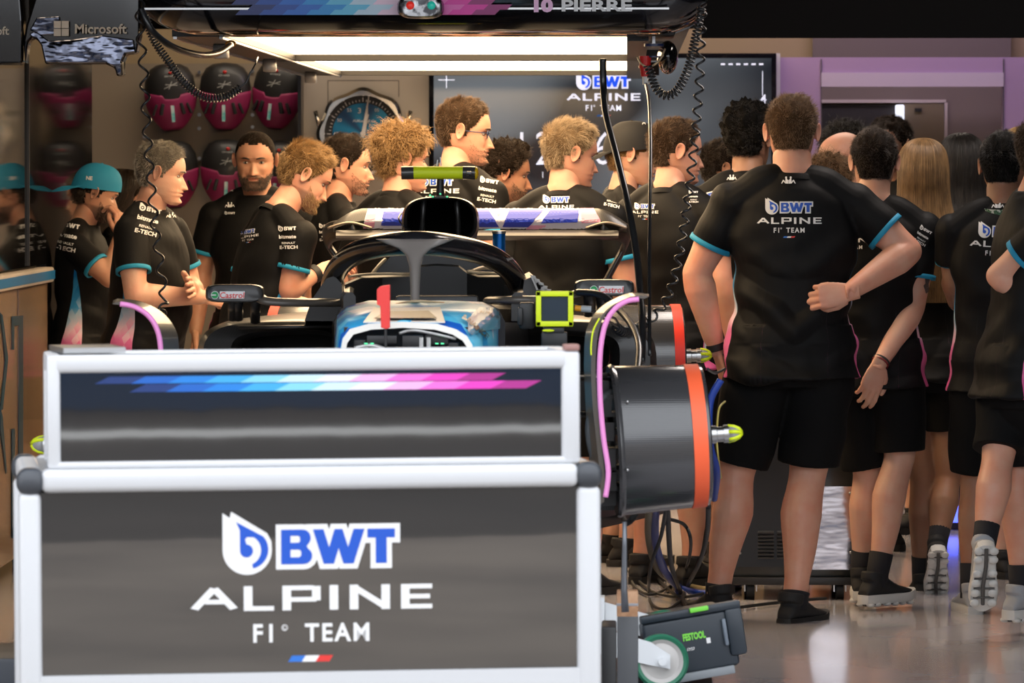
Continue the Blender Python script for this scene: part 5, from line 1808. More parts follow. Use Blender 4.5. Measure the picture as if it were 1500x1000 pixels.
# steering wheel top edge
mb = MB(); mb.box(P(640, 452, 15.25), (.25, .03, .08), bev=.012); K(mb, 'steering_wheel', BLACKPL, auto=.5)
# ---- halo
HALO = mat('halo_black', (.016, .016, .019), .22, spec=.6, coat=.5)
hp = crv([P(487, 468, 15.95), P(484, 436, 15.85), P(490, 402, 15.7), P(512, 376, 15.5), P(552, 361, 15.28), P(608, 356, 15.12), P(664, 361, 15.28), P(714, 374, 15.5), P(746, 396, 15.7), P(764, 430, 15.85), P(772, 468, 15.95)], 8)
mb = MB(); n = len(hp); mb.tube(hp, [.030 + .006 * math.cos((i / (n - 1) - .5) * PI) for i in range(n)], 20, ref=(0, 0, 1)); halo = K(mb, 'halo', HALO, smooth=True)
mb = MB(); rings = []
for (py, d, hw) in ((350, 15.10, 58), (356, 15.09, 44), (364, 15.07, 24), (374, 15.05, 13), (390, 15.02, 8.5), (420, 14.98, 7), (448, 14.94, 6.5)):
    rings.append([P(608 + hw * math.cos(a), py, d) + V((0, .032 * math.sin(a), 0)) for a in [2 * PI * j / 20 for j in range(20)]])
mb.skin(rings); K(mb, 'halo_strut', mat('satin_grey_fairing', (.26, .23, .21), .35, coat=.3), halo, smooth=True, auto=.9)
hb = bvh_of(halo)
print_on([(g, mat('pale_grey_mark', (.45, .44, .42), .5), l) for g, m, l in g_text('business', bold=.02)], halo, 752, 376, 22, -24, 1, 'lettering', bv=hb)
print_on([(g, mat('pale_grey_mark'), l) for g, m, l in g_text('exter', bold=.02)], halo, 491, 375, 12, 35, 1, 'lettering', bv=hb)
# fairings at the feet of the halo
for sx, px in ((-1, 486), (1, 774)):
    mb = MB(); mb.skin([[P(px + sx * (a_ - 8), y_, d_) for a_, y_, d_ in ((0, 470, 15.7), (26, 470, 15.75), (26, 470, 16.1), (0, 470, 16.1))], [P(px + sx * (a_ - 8), y_, d_) for a_, y_, d_ in ((2, 410, 15.75), (14, 420, 15.8), (14, 420, 16.0), (2, 410, 16.0))]])
    K(mb, 'halo_foot', DARKC, auto=.4)
# white crest on the right shoulder of the tub
mb = MB()
for i in range(5):
    mb.prism([P(776 + i * 5, 402 + i * 5, 15.6), P(784 + i * 6, 404 + i * 5, 15.6), P(792 + i * 3, 424 + i * 1, 15.6), P(786 + i * 3, 425, 15.6)], (0, .006, 0))
K(mb, 'fin_print', mat('pale_grey_mark'))
mb = MB(); mb.skin([[P(x, y, 15.62) for x, y in ((760, 470), (768, 410), (782, 404), (800, 420), (812, 446), (816, 470))], [P(x, y, 16.3) for x, y in ((750, 470), (760, 405), (775, 398), (795, 415), (806, 440), (812, 470))]]); K(mb, 'shoulder_fairing', CARB, auto=.4)
mb = MB(); mb.skin([[P(x, y, 15.62) for x, y in ((446, 470), (456, 440), (478, 408), (490, 404), (500, 415), (505, 470))], [P(x, y, 16.3) for x, y in ((450, 470), (460, 436), (482, 402), (492, 398), (504, 410), (510, 470))]]); K(mb, 'shoulder_fairing', CARB, auto=.4)
# ---- air box
def rr_(cx, cy, hw, hh, d, p=3.2, n=40, flat=0):
    L = []
    for j in range(n):
        a = 2 * PI * j / n
        ca, sa = math.cos(a), math.sin(a)
        w = hw * (1 - .10 * max(0, sa))
        L.append(P(cx + w * math.copysign(abs(ca) ** (2 / p), ca), cy - hh * math.copysign(abs(sa) ** (2 / p), sa), d))
    return L
mb = MB(); mb.skin([rr_(645, 322, 48, 29, 16.5), rr_(645, 322, 50, 31, 16.34), rr_(645, 322, 54, 33, 16.33), rr_(645, 323, 57, 35, 16.38), rr_(645, 326, 56, 37, 16.8), rr_(650, 350, 42, 52, 17.4)], caps=False)
ab = K(mb, 'air_box', CARB, smooth=True, auto=.8)
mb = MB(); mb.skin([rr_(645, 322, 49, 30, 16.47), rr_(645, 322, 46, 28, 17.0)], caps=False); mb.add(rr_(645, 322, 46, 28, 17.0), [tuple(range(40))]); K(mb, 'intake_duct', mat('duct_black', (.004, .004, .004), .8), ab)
for px, dx in ((622, -3), (668, 3)):
    mb = MB(); mb.tube([P(px + dx * .4, 293, 16.40), P(px + dx, 320, 16.42), P(px + dx * 1.3, 352, 16.42)], [.010, .008, .010], 10, sq=(1, 2.2)); K(mb, 'intake_vane', CARB, ab, smooth=True)
mb = MB(); mb.skin([[P(x, y, 16.42) for x, y in ((596, 350), (694, 350), (742, 410), (742, 450), (540, 450), (540, 410))], [P(x, y, 17.3) for x, y in ((610, 345), (694, 345), (724, 400), (724, 450), (574, 450), (574, 400))]]); K(mb, 'engine_cover', CARB, auto=.4)
mb = MB(); mb.tube(crv([P(600, 336, 16.3), P(590, 330, 16.28), P(584, 320, 16.3), P(588, 312, 16.36)], 5), .0028, 8); K(mb, 'loop_wire', CAB, ab, smooth=True)
# camera T-bar
mb = MB(); mb.tube([P(645, 291, 16.4), P(645, 275, 16.4), P(645, 262, 16.4)], [.016, .012, .011], 16, sq=(1, 1.6)); cp = K(mb, 'camera_post', BLACKPL, smooth=True, auto=.8)
mb = MB(); mb.tube([P(606, 253, 16.38), P(678, 253, 16.38)], .0205, 28, ref=(0, 0, 1)); K(mb, 'camera_bar', NEON, cp, auto=.6)
mb = MB(); mb.tube([P(588, 253.5, 16.38), P(606, 253, 16.38)], .0208, 28, ref=(0, 0, 1)); K(mb, 'camera_end', mat('gloss_grey', (.06, .055, .05), .25, coat=.4), cp, auto=.6)
mb = MB(); mb.tube([P(678, 253, 16.38), P(696, 253.5, 16.38)], .0212, 28, ref=(0, 0, 1)); K(mb, 'camera_end', mat('gloss_grey'), cp, auto=.6)
mb = MB(); mb.ball(P(697, 253.5, 16.38), (.009, .0205, .0205), 20, 12); K(mb, 'lens_cap', mat('amber_lens', sr(235, 190, 20), .3), cp, smooth=True)
mb = MB(); mb.box(P(687, 254, 16.335), (.016, .012, .014), bev=.002); K(mb, 'camera_lens', mat('gloss_black'), cp, auto=.5)
mb = MB(); mb.tube([P(640, 243, 16.4), P(641, 234, 16.4)], .0022, 6); mb.tube([P(646, 243, 16.4), P(645, 230, 16.4)], .0022, 6); K(mb, 'aerial', STEEL, cp)
mb = MB(); mb.box(P(645, 289, 16.33), (.055, .03, .008), bev=.002); K(mb, 'lamp_base', BLACKPL, ab)
for px, py in ((634, 288), (645, 284), (655, 288), (630, 286)):
    mb = MB(); mb.ball(P(px, py, 16.31), (.0035, .003, .0028), 10, 6); K(mb, 'green_light', mat('green_led'), ab, smooth=True)

# ---- rear wing
mb = MB(); rings = []
N = 41
for i in range(N):
    t = i / (N - 1); px = 488 + t * (918 - 488)
    e = max(0, abs(t - .5) * 2 - .80) / .20
    top = 305 + 22 * e ** 1.6; bot = 335 + 5 * e
    rg = []
    for (fy, dd) in ((0, 0), (.25, -.03), (.6, -.045), (1, -.02), (1.0, .03), (.5, .10), (0, .03)):
        rg.append(P(px, top + (bot - top) * fy, 17.78 + dd))
    rings.append(rg)
mb.skin(rings); wing = K(mb, 'rear_wing_flap', CARB, smooth=True, auto=.9)
wb = bvh_of(wing)
WPAN = mat('white_wing_panel', sr(228, 222, 232), .35); PPAN = mat('pale_pink_panel', sr(232, 160, 185), .4); VIO = mat('violet_blue_panel', sr(70, 84, 190), .35); DBL = mat('deep_blue_panel', sr(34, 56, 175), .35)
W_ = [(_fill([[(548, 8), (864, 8), (880, 30), (862, 36), (536, 36)]]), WPAN, 0),
      (_fill([[(536, 14), (548, 8), (552, 18), (546, 36), (532, 36)]]), PPAN, 1), (_fill([[(846, 8), (864, 8), (880, 30), (866, 36), (852, 22)]]), PPAN, 1)]
flip = lambda pl: [(x, 40 - y) for x, y in pl]
def wpoly(pl, m, l): return (_fill([flip(pl)]), m, l)
W_ = [wpoly([(540, 302), (866, 302), (880, 324), (858, 336), (530, 336)], WPAN, 0)]
W_ += [wpoly([(540, 303), (552, 303), (548, 332), (532, 334)], PPAN, 1), wpoly([(850, 303), (868, 303), (880, 324), (852, 326)], PPAN, 1), wpoly([(722, 303), (742, 303), (730, 318)], PPAN, 1), wpoly([(776, 329), (800, 329), (796, 335), (770, 335)], PPAN, 1)]
W_ += [wpoly([(562, 311), (622, 311), (616, 329), (558, 329)], VIO, 2), wpoly([(700, 309), (716, 309), (731, 331), (702, 331)], VIO, 2), wpoly([(746, 309), (796, 309), (774, 331), (736, 331)], VIO, 2), wpoly([(806, 309), (848, 309), (846, 324), (792, 326)], VIO, 2)]
W_ += [wpoly([(562, 321), (619, 321), (616, 329), (560, 329)], DBL, 3), wpoly([(702, 321), (724, 321), (731, 331), (702, 331)], DBL, 3), wpoly([(742, 321), (784, 321), (774, 331), (737, 331)], DBL, 3), wpoly([(800, 318), (848, 314), (846, 324), (794, 325)], DBL, 3)]
x0_, y0_, x1_, y1_ = bounds(W_)
print_on(W_, wing, (x0_ + x1_) / 2, 40 - (y0_ + y1_) / 2, x1_ - x0_, 0, 1, 'wing_lettering', bv=wb)
mb = MB(); pe = crv([P(503, 392, 17.9), P(492, 375, 17.9), P(481, 358, 17.9), P(480, 345, 17.85), P(492, 338, 17.8), P(520, 336, 17.75)], 5)
mb.tube(pe, .012, 12, sq=(1, 3)); K(mb, 'end_plate', CARB, smooth=True)
mb = MB(); pe = crv([P(884, 418, 17.9), P(902, 385, 17.9), P(914, 362, 17.9), P(918, 346, 17.85), P(906, 338, 17.8), P(880, 336, 17.75)], 5)
mb.tube(pe, .012, 12, sq=(1, 3)); K(mb, 'end_plate', CARB, smooth=True)
mb = MB(); rings = [[P(px, y, 17.7 + dd) for y, dd in ((337, 0), (337, .2), (350 - 2 * e, .22), (352 - 3 * e, 0), (345, -.03))] for px, e in ((492, 1), (540, .3), (640, 0), (740, 0), (860, .3), (906, 1))]
mb.skin(rings); K(mb, 'wing_main_plane', CARB, smooth=True, auto=.6)
for pxa, pxb in (((480, 330), (545, 336)), ((918, 330), (858, 336))):
    mb = MB(); mb.tube(crv([P(pxa[0], 334, 17.72), P((pxa[0] + pxb[0]) / 2, 326, 17.71), P(pxb[0], 334, 17.71)], 6), .0045, 8, sq=(1, 2)); K(mb, 'gurney_strip', mat('bronze_edge', (.30, .24, .18), .35, metal=.5), smooth=True)
mb = MB(); mb.skin([[P(x, y, 17.3) for x, y in ((606, 372), (690, 372), (690, 460), (606, 460))], [P(x, y, 18.1) for x, y in ((640, 392), (680, 392), (680, 460), (640, 460))]]); K(mb, 'gearbox_cover', CARB, auto=.4)
mb = MB(); mb.tube([P(668, 352, 17.8), P(664, 400, 17.75)], [.012, .016], 10, sq=(1, 2)); K(mb, 'wing_pylon', CARB, smooth=True)
# ---- side pods with open inlets
def sidepod(sg, px_out, px_in, name):
    d0, d1, d2 = 15.75, 16.3, 17.4
    def sec(o, i, t, b, d, p=4.0, n=44):
        cx, cy = (o + i) / 2, (t + b) / 2; hw, hh = abs(i - o) / 2, (b - t) / 2
        L = []
        for j in range(n):
            a = 2 * PI * j / n; ca, sa = math.cos(a), math.sin(a)
            x = cx + hw * math.copysign(abs(ca) ** (2 / p), ca); y = cy - hh * math.copysign(abs(sa) ** (2 / p), sa)
            if sa > 0: y += 6 * abs((x - i) / (2 * hw)) ** 2      # the top droops outward
            L.append(P(x, y, d))
        return L
    o, i_ = px_out, px_in
    io = o + (i_ - o) * .27; ii = i_ - (i_ - o) * .03
    mb = MB()
    mb.skin([sec(io + sg * -6, ii, 489, 545, 16.0), sec(io, ii, 488, 548, d0 - .0), sec(io - (i_ - o) * .04, ii, 482, 556, d0 - .03), sec(o + (i_ - o) * .04, i_, 470, 600, d0), sec(o, i_, 466, 612, d0 + .08), sec(o + (i_ - o) * .05, i_, 462, 610, d1), sec(o + (i_ - o) * .45, i_, 455, 590, d2)], caps=False)
    s_ = K(mb, 'side_pod', CARB, smooth=True, auto=.7)
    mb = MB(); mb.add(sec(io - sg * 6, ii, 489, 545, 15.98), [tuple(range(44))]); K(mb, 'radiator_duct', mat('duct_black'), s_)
sidepod(-1, 288, 503, 'l'); sidepod(1, 962, 728, 'r')
mb = MB(); mb.tube([P(350, 480, 15.70), P(500, 478, 15.70)], .006, 8); K(mb, 'inlet_lip', CARB, smooth=True)
# ---- mirrors
def mirror(x0, x1, y0, y1, arm, stalks, txt):
    d = 15.3
    mb = MB(); cx, cy = (x0 + x1) / 2, (y0 + y1) / 2; hw, hh = (x1 - x0) / 2, (y1 - y0) / 2
    rings = []
    for dd, k_ in ((-.055, .86), (-.06, .94), (-.045, 1.0), (.03, 1.0), (.06, .9), (.065, .6)):
        L = []
        for j in range(40):
            a = 2 * PI * j / 40; ca, sa = math.cos(a), math.sin(a)
            L.append(P(cx + hw * k_ * math.copysign(abs(ca) ** .42, ca), cy - hh * k_ * math.copysign(abs(sa) ** .5, sa), d + dd))
        rings.append(L)
    mb.skin(rings); h = K(mb, 'mirror', CARB, smooth=True, auto=.7)
    print_on(g_castrol(), h, txt[0], txt[1], 50, 0, 1, 'sponsor_lettering')
    mb = MB(); mb.tube(crv([P(*q) for q in arm], 6), .012, 12, sq=(1, 1.8)); K(mb, 'mirror_arm', mat('bronze_carbon', (.10, .085, .07), .35, coat=.3), h, smooth=True)
    for x, ya, yb in stalks:
        mb = MB(); mb.tube([P(x, ya, d), P(x, yb, d + .3)], .006, 8, sq=(1, 2.5)); K(mb, 'mirror_stalk', CARB, h, smooth=True)
mirror(301, 387, 416, 443, [(378, 434, 15.3), (392, 441, 15.25), (440, 443, 15.3), (512, 443, 15.5)], ((341, 442, 468), (349, 442, 468), (374, 442, 472)), (334, 432))
mirror(841, 929, 409, 434, [(846, 430, 15.3), (800, 438, 15.2), (755, 439, 15.15), (717, 440, 15.3)], ((880, 432, 462), (890, 432, 462), (862, 432, 462)), (889, 424))
# ---- wheel winglets with pink edge
def winglet(edge, back, d, label):
    mb = MB(); e_ = crv([P(x, y, d) for x, y in edge], 6); b_ = crv([P(x, y, d + .16) for x, y in back], 6)
    vs = []; n = len(e_)
    for p, q in zip(e_, b_): vs += [p, q]
    rings = [[e_[i], b_[i], b_[i] + V((-.012, 0, -.006)), e_[i] + V((-.012, 0, -.006))] for i in range(n)]
    mb.skin(rings); w_ = K(mb, 'wheel_winglet', mat('bronze_carbon'), smooth=True, auto=.7)
    return w_, e_
w1, _ = winglet([(171, 442), (196, 446), (218, 458), (232, 478), (239, 505), (240, 560), (240, 700)], [(172, 437), (205, 441), (236, 456), (256, 480), (262, 505), (264, 560), (262, 700)], 14.0, '')
mb = MB(); e1 = crv([P(x, y, 13.985) for x, y in ((176, 445), (196, 449), (216, 461), (229, 480), (235, 507), (236, 560), (236, 690))], 6); mb.tube(e1, .0075, 10, sq=(1, 1)); K(mb, 'pink_edge', PINKP, w1, smooth=True)
w2, _ = winglet([(951, 434), (925, 434), (898, 448), (880, 474), (873, 520), (874, 580), (880, 640), (886, 700), (885, 735)], [(950, 430), (918, 430), (885, 448), (866, 478), (862, 525), (864, 585), (868, 645), (874, 700), (874, 735)], 13.62, '')
mb = MB(); e2 = crv([P(x, y, 13.60) for x, y in ((936, 438), (918, 441), (900, 453), (886, 477), (879, 520), (879, 580), (884, 640), (891, 690), (887, 728))], 6); mb.tube(e2, .0072, 10); K(mb, 'pink_edge', PINKP, w2, smooth=True)
mb = MB(); e3 = crv([P(x, y, 13.6) for x, y in ((878, 466), (869, 484), (866, 505), (866, 520))], 5); mb.tube(e3, .0022, 6); K(mb, 'green_edge', NEON, w2, smooth=True)
# ---- brake drums and hubs
DRUM = mat('drum_carbon', (.045, .045, .048), .22, spec=.7, coat=.7, coat_rough=.12)
nt = DRUM.node_tree; tc = nt.nodes.new('ShaderNodeTexCoord'); wvn = nt.nodes.new('ShaderNodeTexWave'); wvn.wave_type = 'BANDS'; wvn.bands_direction = 'Z'; wvn.inputs['Scale'].default_value = 55; wvn.inputs['Distortion'].default_value = .4
bp = nt.nodes.new('ShaderNodeBump'); bp.inputs['Strength'].default_value = .10; bp.inputs['Distance'].default_value = .002
nt.links.new(tc.outputs['Object'], wvn.inputs['Vector']); nt.links.new(wvn.outputs['Fac'], bp.inputs['Height']); nt.links.new(bp.outputs[0], nt.nodes['Principled BSDF'].inputs['Normal'])
ORB = mat('orange_red_band', sr(255, 105, 62), .5)
def drum(pa, pb, r0, r1, d, band, group=None, nut=True, flange=True, BAND=ORB):
    """pa inboard pixel, pb outboard pixel"""
    a = P(pa[0], pa[1], d); b_ = P(pb[0], pb[1], d + .02)
    ax = (b_ - a).normalized(); L = (b_ - a).length
    k_ = d / FPX
    prof = [(0, r0 * .55), (0, r0), (.03, r0 * 1.02), (.06, r0 * 1.0), (.07, r0 * .99), (.94, r1), (.985, r1 * .985), (1, r1 * .95), (1.0, r1 * .3)]
    mb = MB(); u_ = V((0, 0, 1)); u_ = (u_ - ax * u_.dot(ax)).normalized(); v_ = ax.cross(u_)
    rings = [[a + ax * L * t + (u_ * math.cos(q) + v_ * math.sin(q)) * r * k_ for q in [2 * PI * j / 72 for j in range(72)]] for t, r in prof]
    mb.skin(rings, caps=False); dr = K(mb, 'brake_drum', DRUM, smooth=True, auto=.5)
    if band:
        t0, t1 = band; mb = MB(); rr = lambda t: (r0 * .99 + (r1 - r0 * .99) * (t - .07) / .87 + .8) * k_
        rings = [[a + ax * L * t + (u_ * math.cos(q) + v_ * math.sin(q)) * (rr(t) + o_) for q in [2 * PI * j / 72 for j in range(72)]] for t, o_ in ((t0, -.003), (t0, .001), (t1, .001), (t1, -.003))]
        mb.skin(rings, caps=False); K(mb, 'band', BAND, dr, smooth=True, auto=.5)
    if flange:
        mb = MB()
        for j in range(14):
            q = 2 * PI * j / 14; c = a + ax * (-.03) + (u_ * math.cos(q) + v_ * math.sin(q)) * r0 * k_ * .78
            mb.box(c, (.05, .012, .05), M=Matrix.Rotation(0, 3, 'X'))
        K(mb, 'vent_grille', BLACKPL, dr)
        mb = MB()
        for (px, py) in ((pa[0] + 22, pa[1] - 62), (pa[0] + 22, pa[1] + 36)):
            dz = (pa[1] - py); yy = math.sqrt(max(0, r0 ** 2 - dz ** 2))
            mb.ball(P(px, py, d) + V((0, -yy * k_, 0)), .005, 10, 6)
        K(mb, 'rivet', STEEL, dr, smooth=True)
    if nut:
        s = 1 if pb[0] > pa[0] else -1
        c0 = a.lerp(b_, 1.0) + V((0, 0, .0))
        mb = MB(); mb.tube([c0, c0 + ax * .028, c0 + ax * .030, c0 + ax * .048], [.024, .024, .021, .021], 24); mb.tube([c0 + ax * .048, c0 + ax * .062], .0245, 24); hb_ = K(mb, 'hub_nut', STEEL, dr, smooth=True, auto=.5)
        mb = MB(); mb.tube([c0 + ax * .062, c0 + ax * .078, c0 + ax * .09, c0 + ax * .095], [.0235, .020, .013, .006], 20); K(mb, 'nut_cap', mat('clear_grey_cap', (.35, .35, .34), .25), hb_, smooth=True)
        mb = MB()
        for q in (20, 75, 130, 200, 310):
            q = math.radians(q); dv = u_ * math.cos(q) + v_ * math.sin(q)
            mb.tube([c0 + ax * .060 + dv * .0225, c0 + ax * .078 + dv * .019, c0 + ax * .090 + dv * .0125, c0 + ax * .097 + dv * .003], .0055, 8)
        K(mb, 'neon_finger', NEON, hb_, smooth=True)
    return dr
drum((897, 646), (1034, 637), 111, 104, 13.9, (.80, .955))
drum((232, 656), (98, 652), 106, 102, 13.9, (.80, .955))
drum((880, 524), (1000, 521), 78, 75, 17.5, (.86, .98), nut=True, flange=False, BAND=mat('bright_red_band', sr(235, 50, 25), .5))
drum((508, 524), (395, 521), 78, 75, 17.5, (.86, .98), nut=True, flange=False, BAND=mat('bright_red_band'))
# inboard brake duct scoop
for sg, px in ((1, 878), (-1, 250)):
    mb = MB(); mb.tube(crv([P(px + 18 * sg, 575, 13.8), P(px - 2 * sg, 590, 13.76), P(px - 14 * sg, 620, 13.75), P(px - 10 * sg, 660, 13.75), P(px + 6 * sg, 690, 13.78)], 6), .012, 10); K(mb, 'brake_duct', mat('grey_duct', (.07, .075, .08), .5), smooth=True)
    mb = MB()
    for i in range(6):
        mb.box(P(px + 6 * sg, 580 + i * 26, 13.82), (.07, .10, .012))
    K(mb, 'duct_slats', BLACKPL)
# suspension
for sg, pin, pout in ((1, 728, 890), (-1, 492, 245)):
    for yin, yout, dy, r_ in ((545, 556, -.28, .014), (545, 556, .30, .014), (600, 608, -.30, .013), (600, 608, .32, .013), (575, 548, .02, .010)):
        mb = MB(); mb.tube([P(pin, yin, 13.9 + dy), P(pout, yout, 13.9)], r_, 10, sq=(.55, 1.7)); K(mb, 'suspension_arm', CARB if r_ > .012 else mat('bronze_carbon'), smooth=True)
for pin, pout in ((700, 890), (640, 500)):
    for yin, yout, dy in ((470, 500, -.3), (470, 500, .25), (540, 545, .0)):
        mb = MB(); mb.tube([P(pin, yin, 17.5 + dy), P(pout, yout, 17.5)], .013, 10, sq=(.55, 1.7)); K(mb, 'suspension_arm', CARB, smooth=True)
# floor of the car
mb = MB(); zf = .46
mb.prism([V((-1.05, 15.3, zf)), V((-.15, 15.3, zf)), V((.12, 16.2, zf)), (.15, 17.3, zf), (-.1, 17.9, zf), (-.95, 17.9, zf), (-1.35, 17.3, zf), (-1.32, 16.2, zf)], (0, 0, .03)); K(mb, 'underfloor', CARB)
mb = MB(); mb.prism([V((-.80, 13.42, zf + .10)), V((-.46, 13.42, zf + .10)), V((-.40, 15.6, zf)), V((-.86, 15.6, zf))], (0, 0, .03)); K(mb, 'keel', CARB)
mb = MB(); mb.box((-.62, 16.6, .66), (.5, 1.9, .36), bev=.05); K(mb, 'engine_block', DARKC, auto=.5)
# stands
for (x, y) in ((-.63, 14.3), (-.6, 17.2)):
    st_ = empty('car_stand', (x, y, 0), 0, 'low black trestle holding up the %s of the racing car' % ('front' if y < 15 else 'back'), 'stand', 'stands under the car')
    mb = MB(); mb.box((0, 0, .44 if y > 15 else .50), (.5, .08, .04), bev=.005); mb.build('beam', BLACKPL, st_, auto=.5)
    for sx in (-1, 1):
        mb = MB(); mb.tube([V((sx * .2, 0, .43)), V((sx * .24, -.16, .012))], .014, 10); mb.tube([V((sx * .2, 0, .43)), V((sx * .24, .16, .012))], .014, 10); mb.build('leg', BLACKPL, st_, smooth=True)
# wires over the right side pod
for pts, r_ in (([(846, 428, 15.0), (880, 432, 14.9), (905, 452, 14.8), (925, 476, 14.6), (936, 506, 14.4), (934, 545, 14.2)], .010), ([(826, 452, 14.7), (846, 446, 14.7), (866, 456, 14.7), (905, 478, 15.0)], .004)):
    cable('loose_hose' if r_ > .008 else 'thin_cable', [P(*q) for q in pts], r_, 'dark rubber hose curving over the right side pod' if r_ > .008 else 'thin black cable running right from the neon-framed screen', 'hose' if r_ > .008 else 'cable')
mb = MB(); q = P(731, 365, 17.0); k_ = 17 / FPX
cn = empty('blue_canister', P(731, 390, 17.0), 0, 'blue anodised canister with silver lid standing on the engine cover', 'canister')
mb.cyl((0, 0, 0), (0, 0, 48 * k_), 9.5 * k_, 24); mb.build('body', mat('blue_anodised', sr(15, 105, 190), .2, metal=.6), cn, True, auto=.5)
mb = MB(); mb.cyl((0, 0, 48 * k_), (0, 0, 52 * k_), 10.2 * k_, 24); mb.build('lid', STEEL, cn, True, auto=.5)
# ================================================================== cart in front
cl = P(31, 900, 11.30); cr_ = P(884, 900, 11.48)
cu_ = V((cr_.x - cl.x, cr_.y - cl.y, 0)); CW = cu_.length; ang = math.atan2(cu_.y, cu_.x)
cart = empty('equipment_cart', (cl.x, cl.y, 0), ang, 'white-framed equipment cart with gloss dark panels and the team logo on its front', 'cart')
cart.rotation_euler = (0, -.0052, ang)
H0 = .884; DP = .62
PANEL = mat('gloss_charcoal_panel', (.016, .015, .015), .02, bump=(1.3, .12, .004, (1, 1, .6)))
PANEL.node_tree.nodes['Principled BSDF'].inputs['IOR'].default_value = 2.25
CAPM = mat('grey_corner_cap', (.05, .055, .065), .35)
def rail(mb, a, b, w, t): # rounded aluminium profile
    a, b = V(a), V(b)
    mb.bbox((a + b) / 2, [max(abs((b - a)[i]), (w if i != 1 else t)) for i in range(3)], .016, seg=4)
mb = MB()
rail(mb, (.024, .03, .10), (.024, .03, H0 - .05), .050, .06); rail(mb, (CW - .028, .03, .10), (CW - .028, .03, H0 - .05), .054, .06)
rail(mb, (.024, DP - .03, .10), (.024, DP - .03, H0 - .05), .050, .06); rail(mb, (CW - .028, DP - .03, .10), (CW - .028, DP - .03, H0 - .05), .054, .06)
rail(mb, (.05, .03, H0 - .026), (CW - .052, .03, H0 - .026), .052, .07); rail(mb, (.05, DP - .03, H0 - .026), (CW - .052, DP - .03, H0 - .026), .052, .07)
rail(mb, (.03, .06, H0 - .026), (.03, DP - .06, H0 - .026), .052, .05); rail(mb, (CW - .03, .06, H0 - .026), (CW - .03, DP - .06, H0 - .026), .052, .05)
mb.box((CW / 2, .03, .397), (CW - .09, .05, .055)); mb.box((CW / 2, .03, .125), (CW - .09, .05, .05)); mb.box((CW / 2, DP - .03, .125), (CW - .09, .05, .05))
mb.build('frame', ALU, cart, auto=.6)
for x in (.026, CW - .028):
    for y in (.03, DP - .03):
        mb = MB(); mb.bbox((x, y, H0 - .027), (.062, .078, .062), .026, seg=5); mb.build('corner_cap', CAPM, cart, auto=.7)
mb = MB(); mb.box((CW / 2, .025, (H0 - .052 + .4245) / 2), (CW - .095, .012, H0 - .052 - .4245)); fp = mb.build('front_panel', PANEL, cart)
mb = MB(); mb.box((CW / 2, .025, .26), (CW - .095, .012, .22)); mb.build('drawer_front', PANEL, cart)
for x in (.03, CW - .03):
    mb = MB(); mb.box((x, DP / 2, .48), (.008, DP - .1, .72)); mb.build('side_panel', mat('silver_side_panel', (.45, .45, .46), .4), cart)
mb = MB(); mb.box((CW / 2, DP - .02, .48), (CW - .09, .01, .72)); mb.build('back_panel', PANEL, cart)
mb = MB(); mb.box((CW / 2, DP / 2, H0 - .014), (CW - .06, DP - .06, .02)); mb.build('top', mat('grey_worktop', (.30, .31, .33), .5), cart)
# upper box
ux0, ux1, uz1 = .064, CW - .045, 1.137
mb = MB(); ud = .30
for x in (ux0 + .015, ux1 - .021):
    w_ = .030 if x < .5 else .042
    for y in (.04, ud):
        mb.bbox((x, y, (H0 + uz1) / 2), (w_, .045, uz1 - H0), .010, seg=3)
mb.bbox(((ux0 + ux1) / 2, .04, uz1 - .020), (ux1 - ux0 - .003, .044, .040), .010, seg=3)
mb.bbox(((ux0 + ux1) / 2, ud, uz1 - .020), (ux1 - ux0, .044, .040), .010, seg=3)
mb.bbox(((ux0 + ux1) / 2, .04, H0 + .008), (ux1 - ux0 - .003, .044, .016), .006, seg=2)
mb.box((ux0 + .015, .17, uz1 - .02), (.028, .24, .038)); mb.box((ux1 - .021, .17, uz1 - .02), (.04, .24, .038))
mb.build('upper_frame', ALU, cart, auto=.6)
mb = MB(); mb.box(((ux0 + ux1) / 2, .034, (H0 + uz1) / 2 - .012), (ux1 - ux0 - .06, .010, uz1 - H0 - .04)); up = mb.build('upper_panel', PANEL, cart)
mb = MB(); mb.box(((ux0 + ux1) / 2, .17, uz1 - .016), (ux1 - ux0 - .06, .24, .02)); mb.build('upper_lid', mat('grey_worktop'), cart)
mb = MB(); mb.box(((ux0 + ux1) / 2, ud + .01, (H0 + uz1) / 2), (ux1 - ux0 - .05, .01, uz1 - H0 - .03)); mb.build('upper_back', PANEL, cart)
mb = MB(); mb.bbox((ux1 - .018, .04, uz1 + .007), (.034, .046, .014), .003); mb.build('end_cap', mat('rosy_cap', (.32, .17, .15), .45), cart, auto=.5)
mb = MB(); mb.box((.16, .2, uz1 + .008), (.14, .22, .012), M=Matrix.Rotation(.12, 3, 'Z')); o = mb.build('tray_edge', STEEL, cart)
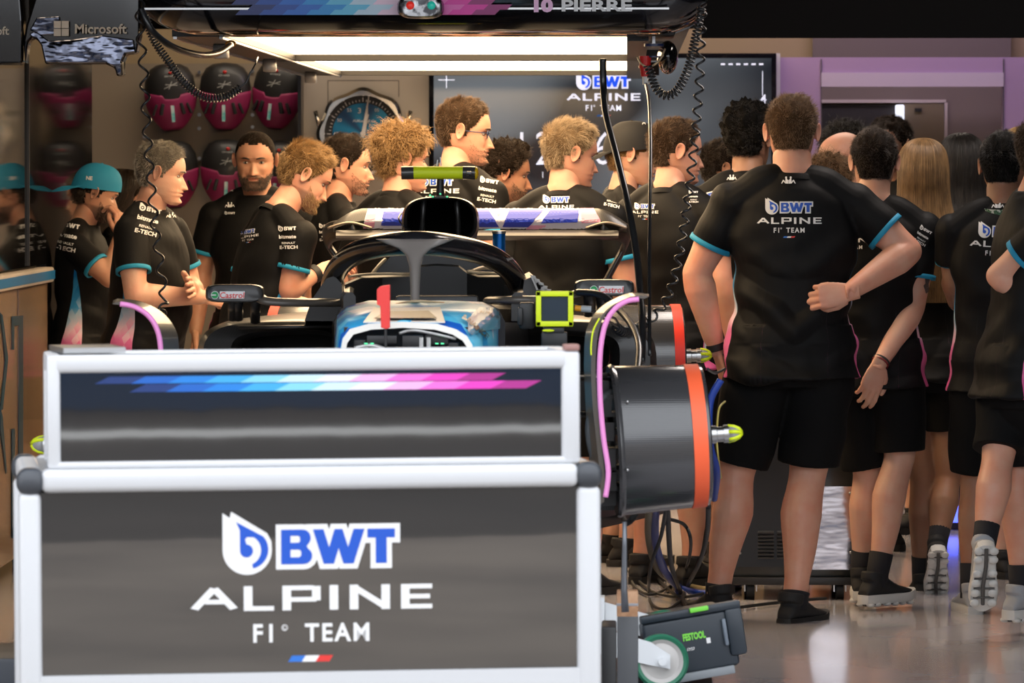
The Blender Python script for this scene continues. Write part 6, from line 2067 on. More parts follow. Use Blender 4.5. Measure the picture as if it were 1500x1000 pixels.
# prints: positions along the face from pixels
def uz(px, py, yl):          # pixel to (u, z) on the cart plane y = yl
    R3 = Euler((0, -.0052, ang)).to_matrix().transposed()
    o_ = R3 @ (V((0, 0, CAMH)) - V(cart.location)); d_ = R3 @ ray(px, py)
    t = (yl - o_.y) / d_.y
    q = o_ + d_ * t
    return q.x, q.z
def cart_print(gs, px, py, wpx, yl, name, parent, hpx=None):
    u0, z0 = uz(px - wpx / 2, py, yl); u1, z1 = uz(px + wpx / 2, py, yl)
    g = fit(gs, 0, 0, u1 - u0, None if hpx is None else hpx * (u1 - u0) / wpx)
    print_on_plane(g, (u0 / 2 + u1 / 2, yl, z0 / 2 + z1 / 2), (1, 0, 0), (0, 0, 1), name, parent, eps=.0006)
cart_print(g_bwt(), 456, 794, 260, .0185, 'brand_logo', fp)
cart_print(g_alpine(), 456, 875, 354, .0185, 'team_name', fp, 36)
cart_print(g_text('F1   TEAM', bold=.025, space=1.2), 456, 926, 170, .0185, 'team_name', fp, 27)
cart_print(g_text('\u00ae', bold=.02), 417, 919, 9, .0185, 'team_name', fp)
cart_print(g_flag(), 455, 964, 66, .0185, 'flag_mark', fp, 9)
cs2 = [sr(20, 50, 110), sr(22, 95, 185), sr(28, 125, 210), sr(60, 165, 228), sr(130, 205, 238), sr(200, 232, 246), sr(225, 225, 245), sr(238, 175, 225), sr(236, 110, 205), sr(228, 60, 185), sr(170, 40, 135)]
def stripe_row(x_a, x_b, ya, yb, sh_):
    L = []; n = 11; w = (x_b - x_a) / n
    for i in range(n):
        xx = x_a + i * w + sh_; sl = (yb - ya) * 2.2
        L.append((([(xx, ya), (xx + w, ya), (xx + w + sl, yb), (xx + sl, yb)], [(0, 1, 2, 3)]), mat('cart_stripe_%d' % i, cs2[i], .4), 0))
    return L
cart_print(stripe_row(0, 600, 12, 22, -22) + stripe_row(0, 600, 0, 11, 30), 466, 560, 655, .0285, 'gradient_band', up, 23)
for x in (.10, CW - .10):
    for y in (.08, DP - .08):
        c_ = empty('castor', (0, 0, 0)); bpy.data.objects.remove(c_)
        mb = MB(); mb.cyl((x - .015, y, .05), (x + .015, y, .05), .05, 24); mb.box((x, y, .095), (.05, .06, .02)); mb.build('castor', RUBBER, cart, auto=.5)

# ================================================================== red block tool on the nose
rt = empty('red_marker', P(563, 520, 13.30), 0, 'red upright block on a thin rod standing before the car nose', 'tool')
rt.location = (rt.location.x, 13.30, 0)
def R_(mb, root, name, m, **k):
    mb.v = [V(p) - V(root.location) for p in mb.v]
    return mb.build(name, m, root, **k)
mb = MB(); mb.prism([P(x, y, 13.28) for x, y in ((557, 419), (571, 417), (571, 480), (566, 482), (558, 480), (557, 448), (552, 446), (552, 424))][::-1], (0, .03, 0)); ob = R_(mb, rt, 'block', mat('red_plastic_block', sr(226, 62, 58), .4)); bv_ = ob.modifiers.new('b', 'BEVEL'); bv_.width = .002; bv_.segments = 2; bv_.limit_method = 'ANGLE'
mb = MB(); q = P(565, 480, 13.29); mb.tube([q, V((q.x, 13.29, .02))], .0035, 8); mb.cyl((q.x, 13.29, 0), (q.x, 13.29, .02), .09, 24); R_(mb, rt, 'rod', BLACKPL)

# ================================================================== screen with the neon frame
mn = empty('frame_display', (P(812, 500, 14.55).x, 14.55, 0), 0, 'small dark screen in a square neon yellow frame on a black arm', 'screen')
def q4(x0, x1, y0, y1, d): return [P(x0, y0, d), P(x1, y0, d), P(x1, y1, d), P(x0, y1, d)]
a = P(785, 426, 14.5); b = P(840, 478, 14.5)
mb = MB(); c = (a + b) / 2; wd, hg = b.x - a.x, a.z - b.z; t_ = .0155
mb.bbox((c.x, 14.5, a.z - t_ / 2), (wd, .03, t_), .003); mb.bbox((c.x, 14.5, b.z + t_ / 2), (wd, .03, t_), .003)
mb.bbox((a.x + t_ / 2, 14.5, c.z), (t_, .03, hg), .003); mb.bbox((b.x - t_ / 2, 14.5, c.z), (t_, .03, hg), .003)
R_(mb, mn, 'frame', NEON, auto=.5)
mb = MB(); mb.box((c.x, 14.50, c.z), (wd - .02, .012, hg - .02)); R_(mb, mn, 'screen', mat('slate_screen', (.035, .05, .07), .15))
mb = MB(); mb.box((c.x, 14.53, c.z), (wd - .01, .04, hg - .01), bev=.006); mb.box(P(772, 462, 14.56), (.045, .06, .075), bev=.008); mb.box(P(762, 463, 14.54), (.014, .05, .05), bev=.004); R_(mb, mn, 'housing', BLACKPL, auto=.5)
mb = MB(); q = P(811, 482, 14.5); mb.box(q + V((0, .02, -.004)), (.062, .05, .022), bev=.005); q2 = P(812, 500, 14.52); mb.box(q2, (.075, .05, .055), bev=.006); mb.box((q2.x, 14.56, q2.z / 2), (.05, .05, q2.z)); mb.box((q2.x, 14.56, .012), (.34, .30, .024)); R_(mb, mn, 'stand', BLACKPL, auto=.5)
mb = MB(); mb.ball(P(803, 484, 14.47), (.018, .004, .004), 14, 8); R_(mb, mn, 'neon_tab', NEON, smooth=True)
mb = MB(); mb.tube([P(842, 451, 14.53), P(851, 452, 14.53)], .0085, 14); R_(mb, mn, 'orange_collar', mat('orange_plastic'), auto=.5)
mb = MB(); mb.tube([P(851, 452, 14.53), P(866, 453, 14.53)], .0095, 14); R_(mb, mn, 'plug', mat('grey_plug', (.30, .33, .36), .4), auto=.5)

# ================================================================== black cabinet on castors behind the big man's legs
kd = 18.42
a = P(1072, 640, kd); b = P(1264, 846, kd)
kb = empty('rolling_cabinet', ((a.x + b.x) / 2, kd, 0), 0, 'black metal cabinet on castors with louvres and a shiny steel side panel', 'cabinet')
ztop = .72; zb_ = b.z
mb = MB(); mb.box(((a.x + b.x) / 2, kd + .25, (ztop + zb_) / 2), (b.x - a.x, .48, ztop - zb_), bev=.008); R_(mb, kb, 'body', mat('dark_green_grey_metal', (.018, .022, .022), .3, coat=.3), auto=.5)
p0 = P(1076, 836, kd); p1_ = P(1182, 836, kd); mb = MB(); mb.box(((p0.x + p1_.x) / 2, kd + .004, (ztop + p0.z) / 2), (p1_.x - p0.x, .012, ztop - p0.z - .03)); fr_ = R_(mb, kb, 'front_panel', mat('black_panel', (.010, .011, .013), .35))
mb = MB()
for cx in (1122, 1150):
    for i in range(8):
        mb.box(P(cx, 779 + i * 5.3, kd - .006), (.058, .012, .0055), M=Matrix.Rotation(.5, 3, 'X'))
R_(mb, kb, 'louvres', mat('louvre_dark', (.03, .034, .04), .3))
p2_ = P(1186, 712, kd); p3_ = P(1252, 834, kd); mb = MB(); mb.box(((p2_.x + p3_.x) / 2, kd + .002, (p2_.z + p3_.z) / 2), (p3_.x - p2_.x, .012, p2_.z - p3_.z)); R_(mb, kb, 'steel_panel', mat('scuffed_mirror_steel', (.52, .48, .50), .13, metal=1, bump=(1.6, .35, .03, (1, 1, 3))))
mb = MB(); mb.box(P(1256, 740, kd) + V((0, -.002, 0)), (.008, .012, .46)); R_(mb, kb, 'corner_strip', mat('strip_grey', (.10, .11, .12), .3, metal=.5))
mb = MB()
for px, py in ((1245, 722), (1246, 809), (1084, 810)):
    mb.ball(P(px, py, kd - .006), (.005, .003, .005), 10, 6)
R_(mb, kb, 'bolt', STEEL, smooth=True)
mb = MB(); mb.box(((a.x + b.x) / 2, kd + .24, zb_ - .012), (b.x - a.x + .02, .50, .028), bev=.004); R_(mb, kb, 'base_rim', BLACKPL, auto=.5)
for px in (1100, 1231):
    for yy in (kd + .05, kd + .44):
        x = P(px, 860, kd).x
        mb = MB(); mb.cyl((x - .014, yy, .034), (x + .014, yy, .034), .034, 24); cst = R_(mb, kb, 'castor', RUBBER, auto=.5)
        mb = MB(); mb.box((x - .021, yy, .058), (.004, .035, .06)); mb.box((x + .021, yy, .058), (.004, .035, .06)); mb.box((x, yy, .088), (.05, .045, .008)); mb.v = [V(p) - V(kb.location) for p in mb.v]; mb.build('fork', STEEL, cst)
        mb = MB(); mb.box((x, yy, .094), (.06, .05, .006)); mb.v = [V(p) - V(kb.location) for p in mb.v]; mb.build('blue_plate', mat('blue_edge'), cst)
mb = MB(); q = P(1396, 752, 22.0); mb.box((q.x, 22.0, q.z), (.045, .03, .075), bev=.004); o = mb.build('indicator_light', mat('blue_glow', (.05, .08, .9), .3, emit=(.08, .12, 1), estr=3.0), auto=.5)
tag(o, 'small glowing blue light low down between the legs at the right', 'light')
rk = MB(); rk.box((q.x + .16, 22.36, .33), (.40, .6, .66), bev=.01); o = rk.build('equipment_box', mat('black_panel'), auto=.5); tag(o, 'low black box with a glowing blue light behind the standing crew', 'box')

# ================================================================== cables and hoses near the floor
def Fl(px, py, z=.012):
    r_ = ray(px, py); t = (z - CAMH) / r_.z
    return V((0, 0, CAMH)) + r_ * t
GC = 'loose cables looped under the wheel hub'
BLH = mat('blue_hose_rubber', sr(22, 58, 150), .4); BGH = mat('khaki_hose', sr(128, 116, 86), .5)
cable('blue_hose', [P(1056, 556, 14.6), P(1040, 590, 14.6), P(1040, 650, 14.6), P(1050, 690, 14.7), P(1046, 730, 14.9)], .0105, 'blue hose curving behind the wheel nut beside the black shorts', 'hose', BLH, n=12)
cable('blue_hose', [P(960, 740, 14.4), P(960, 790, 15.6), P(972, 832, 16.4), Fl(992, 858), Fl(1018, 867), Fl(1050, 868), Fl(1082, 858)], .0125, 'thick blue hose dropping from the wheel hub and curling along the floor', 'hose', BLH, n=12)
cable('khaki_hose', [P(952, 742, 14.4), P(950, 780, 15.4), P(956, 815, 16.4), P(968, 838, 17.0), Fl(992, 852), Fl(1040, 864), Fl(1084, 852), Fl(1112, 842)], .012, 'khaki hose lying beside the thick blue hose', 'hose', BGH, n=12)
loops = [
 ([P(938, 742, 14.3), P(916, 765, 14.8), Fl(905, 800) + V((0, -.6, .25)), Fl(912, 826), Fl(935, 840), Fl(968, 843), Fl(1010, 848), Fl(1044, 853)], .009, 'black cable arcing left of the others then running right to the blue hose'),
 ([P(1038, 740, 14.3), P(1036, 780, 15.2), P(1026, 820, 16.0), Fl(1008, 856), Fl(1000, 878), Fl(1010, 892)], .0075, 'black cable dropping nearest the big man in a long curve'),
 ([P(978, 742, 14.3), P(980, 790, 15.2), P(984, 830, 16.2), Fl(996, 864), Fl(1006, 886), Fl(1022, 896)], .0080, 'black cable dropping straight beside the thick blue hose'),
 ([P(976, 742, 14.28), P(968, 786, 15.0), P(954, 826, 15.8), Fl(950, 864), Fl(956, 886), Fl(978, 892), Fl(1000, 878)], .0060, 'thin grey-black cable slanting left across the others'),
 ([Fl(958, 772) + V((0, -2.0, .3)), Fl(940, 790) + V((0, -1.5, .22)), Fl(944, 822), Fl(962, 846), Fl(990, 872), Fl(1012, 892), Fl(1030, 905)], .0060, 'black cable with silver clips curling at the left of the pile'),
 ([P(980, 760, 15.2), P(1004, 770, 15.4), P(1012, 800, 15.8), Fl(1002, 838), Fl(976, 862), Fl(948, 870), Fl(926, 852), Fl(934, 828)], .0055, 'thin black cable making the round loop in the middle of the pile'),
 ([Fl(930, 846), Fl(960, 868), Fl(1004, 874), Fl(1050, 864), Fl(1086, 862)], .0055, 'thin black cable lying flat towards the big man\'s shoe'),
 ([Fl(1064, 892), Fl(1100, 887), Fl(1160, 880), Fl(1210, 876)], .006, 'black cable on the floor under the rolling cabinet'),
]
for pts, r_, lb in loops:
    cable('floor_cable', [p if p.z > r_ else V((p.x, p.y, r_ + .001)) for p in pts], r_, lb, 'cable', RUBBER, GC)
cable('thin_cable', [P(1036, 540, 14.2), P(1048, 546, 14.3), P(1062, 540, 14.5)], .004, 'thin black wire between the wheel drum and the big man\'s hand')
cable('yellow_cord', [P(1062, 588, 14.8), P(1053, 600, 14.7), P(1050, 640, 14.7), P(1052, 668, 14.7), P(1056, 700, 14.8)], .0028, 'thin yellow cord hanging behind the wheel nut', m=mat('yellow_cord', sr(200, 180, 90), .5))

# ================================================================== dolly, tool case and castors at bottom
dk = 13.6
def box_at(mb, x0, x1, y0, y1, d, dep, bev=.004, M=None):
    a = P(x0, y0, d); b = P(x1, y1, d)
    mb.box(((a.x + b.x) / 2, d + dep / 2, (a.z + b.z) / 2), (b.x - a.x, dep, a.z - b.z), bev=bev, M=M)
lc = empty('storage_crate', (P(900, 990, 13.9).x, 13.95, 0), 0, 'low black crate on the floor beside the cart, castors and tool case on it', 'crate')
a_ = P(862, 968, 13.75); b_ = P(1040, 968, 13.75)
mb = MB(); mb.box(((a_.x + b_.x) / 2, 13.90, .073), (b_.x - a_.x, .60, .146), bev=.01); R_(mb, lc, 'body', BLACKPL, auto=.5)
mb = MB(); mb.box(((a_.x + b_.x) / 2, 13.90, .150), (b_.x - a_.x + .02, .62, .014), bev=.004); R_(mb, lc, 'rim', mat('dark_slate_plastic', (.03, .035, .045), .45), auto=.5)
# tool case, tilted
tcx = P(1000, 940, 13.9)
tc_ = empty('tool_case', (tcx.x, 13.95, tcx.z), 0, 'dark blue-grey tool case with lime green lettering and latch, tilted on the crate', 'case')
tc_.rotation_euler = (0, math.radians(-9), math.radians(10))
kk = 13.9 / FPX
mb = MB(); mb.bbox((0, 0, 0), (136 * kk, .26, 84 * kk), .012, seg=3); CS = mb.build('body', mat('slate_case', (.020, .028, .038), .4), tc_, auto=.5)
mb = MB(); mb.bbox((6 * kk, -.12, 47 * kk), (150 * kk, .03, 12 * kk), .006); mb.bbox((68 * kk, -.125, 8 * kk), (26 * kk, .03, 70 * kk), .010); mb.build('handle_frame', mat('slate_case'), tc_, auto=.5)
mb = MB(); mb.bbox((52 * kk, -.135, 10 * kk), (6 * kk, .012, 40 * kk), .004); mb.build('recess_highlight', mat('pale_slate', (.16, .19, .23), .4), tc_, auto=.5)
mb = MB(); mb.bbox((18 * kk, -.14, 50 * kk), (28 * kk, .014, 7 * kk), .003); mb.build('latch', mat('lime_green', sr(120, 215, 70), .45), tc_, auto=.5)
mb = MB(); mb.bbox((-10 * kk, -.128, -46 * kk), (136 * kk, .02, 12 * kk), .003); mb.build('base_strip', mat('grey_strip', (.25, .27, .29), .5), tc_, auto=.5)
LG = mat('lime_print', sr(125, 215, 75), .5)
print_on_plane([(g, LG, l) for g, m, l in fit(g_text('FESTOOL', bold=.05), 6, 12, 34, 11)], (0, -.1305, 0), (kk, 0, 0), (0, 0, kk), 'lettering', CS)
print_on_plane(fit(g_text('SYS3', bold=.02, shear=.3), -2, -6, 12) , (0, -.1305, 0), (kk, 0, 0), (0, 0, kk), 'lettering', CS)
print_on_plane([(([(-3, -4), (3, -4), (3, 4), (-3, 4)], [(0, 1, 2, 3)]), WHITEP, 0)], (26 * kk, -.1305, 2 * kk), (kk, 0, 0), (0, 0, kk), 'white_tag', CS)
# two loose castors lying on their mounting plates
CGR = mat('green_tyre', sr(38, 112, 84), .45); CWH = mat('white_zinc', (.72, .74, .76), .4)
def castor(px, py, r, d, label):
    c = P(px, py, d); o = empty('castor_wheel', c, 0, label, 'castor wheel', 'green-tyred castors beside the tool case')
    kq = d / FPX; R0 = r * kq
    mb = MB(); rg = []
    ax = V((.10, -1, .05)).normalized(); u_ = ax.orthogonal().normalized(); v_ = ax.cross(u_)
    for t, rr in ((-.02, .80), (-.024, .92), (-.018, 1.0), (.018, 1.0), (.024, .92), (.02, .80)):
        rg.append([ax * t + (u_ * math.cos(a) + v_ * math.sin(a)) * R0 * rr for a in [2 * PI * j / 48 for j in range(48)]])
    mb.skin(rg, caps=False); mb.build('tyre', CGR, o, True, auto=.6)
    mb = MB(); rg = []
    for t, rr in ((-.018, .82), (.018, .82), (.020, .80), (.012, .66), (.014, .5), (.022, .3)):
        rg.append([ax * t + (u_ * math.cos(a) + v_ * math.sin(a)) * R0 * rr for a in [2 * PI * j / 48 for j in range(48)]])
    mb.skin(rg); mb.build('rim', mat('pale_grey_rim', (.52, .50, .48), .5), o, True, auto=.5)
    mb = MB()
    for sgn in (1, -1):
        f0 = ax * (.030 * sgn)
        mb.skin([[f0 + V((-.165, 0, .055)) + q for q in (V((0, 0, .035)), V((0, 0, -.035)), V((0, .006 * sgn, -.035)), V((0, .006 * sgn, .035)))], [f0 + V((-.03, 0, .02)) + q for q in (V((0, 0, .032)), V((0, 0, -.030)), V((0, .006 * sgn, -.030)), V((0, .006 * sgn, .032)))], [f0 + V((.022, 0, 0)) + q for q in (V((0, 0, .018)), V((0, 0, -.020)), V((0, .006 * sgn, -.020)), V((0, .006 * sgn, .018)))]])
    mb.cyl(ax * .045, ax * -.045, .011, 16)
    mb.box((-.17, 0, .055), (.012, .09, .10))
    mb.build('fork', CWH, o, auto=.6)
castor(968, 968, 40, 13.70, 'green-tyred castor with a pale rim, the lower one in front')
castor(974, 930, 37, 13.88, 'green-tyred castor half hidden behind the lower castor')
# grey post with a wooden block and a rod
po = empty('grey_post', (P(920, 950, 13.3).x, 13.3, 0), 0, 'square grey post right of the cart', 'post')
mb = MB(); a_ = P(904, 902, 13.3); b_ = P(935, 902, 13.3); mb.box(((a_.x + b_.x) / 2, 13.33, a_.z / 2), (b_.x - a_.x, .055, a_.z), bev=.004); R_(mb, po, 'shaft', mat('slate_grey_post', (.075, .078, .085), .45), auto=.5)
mb = MB(); mb.box((P(920, 902, 13.3).x, 13.36, .006), (.16, .14, .012)); R_(mb, po, 'foot', mat('slate_grey_post'), auto=.5)
wbk = empty('wooden_block', P(919, 902, 13.33), 0, 'pale wooden block strapped on top of the grey post', 'block')
mb = MB(); mb.bbox((0, 0, 19 * .00178), (31 * .00178, .055, 38 * .00178), .003); mb.build('block', mat('pale_wood', sr(192, 150, 116), .6, var=(30, sr(170, 126, 92), .4, .6)), wbk, auto=.5)
mb = MB(); mb.bbox((0, 0, 18 * .00178), (32 * .00178, .057, 4 * .00178), .001); mb.build('strap', mat('grey_strap', (.3, .3, .32), .4), wbk, auto=.5)
rd = MB(); base = P(916, 896, 13.26); rd.tube([P(916, 896, 13.26) - base, P(914, 862, 13.26) - base, P(915, 800, 13.26) - base, P(915, 764, 13.26) - base], [.010, .0085, .0065, .006], 12); o = rd.build('metal_rod', mat('grey_rod', (.16, .17, .19), .35, metal=.6), None, True); o.location = base; tag(o, 'tapered grey rod rising from the wooden block', 'rod')
# pieces between cart and post, lime handle at the very bottom, dark box bottom left
mb = MB(); cb_ = V((P(892, 930, 12.9).x, 12.95, 0)); mb.bbox((0, 0, .20), (.038, .20, .40), .006); o = mb.build('clamp_unit', BLACKPL, None, auto=.5); o.location = cb_; tag(o, 'narrow black unit with silver fittings between cart and grey post', 'fitting')
mb = MB(); mb.tube([V((-.03, -.105, .22)), V((.025, -.112, .22))], .007, 12); mb.tube([V((-.02, -.105, .16)), V((.02, -.11, .185))], .006, 12); c1 = mb.build('silver_fitting', STEEL, o, True)
mb = MB(); mb.ball((.022, -.116, .222), .011, 14, 8); mb.build('blue_knob', mat('bright_blue_knob', sr(40, 150, 215), .3), o, True)
gb = V(P(1020, 1010, 13.1)); mb = MB(); mb.loft([(V((0, 0, -.12)), .11, .10), (V((0, 0, .0)), .115, .10), (V((.0, 0, .045)), .09, .08), (V((0, 0, .06)), .03, .03)], 28); base = V((gb.x - .01, 13.2, .12)); o = mb.build('work_bag', mat('black_bag_cloth', (.015, .016, .018), .7), None, True, auto=.7); o.location = base; tag(o, 'black rounded bag at the bottom edge below the tool case', 'bag')
mb = MB(); q = P(1070, 990, 13.1) - base; mb.ball(V((.105, -.02, .02)), (.020, .03, .022), 16, 10); mb.build('lime_tab', mat('lime_green'), o, True)
mb = MB(); mb.bbox((0, 0, .12), (.42, .45, .24), .012); o = mb.build('speaker_box', mat('dark_slate_plastic'), None, auto=.5); q = P(-70, 950, 13.6); o.location = (q.x - .0, 13.9, 0); tag(o, 'dark grey box cut by the lower left picture corner', 'box')
# ================================================================== the crew
def sleeve_print(p, px, py, w, ang=0.0, sq=1.0, bv=None):
    g = fit(g_bwt(WHITEP), 0, .42, .62) + fit(g_text('bitmate', bold=.03), 0, .12, .60, .13) + fit(g_text('RENAULT', bold=.02), .03, -.10, .45, .07) + fit(g_text('E-TECH', bold=.03), .03, -.25, .62, .12)
    g = [(q, WHITEP, 0) for q, m, l in g]
    # the rings of the small logo keep their holes: drop the inner disc
    return print_on(g, p['shirt'], px, py, w, ang, sq, 'sleeve_print', bv=bv)

def kappa(p, px, py, w, ang=0, bv=None, sq=1.0):
    return print_on(g_kappa(), p['shirt'], px, py, w, ang, sq, 'figure_logo', bv=bv)

def team(p, px, py, w, ang=0, bv=None, sq=1.0, shear=0):
    return print_on(g_team(), p['shirt'], px, py, w, ang, sq, 'team_print', bv=bv, shear=shear)

def make_cap(pd, material, back=True, logo=None):
    H4 = pd['H4']; mb = MB(); N = 40
    # crown
    rings = []
    for t in np.linspace(0, 1, 13):
        a = t * PI / 2
        k = math.cos(a) ** .75 if t < 1 else 0.02
        z = .138 + .116 * math.sin(a) ** .9
        slope = lambda y: (.012 if back else -.004) * (y / .1)
        rings.append([V(((.0875 + .003) * k * math.cos(q), -.006 + .110 * k * math.sin(q), z + slope(.11 * math.sin(q)) * (1 - t))) for q in [2 * PI * j / N for j in range(N)]])
    inner = [[V((v.x * .95, -.006 + (v.y + .006) * .95, v.z)) for v in rings[0]]]
    mb.skin(inner + rings, caps=False)
    mb.add(rings[-1], [tuple(range(N))])
    mb.xf(H4)
    cap = mb.build('cap', material, pd['root'], True, auto=.9)
    bm = MB(); sg = -1 if back else 1
    top = []; L = .085; n = 14
    for i in range(n + 1):
        a = math.radians(28 + 124 * i / n)
        base = V((.088 * math.cos(a), -.006 + sg * .108 * math.sin(a), .142 + (.012 if back else -.004) * sg))
        ext = V((.076 * math.cos(a), -.006 + sg * (.108 + L * math.sin(PI * i / n) ** .6) * max(.75, math.sin(a)), .142 + (.012 if back else -.004) * sg - (.050 if back else .020) * math.sin(PI * i / n)))
        top.append((base, ext))
    vs = []; fs = []
    for b, e in top:
        m_ = b.lerp(e, .5) + V((0, 0, .010))
        vs += [b, m_, e, e - V((0, 0, .003)), m_ - V((0, 0, .003)), b - V((0, 0, .003))]
    for i in range(n):
        for j in range(6):
            fs.append((6 * i + j, 6 * i + (j + 1) % 6, 6 * i + 6 + (j + 1) % 6, 6 * i + 6 + j))
    bm.add(vs, fs); bm.xf(H4)
    bm.build('brim', material, cap, True, auto=.7)
    bt = MB(); bt.ball((0, -.006, .2545), (.006, .006, .003), 10, 6); bt.xf(H4); bt.build('button', material, cap, True)
    return cap

CAPBLUE = mat('blue_cap_cloth', sr(24, 132, 170), .75, bump=(60, .2, .003, (1, 1, 1)))

G1 = 'crew in dark team shirts round the car'
# --- left side
p1 = person('man in a blue cap worn backwards, hand raised to his nose, by the black wall', 20.5, 141, 240, -96, head=(14, 14, 0), lean=.02,
            arms=(('px', (150, 425, .10), (150, 392, -.12), (0, -1, .2), 'grip', (-.8, -.2, .5)), ('px', (160, 408, -.22), (176, 342, -.10), (1, -.5, .3), 'grip', (-.05, 0, 1))),
            skin='tan', hair='dark', style='buzz', beard=.7, fat=1.0, group=G1, cap=True)
bv = bvh_of(p1['shirt']); sleeve_print(p1, 98, 345, 34, 12, bv=bv)
c = make_cap(p1, CAPBLUE, True)
print_on(fit(g_text('NE', bold=.03), 0, 0, 1), c, 131, 261, 9, 5, 1, 'cap_logo')
tx = MB(); q = P(184, 310, 20.33) - p1['root'].location
p2 = person('dark-haired woman half hidden behind the man in the blue cap', 22.6, 184, 250, -95, head=(15, 6, 0), female=True, skin='brown', hair='dark', style='long', group=G1, vox=.009)
long_hair(p2, 'dark', .3, .11, 5, 1200)
p3 = person('grey-haired man with folded arms behind the stretched coiled cable', 19.4, 236, 208, -112, head=(24, 6, 0), lean=.03, arms=('crossed', 'crossed2'), fat=1.12, belly=.03, skin='fair', hair='grey', style='short', group=G1, collar=True)
bv = bvh_of(p3['shirt']); sleeve_print(p3, 217, 322, 34, 14, bv=bv)
print_on(g_kappa(), p3['shirt'], 250, 315, 15, 0, 1, 'figure_logo', bv=bv)
p4 = person('shaven-headed bearded man facing the camera under the hanging helmets', 20.9, 374, 194, 172, head=(6, 4, 0), skin='tan', hair='dark', style='buzz', beard=.75, fat=1.1, shape={'wide': 1.04}, group=G1)
bv = bvh_of(p4['shirt']); kappa(p4, 337, 300, 15, bv=bv); print_on(g_bwt(WHITEP), p4['shirt'], 337, 312, 15, 0, 1, 'chest_print', bv=bv)
print_on(g_text('Microsoft', bold=.02), p4['shirt'], 334, 278, 16, 10, 1, 'chest_print', bv=bv)
p5 = person('blond bearded man looking down at his hands, black watch on his wrist', 18.5, 447, 204, -60, head=(-18, 24, 0), lean=.16, fat=1.04,
            arms=('type', ('px', (422, 424, -.20), (466, 398, -.10), (.2, -.6, .8), 'relax', (.8, .35, .2))), skin='pink', hair='blond', style='swept', beard=.6, group=G1)
bv = bvh_of(p5['shirt']); team(p5, 363, 345, 34, -8, bv=bv, sq=1.0); sleeve_print(p5, 422, 347, 27, -2, bv=bv); kappa(p5, 372, 300, 12, -12, bv=bv)
p6 = person('short-haired man in profile between the blond man and the curly one', 20.15, 508, 198, -78, head=(-8, 2, 0), arms=('front', 'front'), skin='pink', hair='dark', style='short', beard=.25, group=G1)
bv = bvh_of(p6['shirt']); sleeve_print(p6, 478, 340, 20, 0, bv=bv)
p7 = person('curly blond young man in a polo behind the yellow camera bar', 19.1, 590, 176, -38, head=(-32, 0, 0), skin='pink', hair='blond', style='mop', group=G1, collar=True, eyes=True)
p8 = person('tall balding man in glasses in front of the wall screen', 19.7, 680, 144, -48, head=(-42, 3, 0), fat=1.08, skin='pink', hair='brown', style='short', beard=.12, group=G1, shape={'ear': 1.05})
bv = bvh_of(p8['shirt']); sleeve_print(p8, 715, 278, 28, 10, bv=bv); team(p8, 640, 277, 66, 0, bv=bv); kappa(p8, 652, 238, 16, bv=bv)
p9 = person('man with dark curly hair in profile in front of the wall screen', 20.4, 742, 204, -80, head=(-4, 5, 0), skin='tan', hair='dark', style='curly', beard=.4, group=G1)
p10 = person('man with tousled sandy hair seen from behind the rear wing', 18.7, 836, 172, -24, head=(-46, 6, 0), fat=1.06, shw=1.03, arms=('front', 'front'), skin='pink', hair='sandy', style='swept', group=G1)
bv = bvh_of(p10['shirt']); team(p10, 815, 301, 52, 0, bv=bv, sq=1.0); kappa(p10, 805, 263, 14, bv=bv); sleeve_print(p10, 898, 288, 24, 12, bv=bv)
p11 = person('man in a black cap worn backwards behind the hanging hose', 20.1, 926, 166, -72, head=(-14, 2, 0), skin='fair', hair='blond', style='mop', group=G1, cap=True)
c = make_cap(p11, mat('black_cap_cloth', (.012, .012, .013), .8), True)
print_on(fit(g_text('A', bold=.05), 0, 0, 1), c, 943, 180, 6, 0, 1, 'cap_logo')
p12 = person('man with short brown hair behind the stretched coiled cable right of the hose', 19.15, 990, 174, -34, head=(-38, 2, 0), fat=1.05, skin='pink', hair='brown', style='short', group=G1)
bv = bvh_of(p12['shirt']); team(p12, 945, 309, 40, 0, bv=bv, sq=1.0); kappa(p12, 957, 263, 12, bv=bv); sleeve_print(p12, 1016, 288, 14, 0, bv=bv)
p13 = person('man with curly black hair seen from behind beside the wall screen edge', 19.75, 1097, 149, -8, head=(-14, 0, 0), fat=1.04, skin='olive', hair='black', style='curly', group=G1, collar=True)
bv = bvh_of(p13['shirt']); kappa(p13, 1072, 260, 15, bv=bv); team(p13, 1052, 300, 84, -14, bv=bv); sleeve_print(p13, 1028, 312, 12, -60, bv=bv)
p14 = person('dark-haired man mostly hidden behind the curly black-haired one', 20.5, 1062, 206, -60, head=(-20, 0, 0), skin='olive', hair='dark', style='short', group=G1, vox=.009)
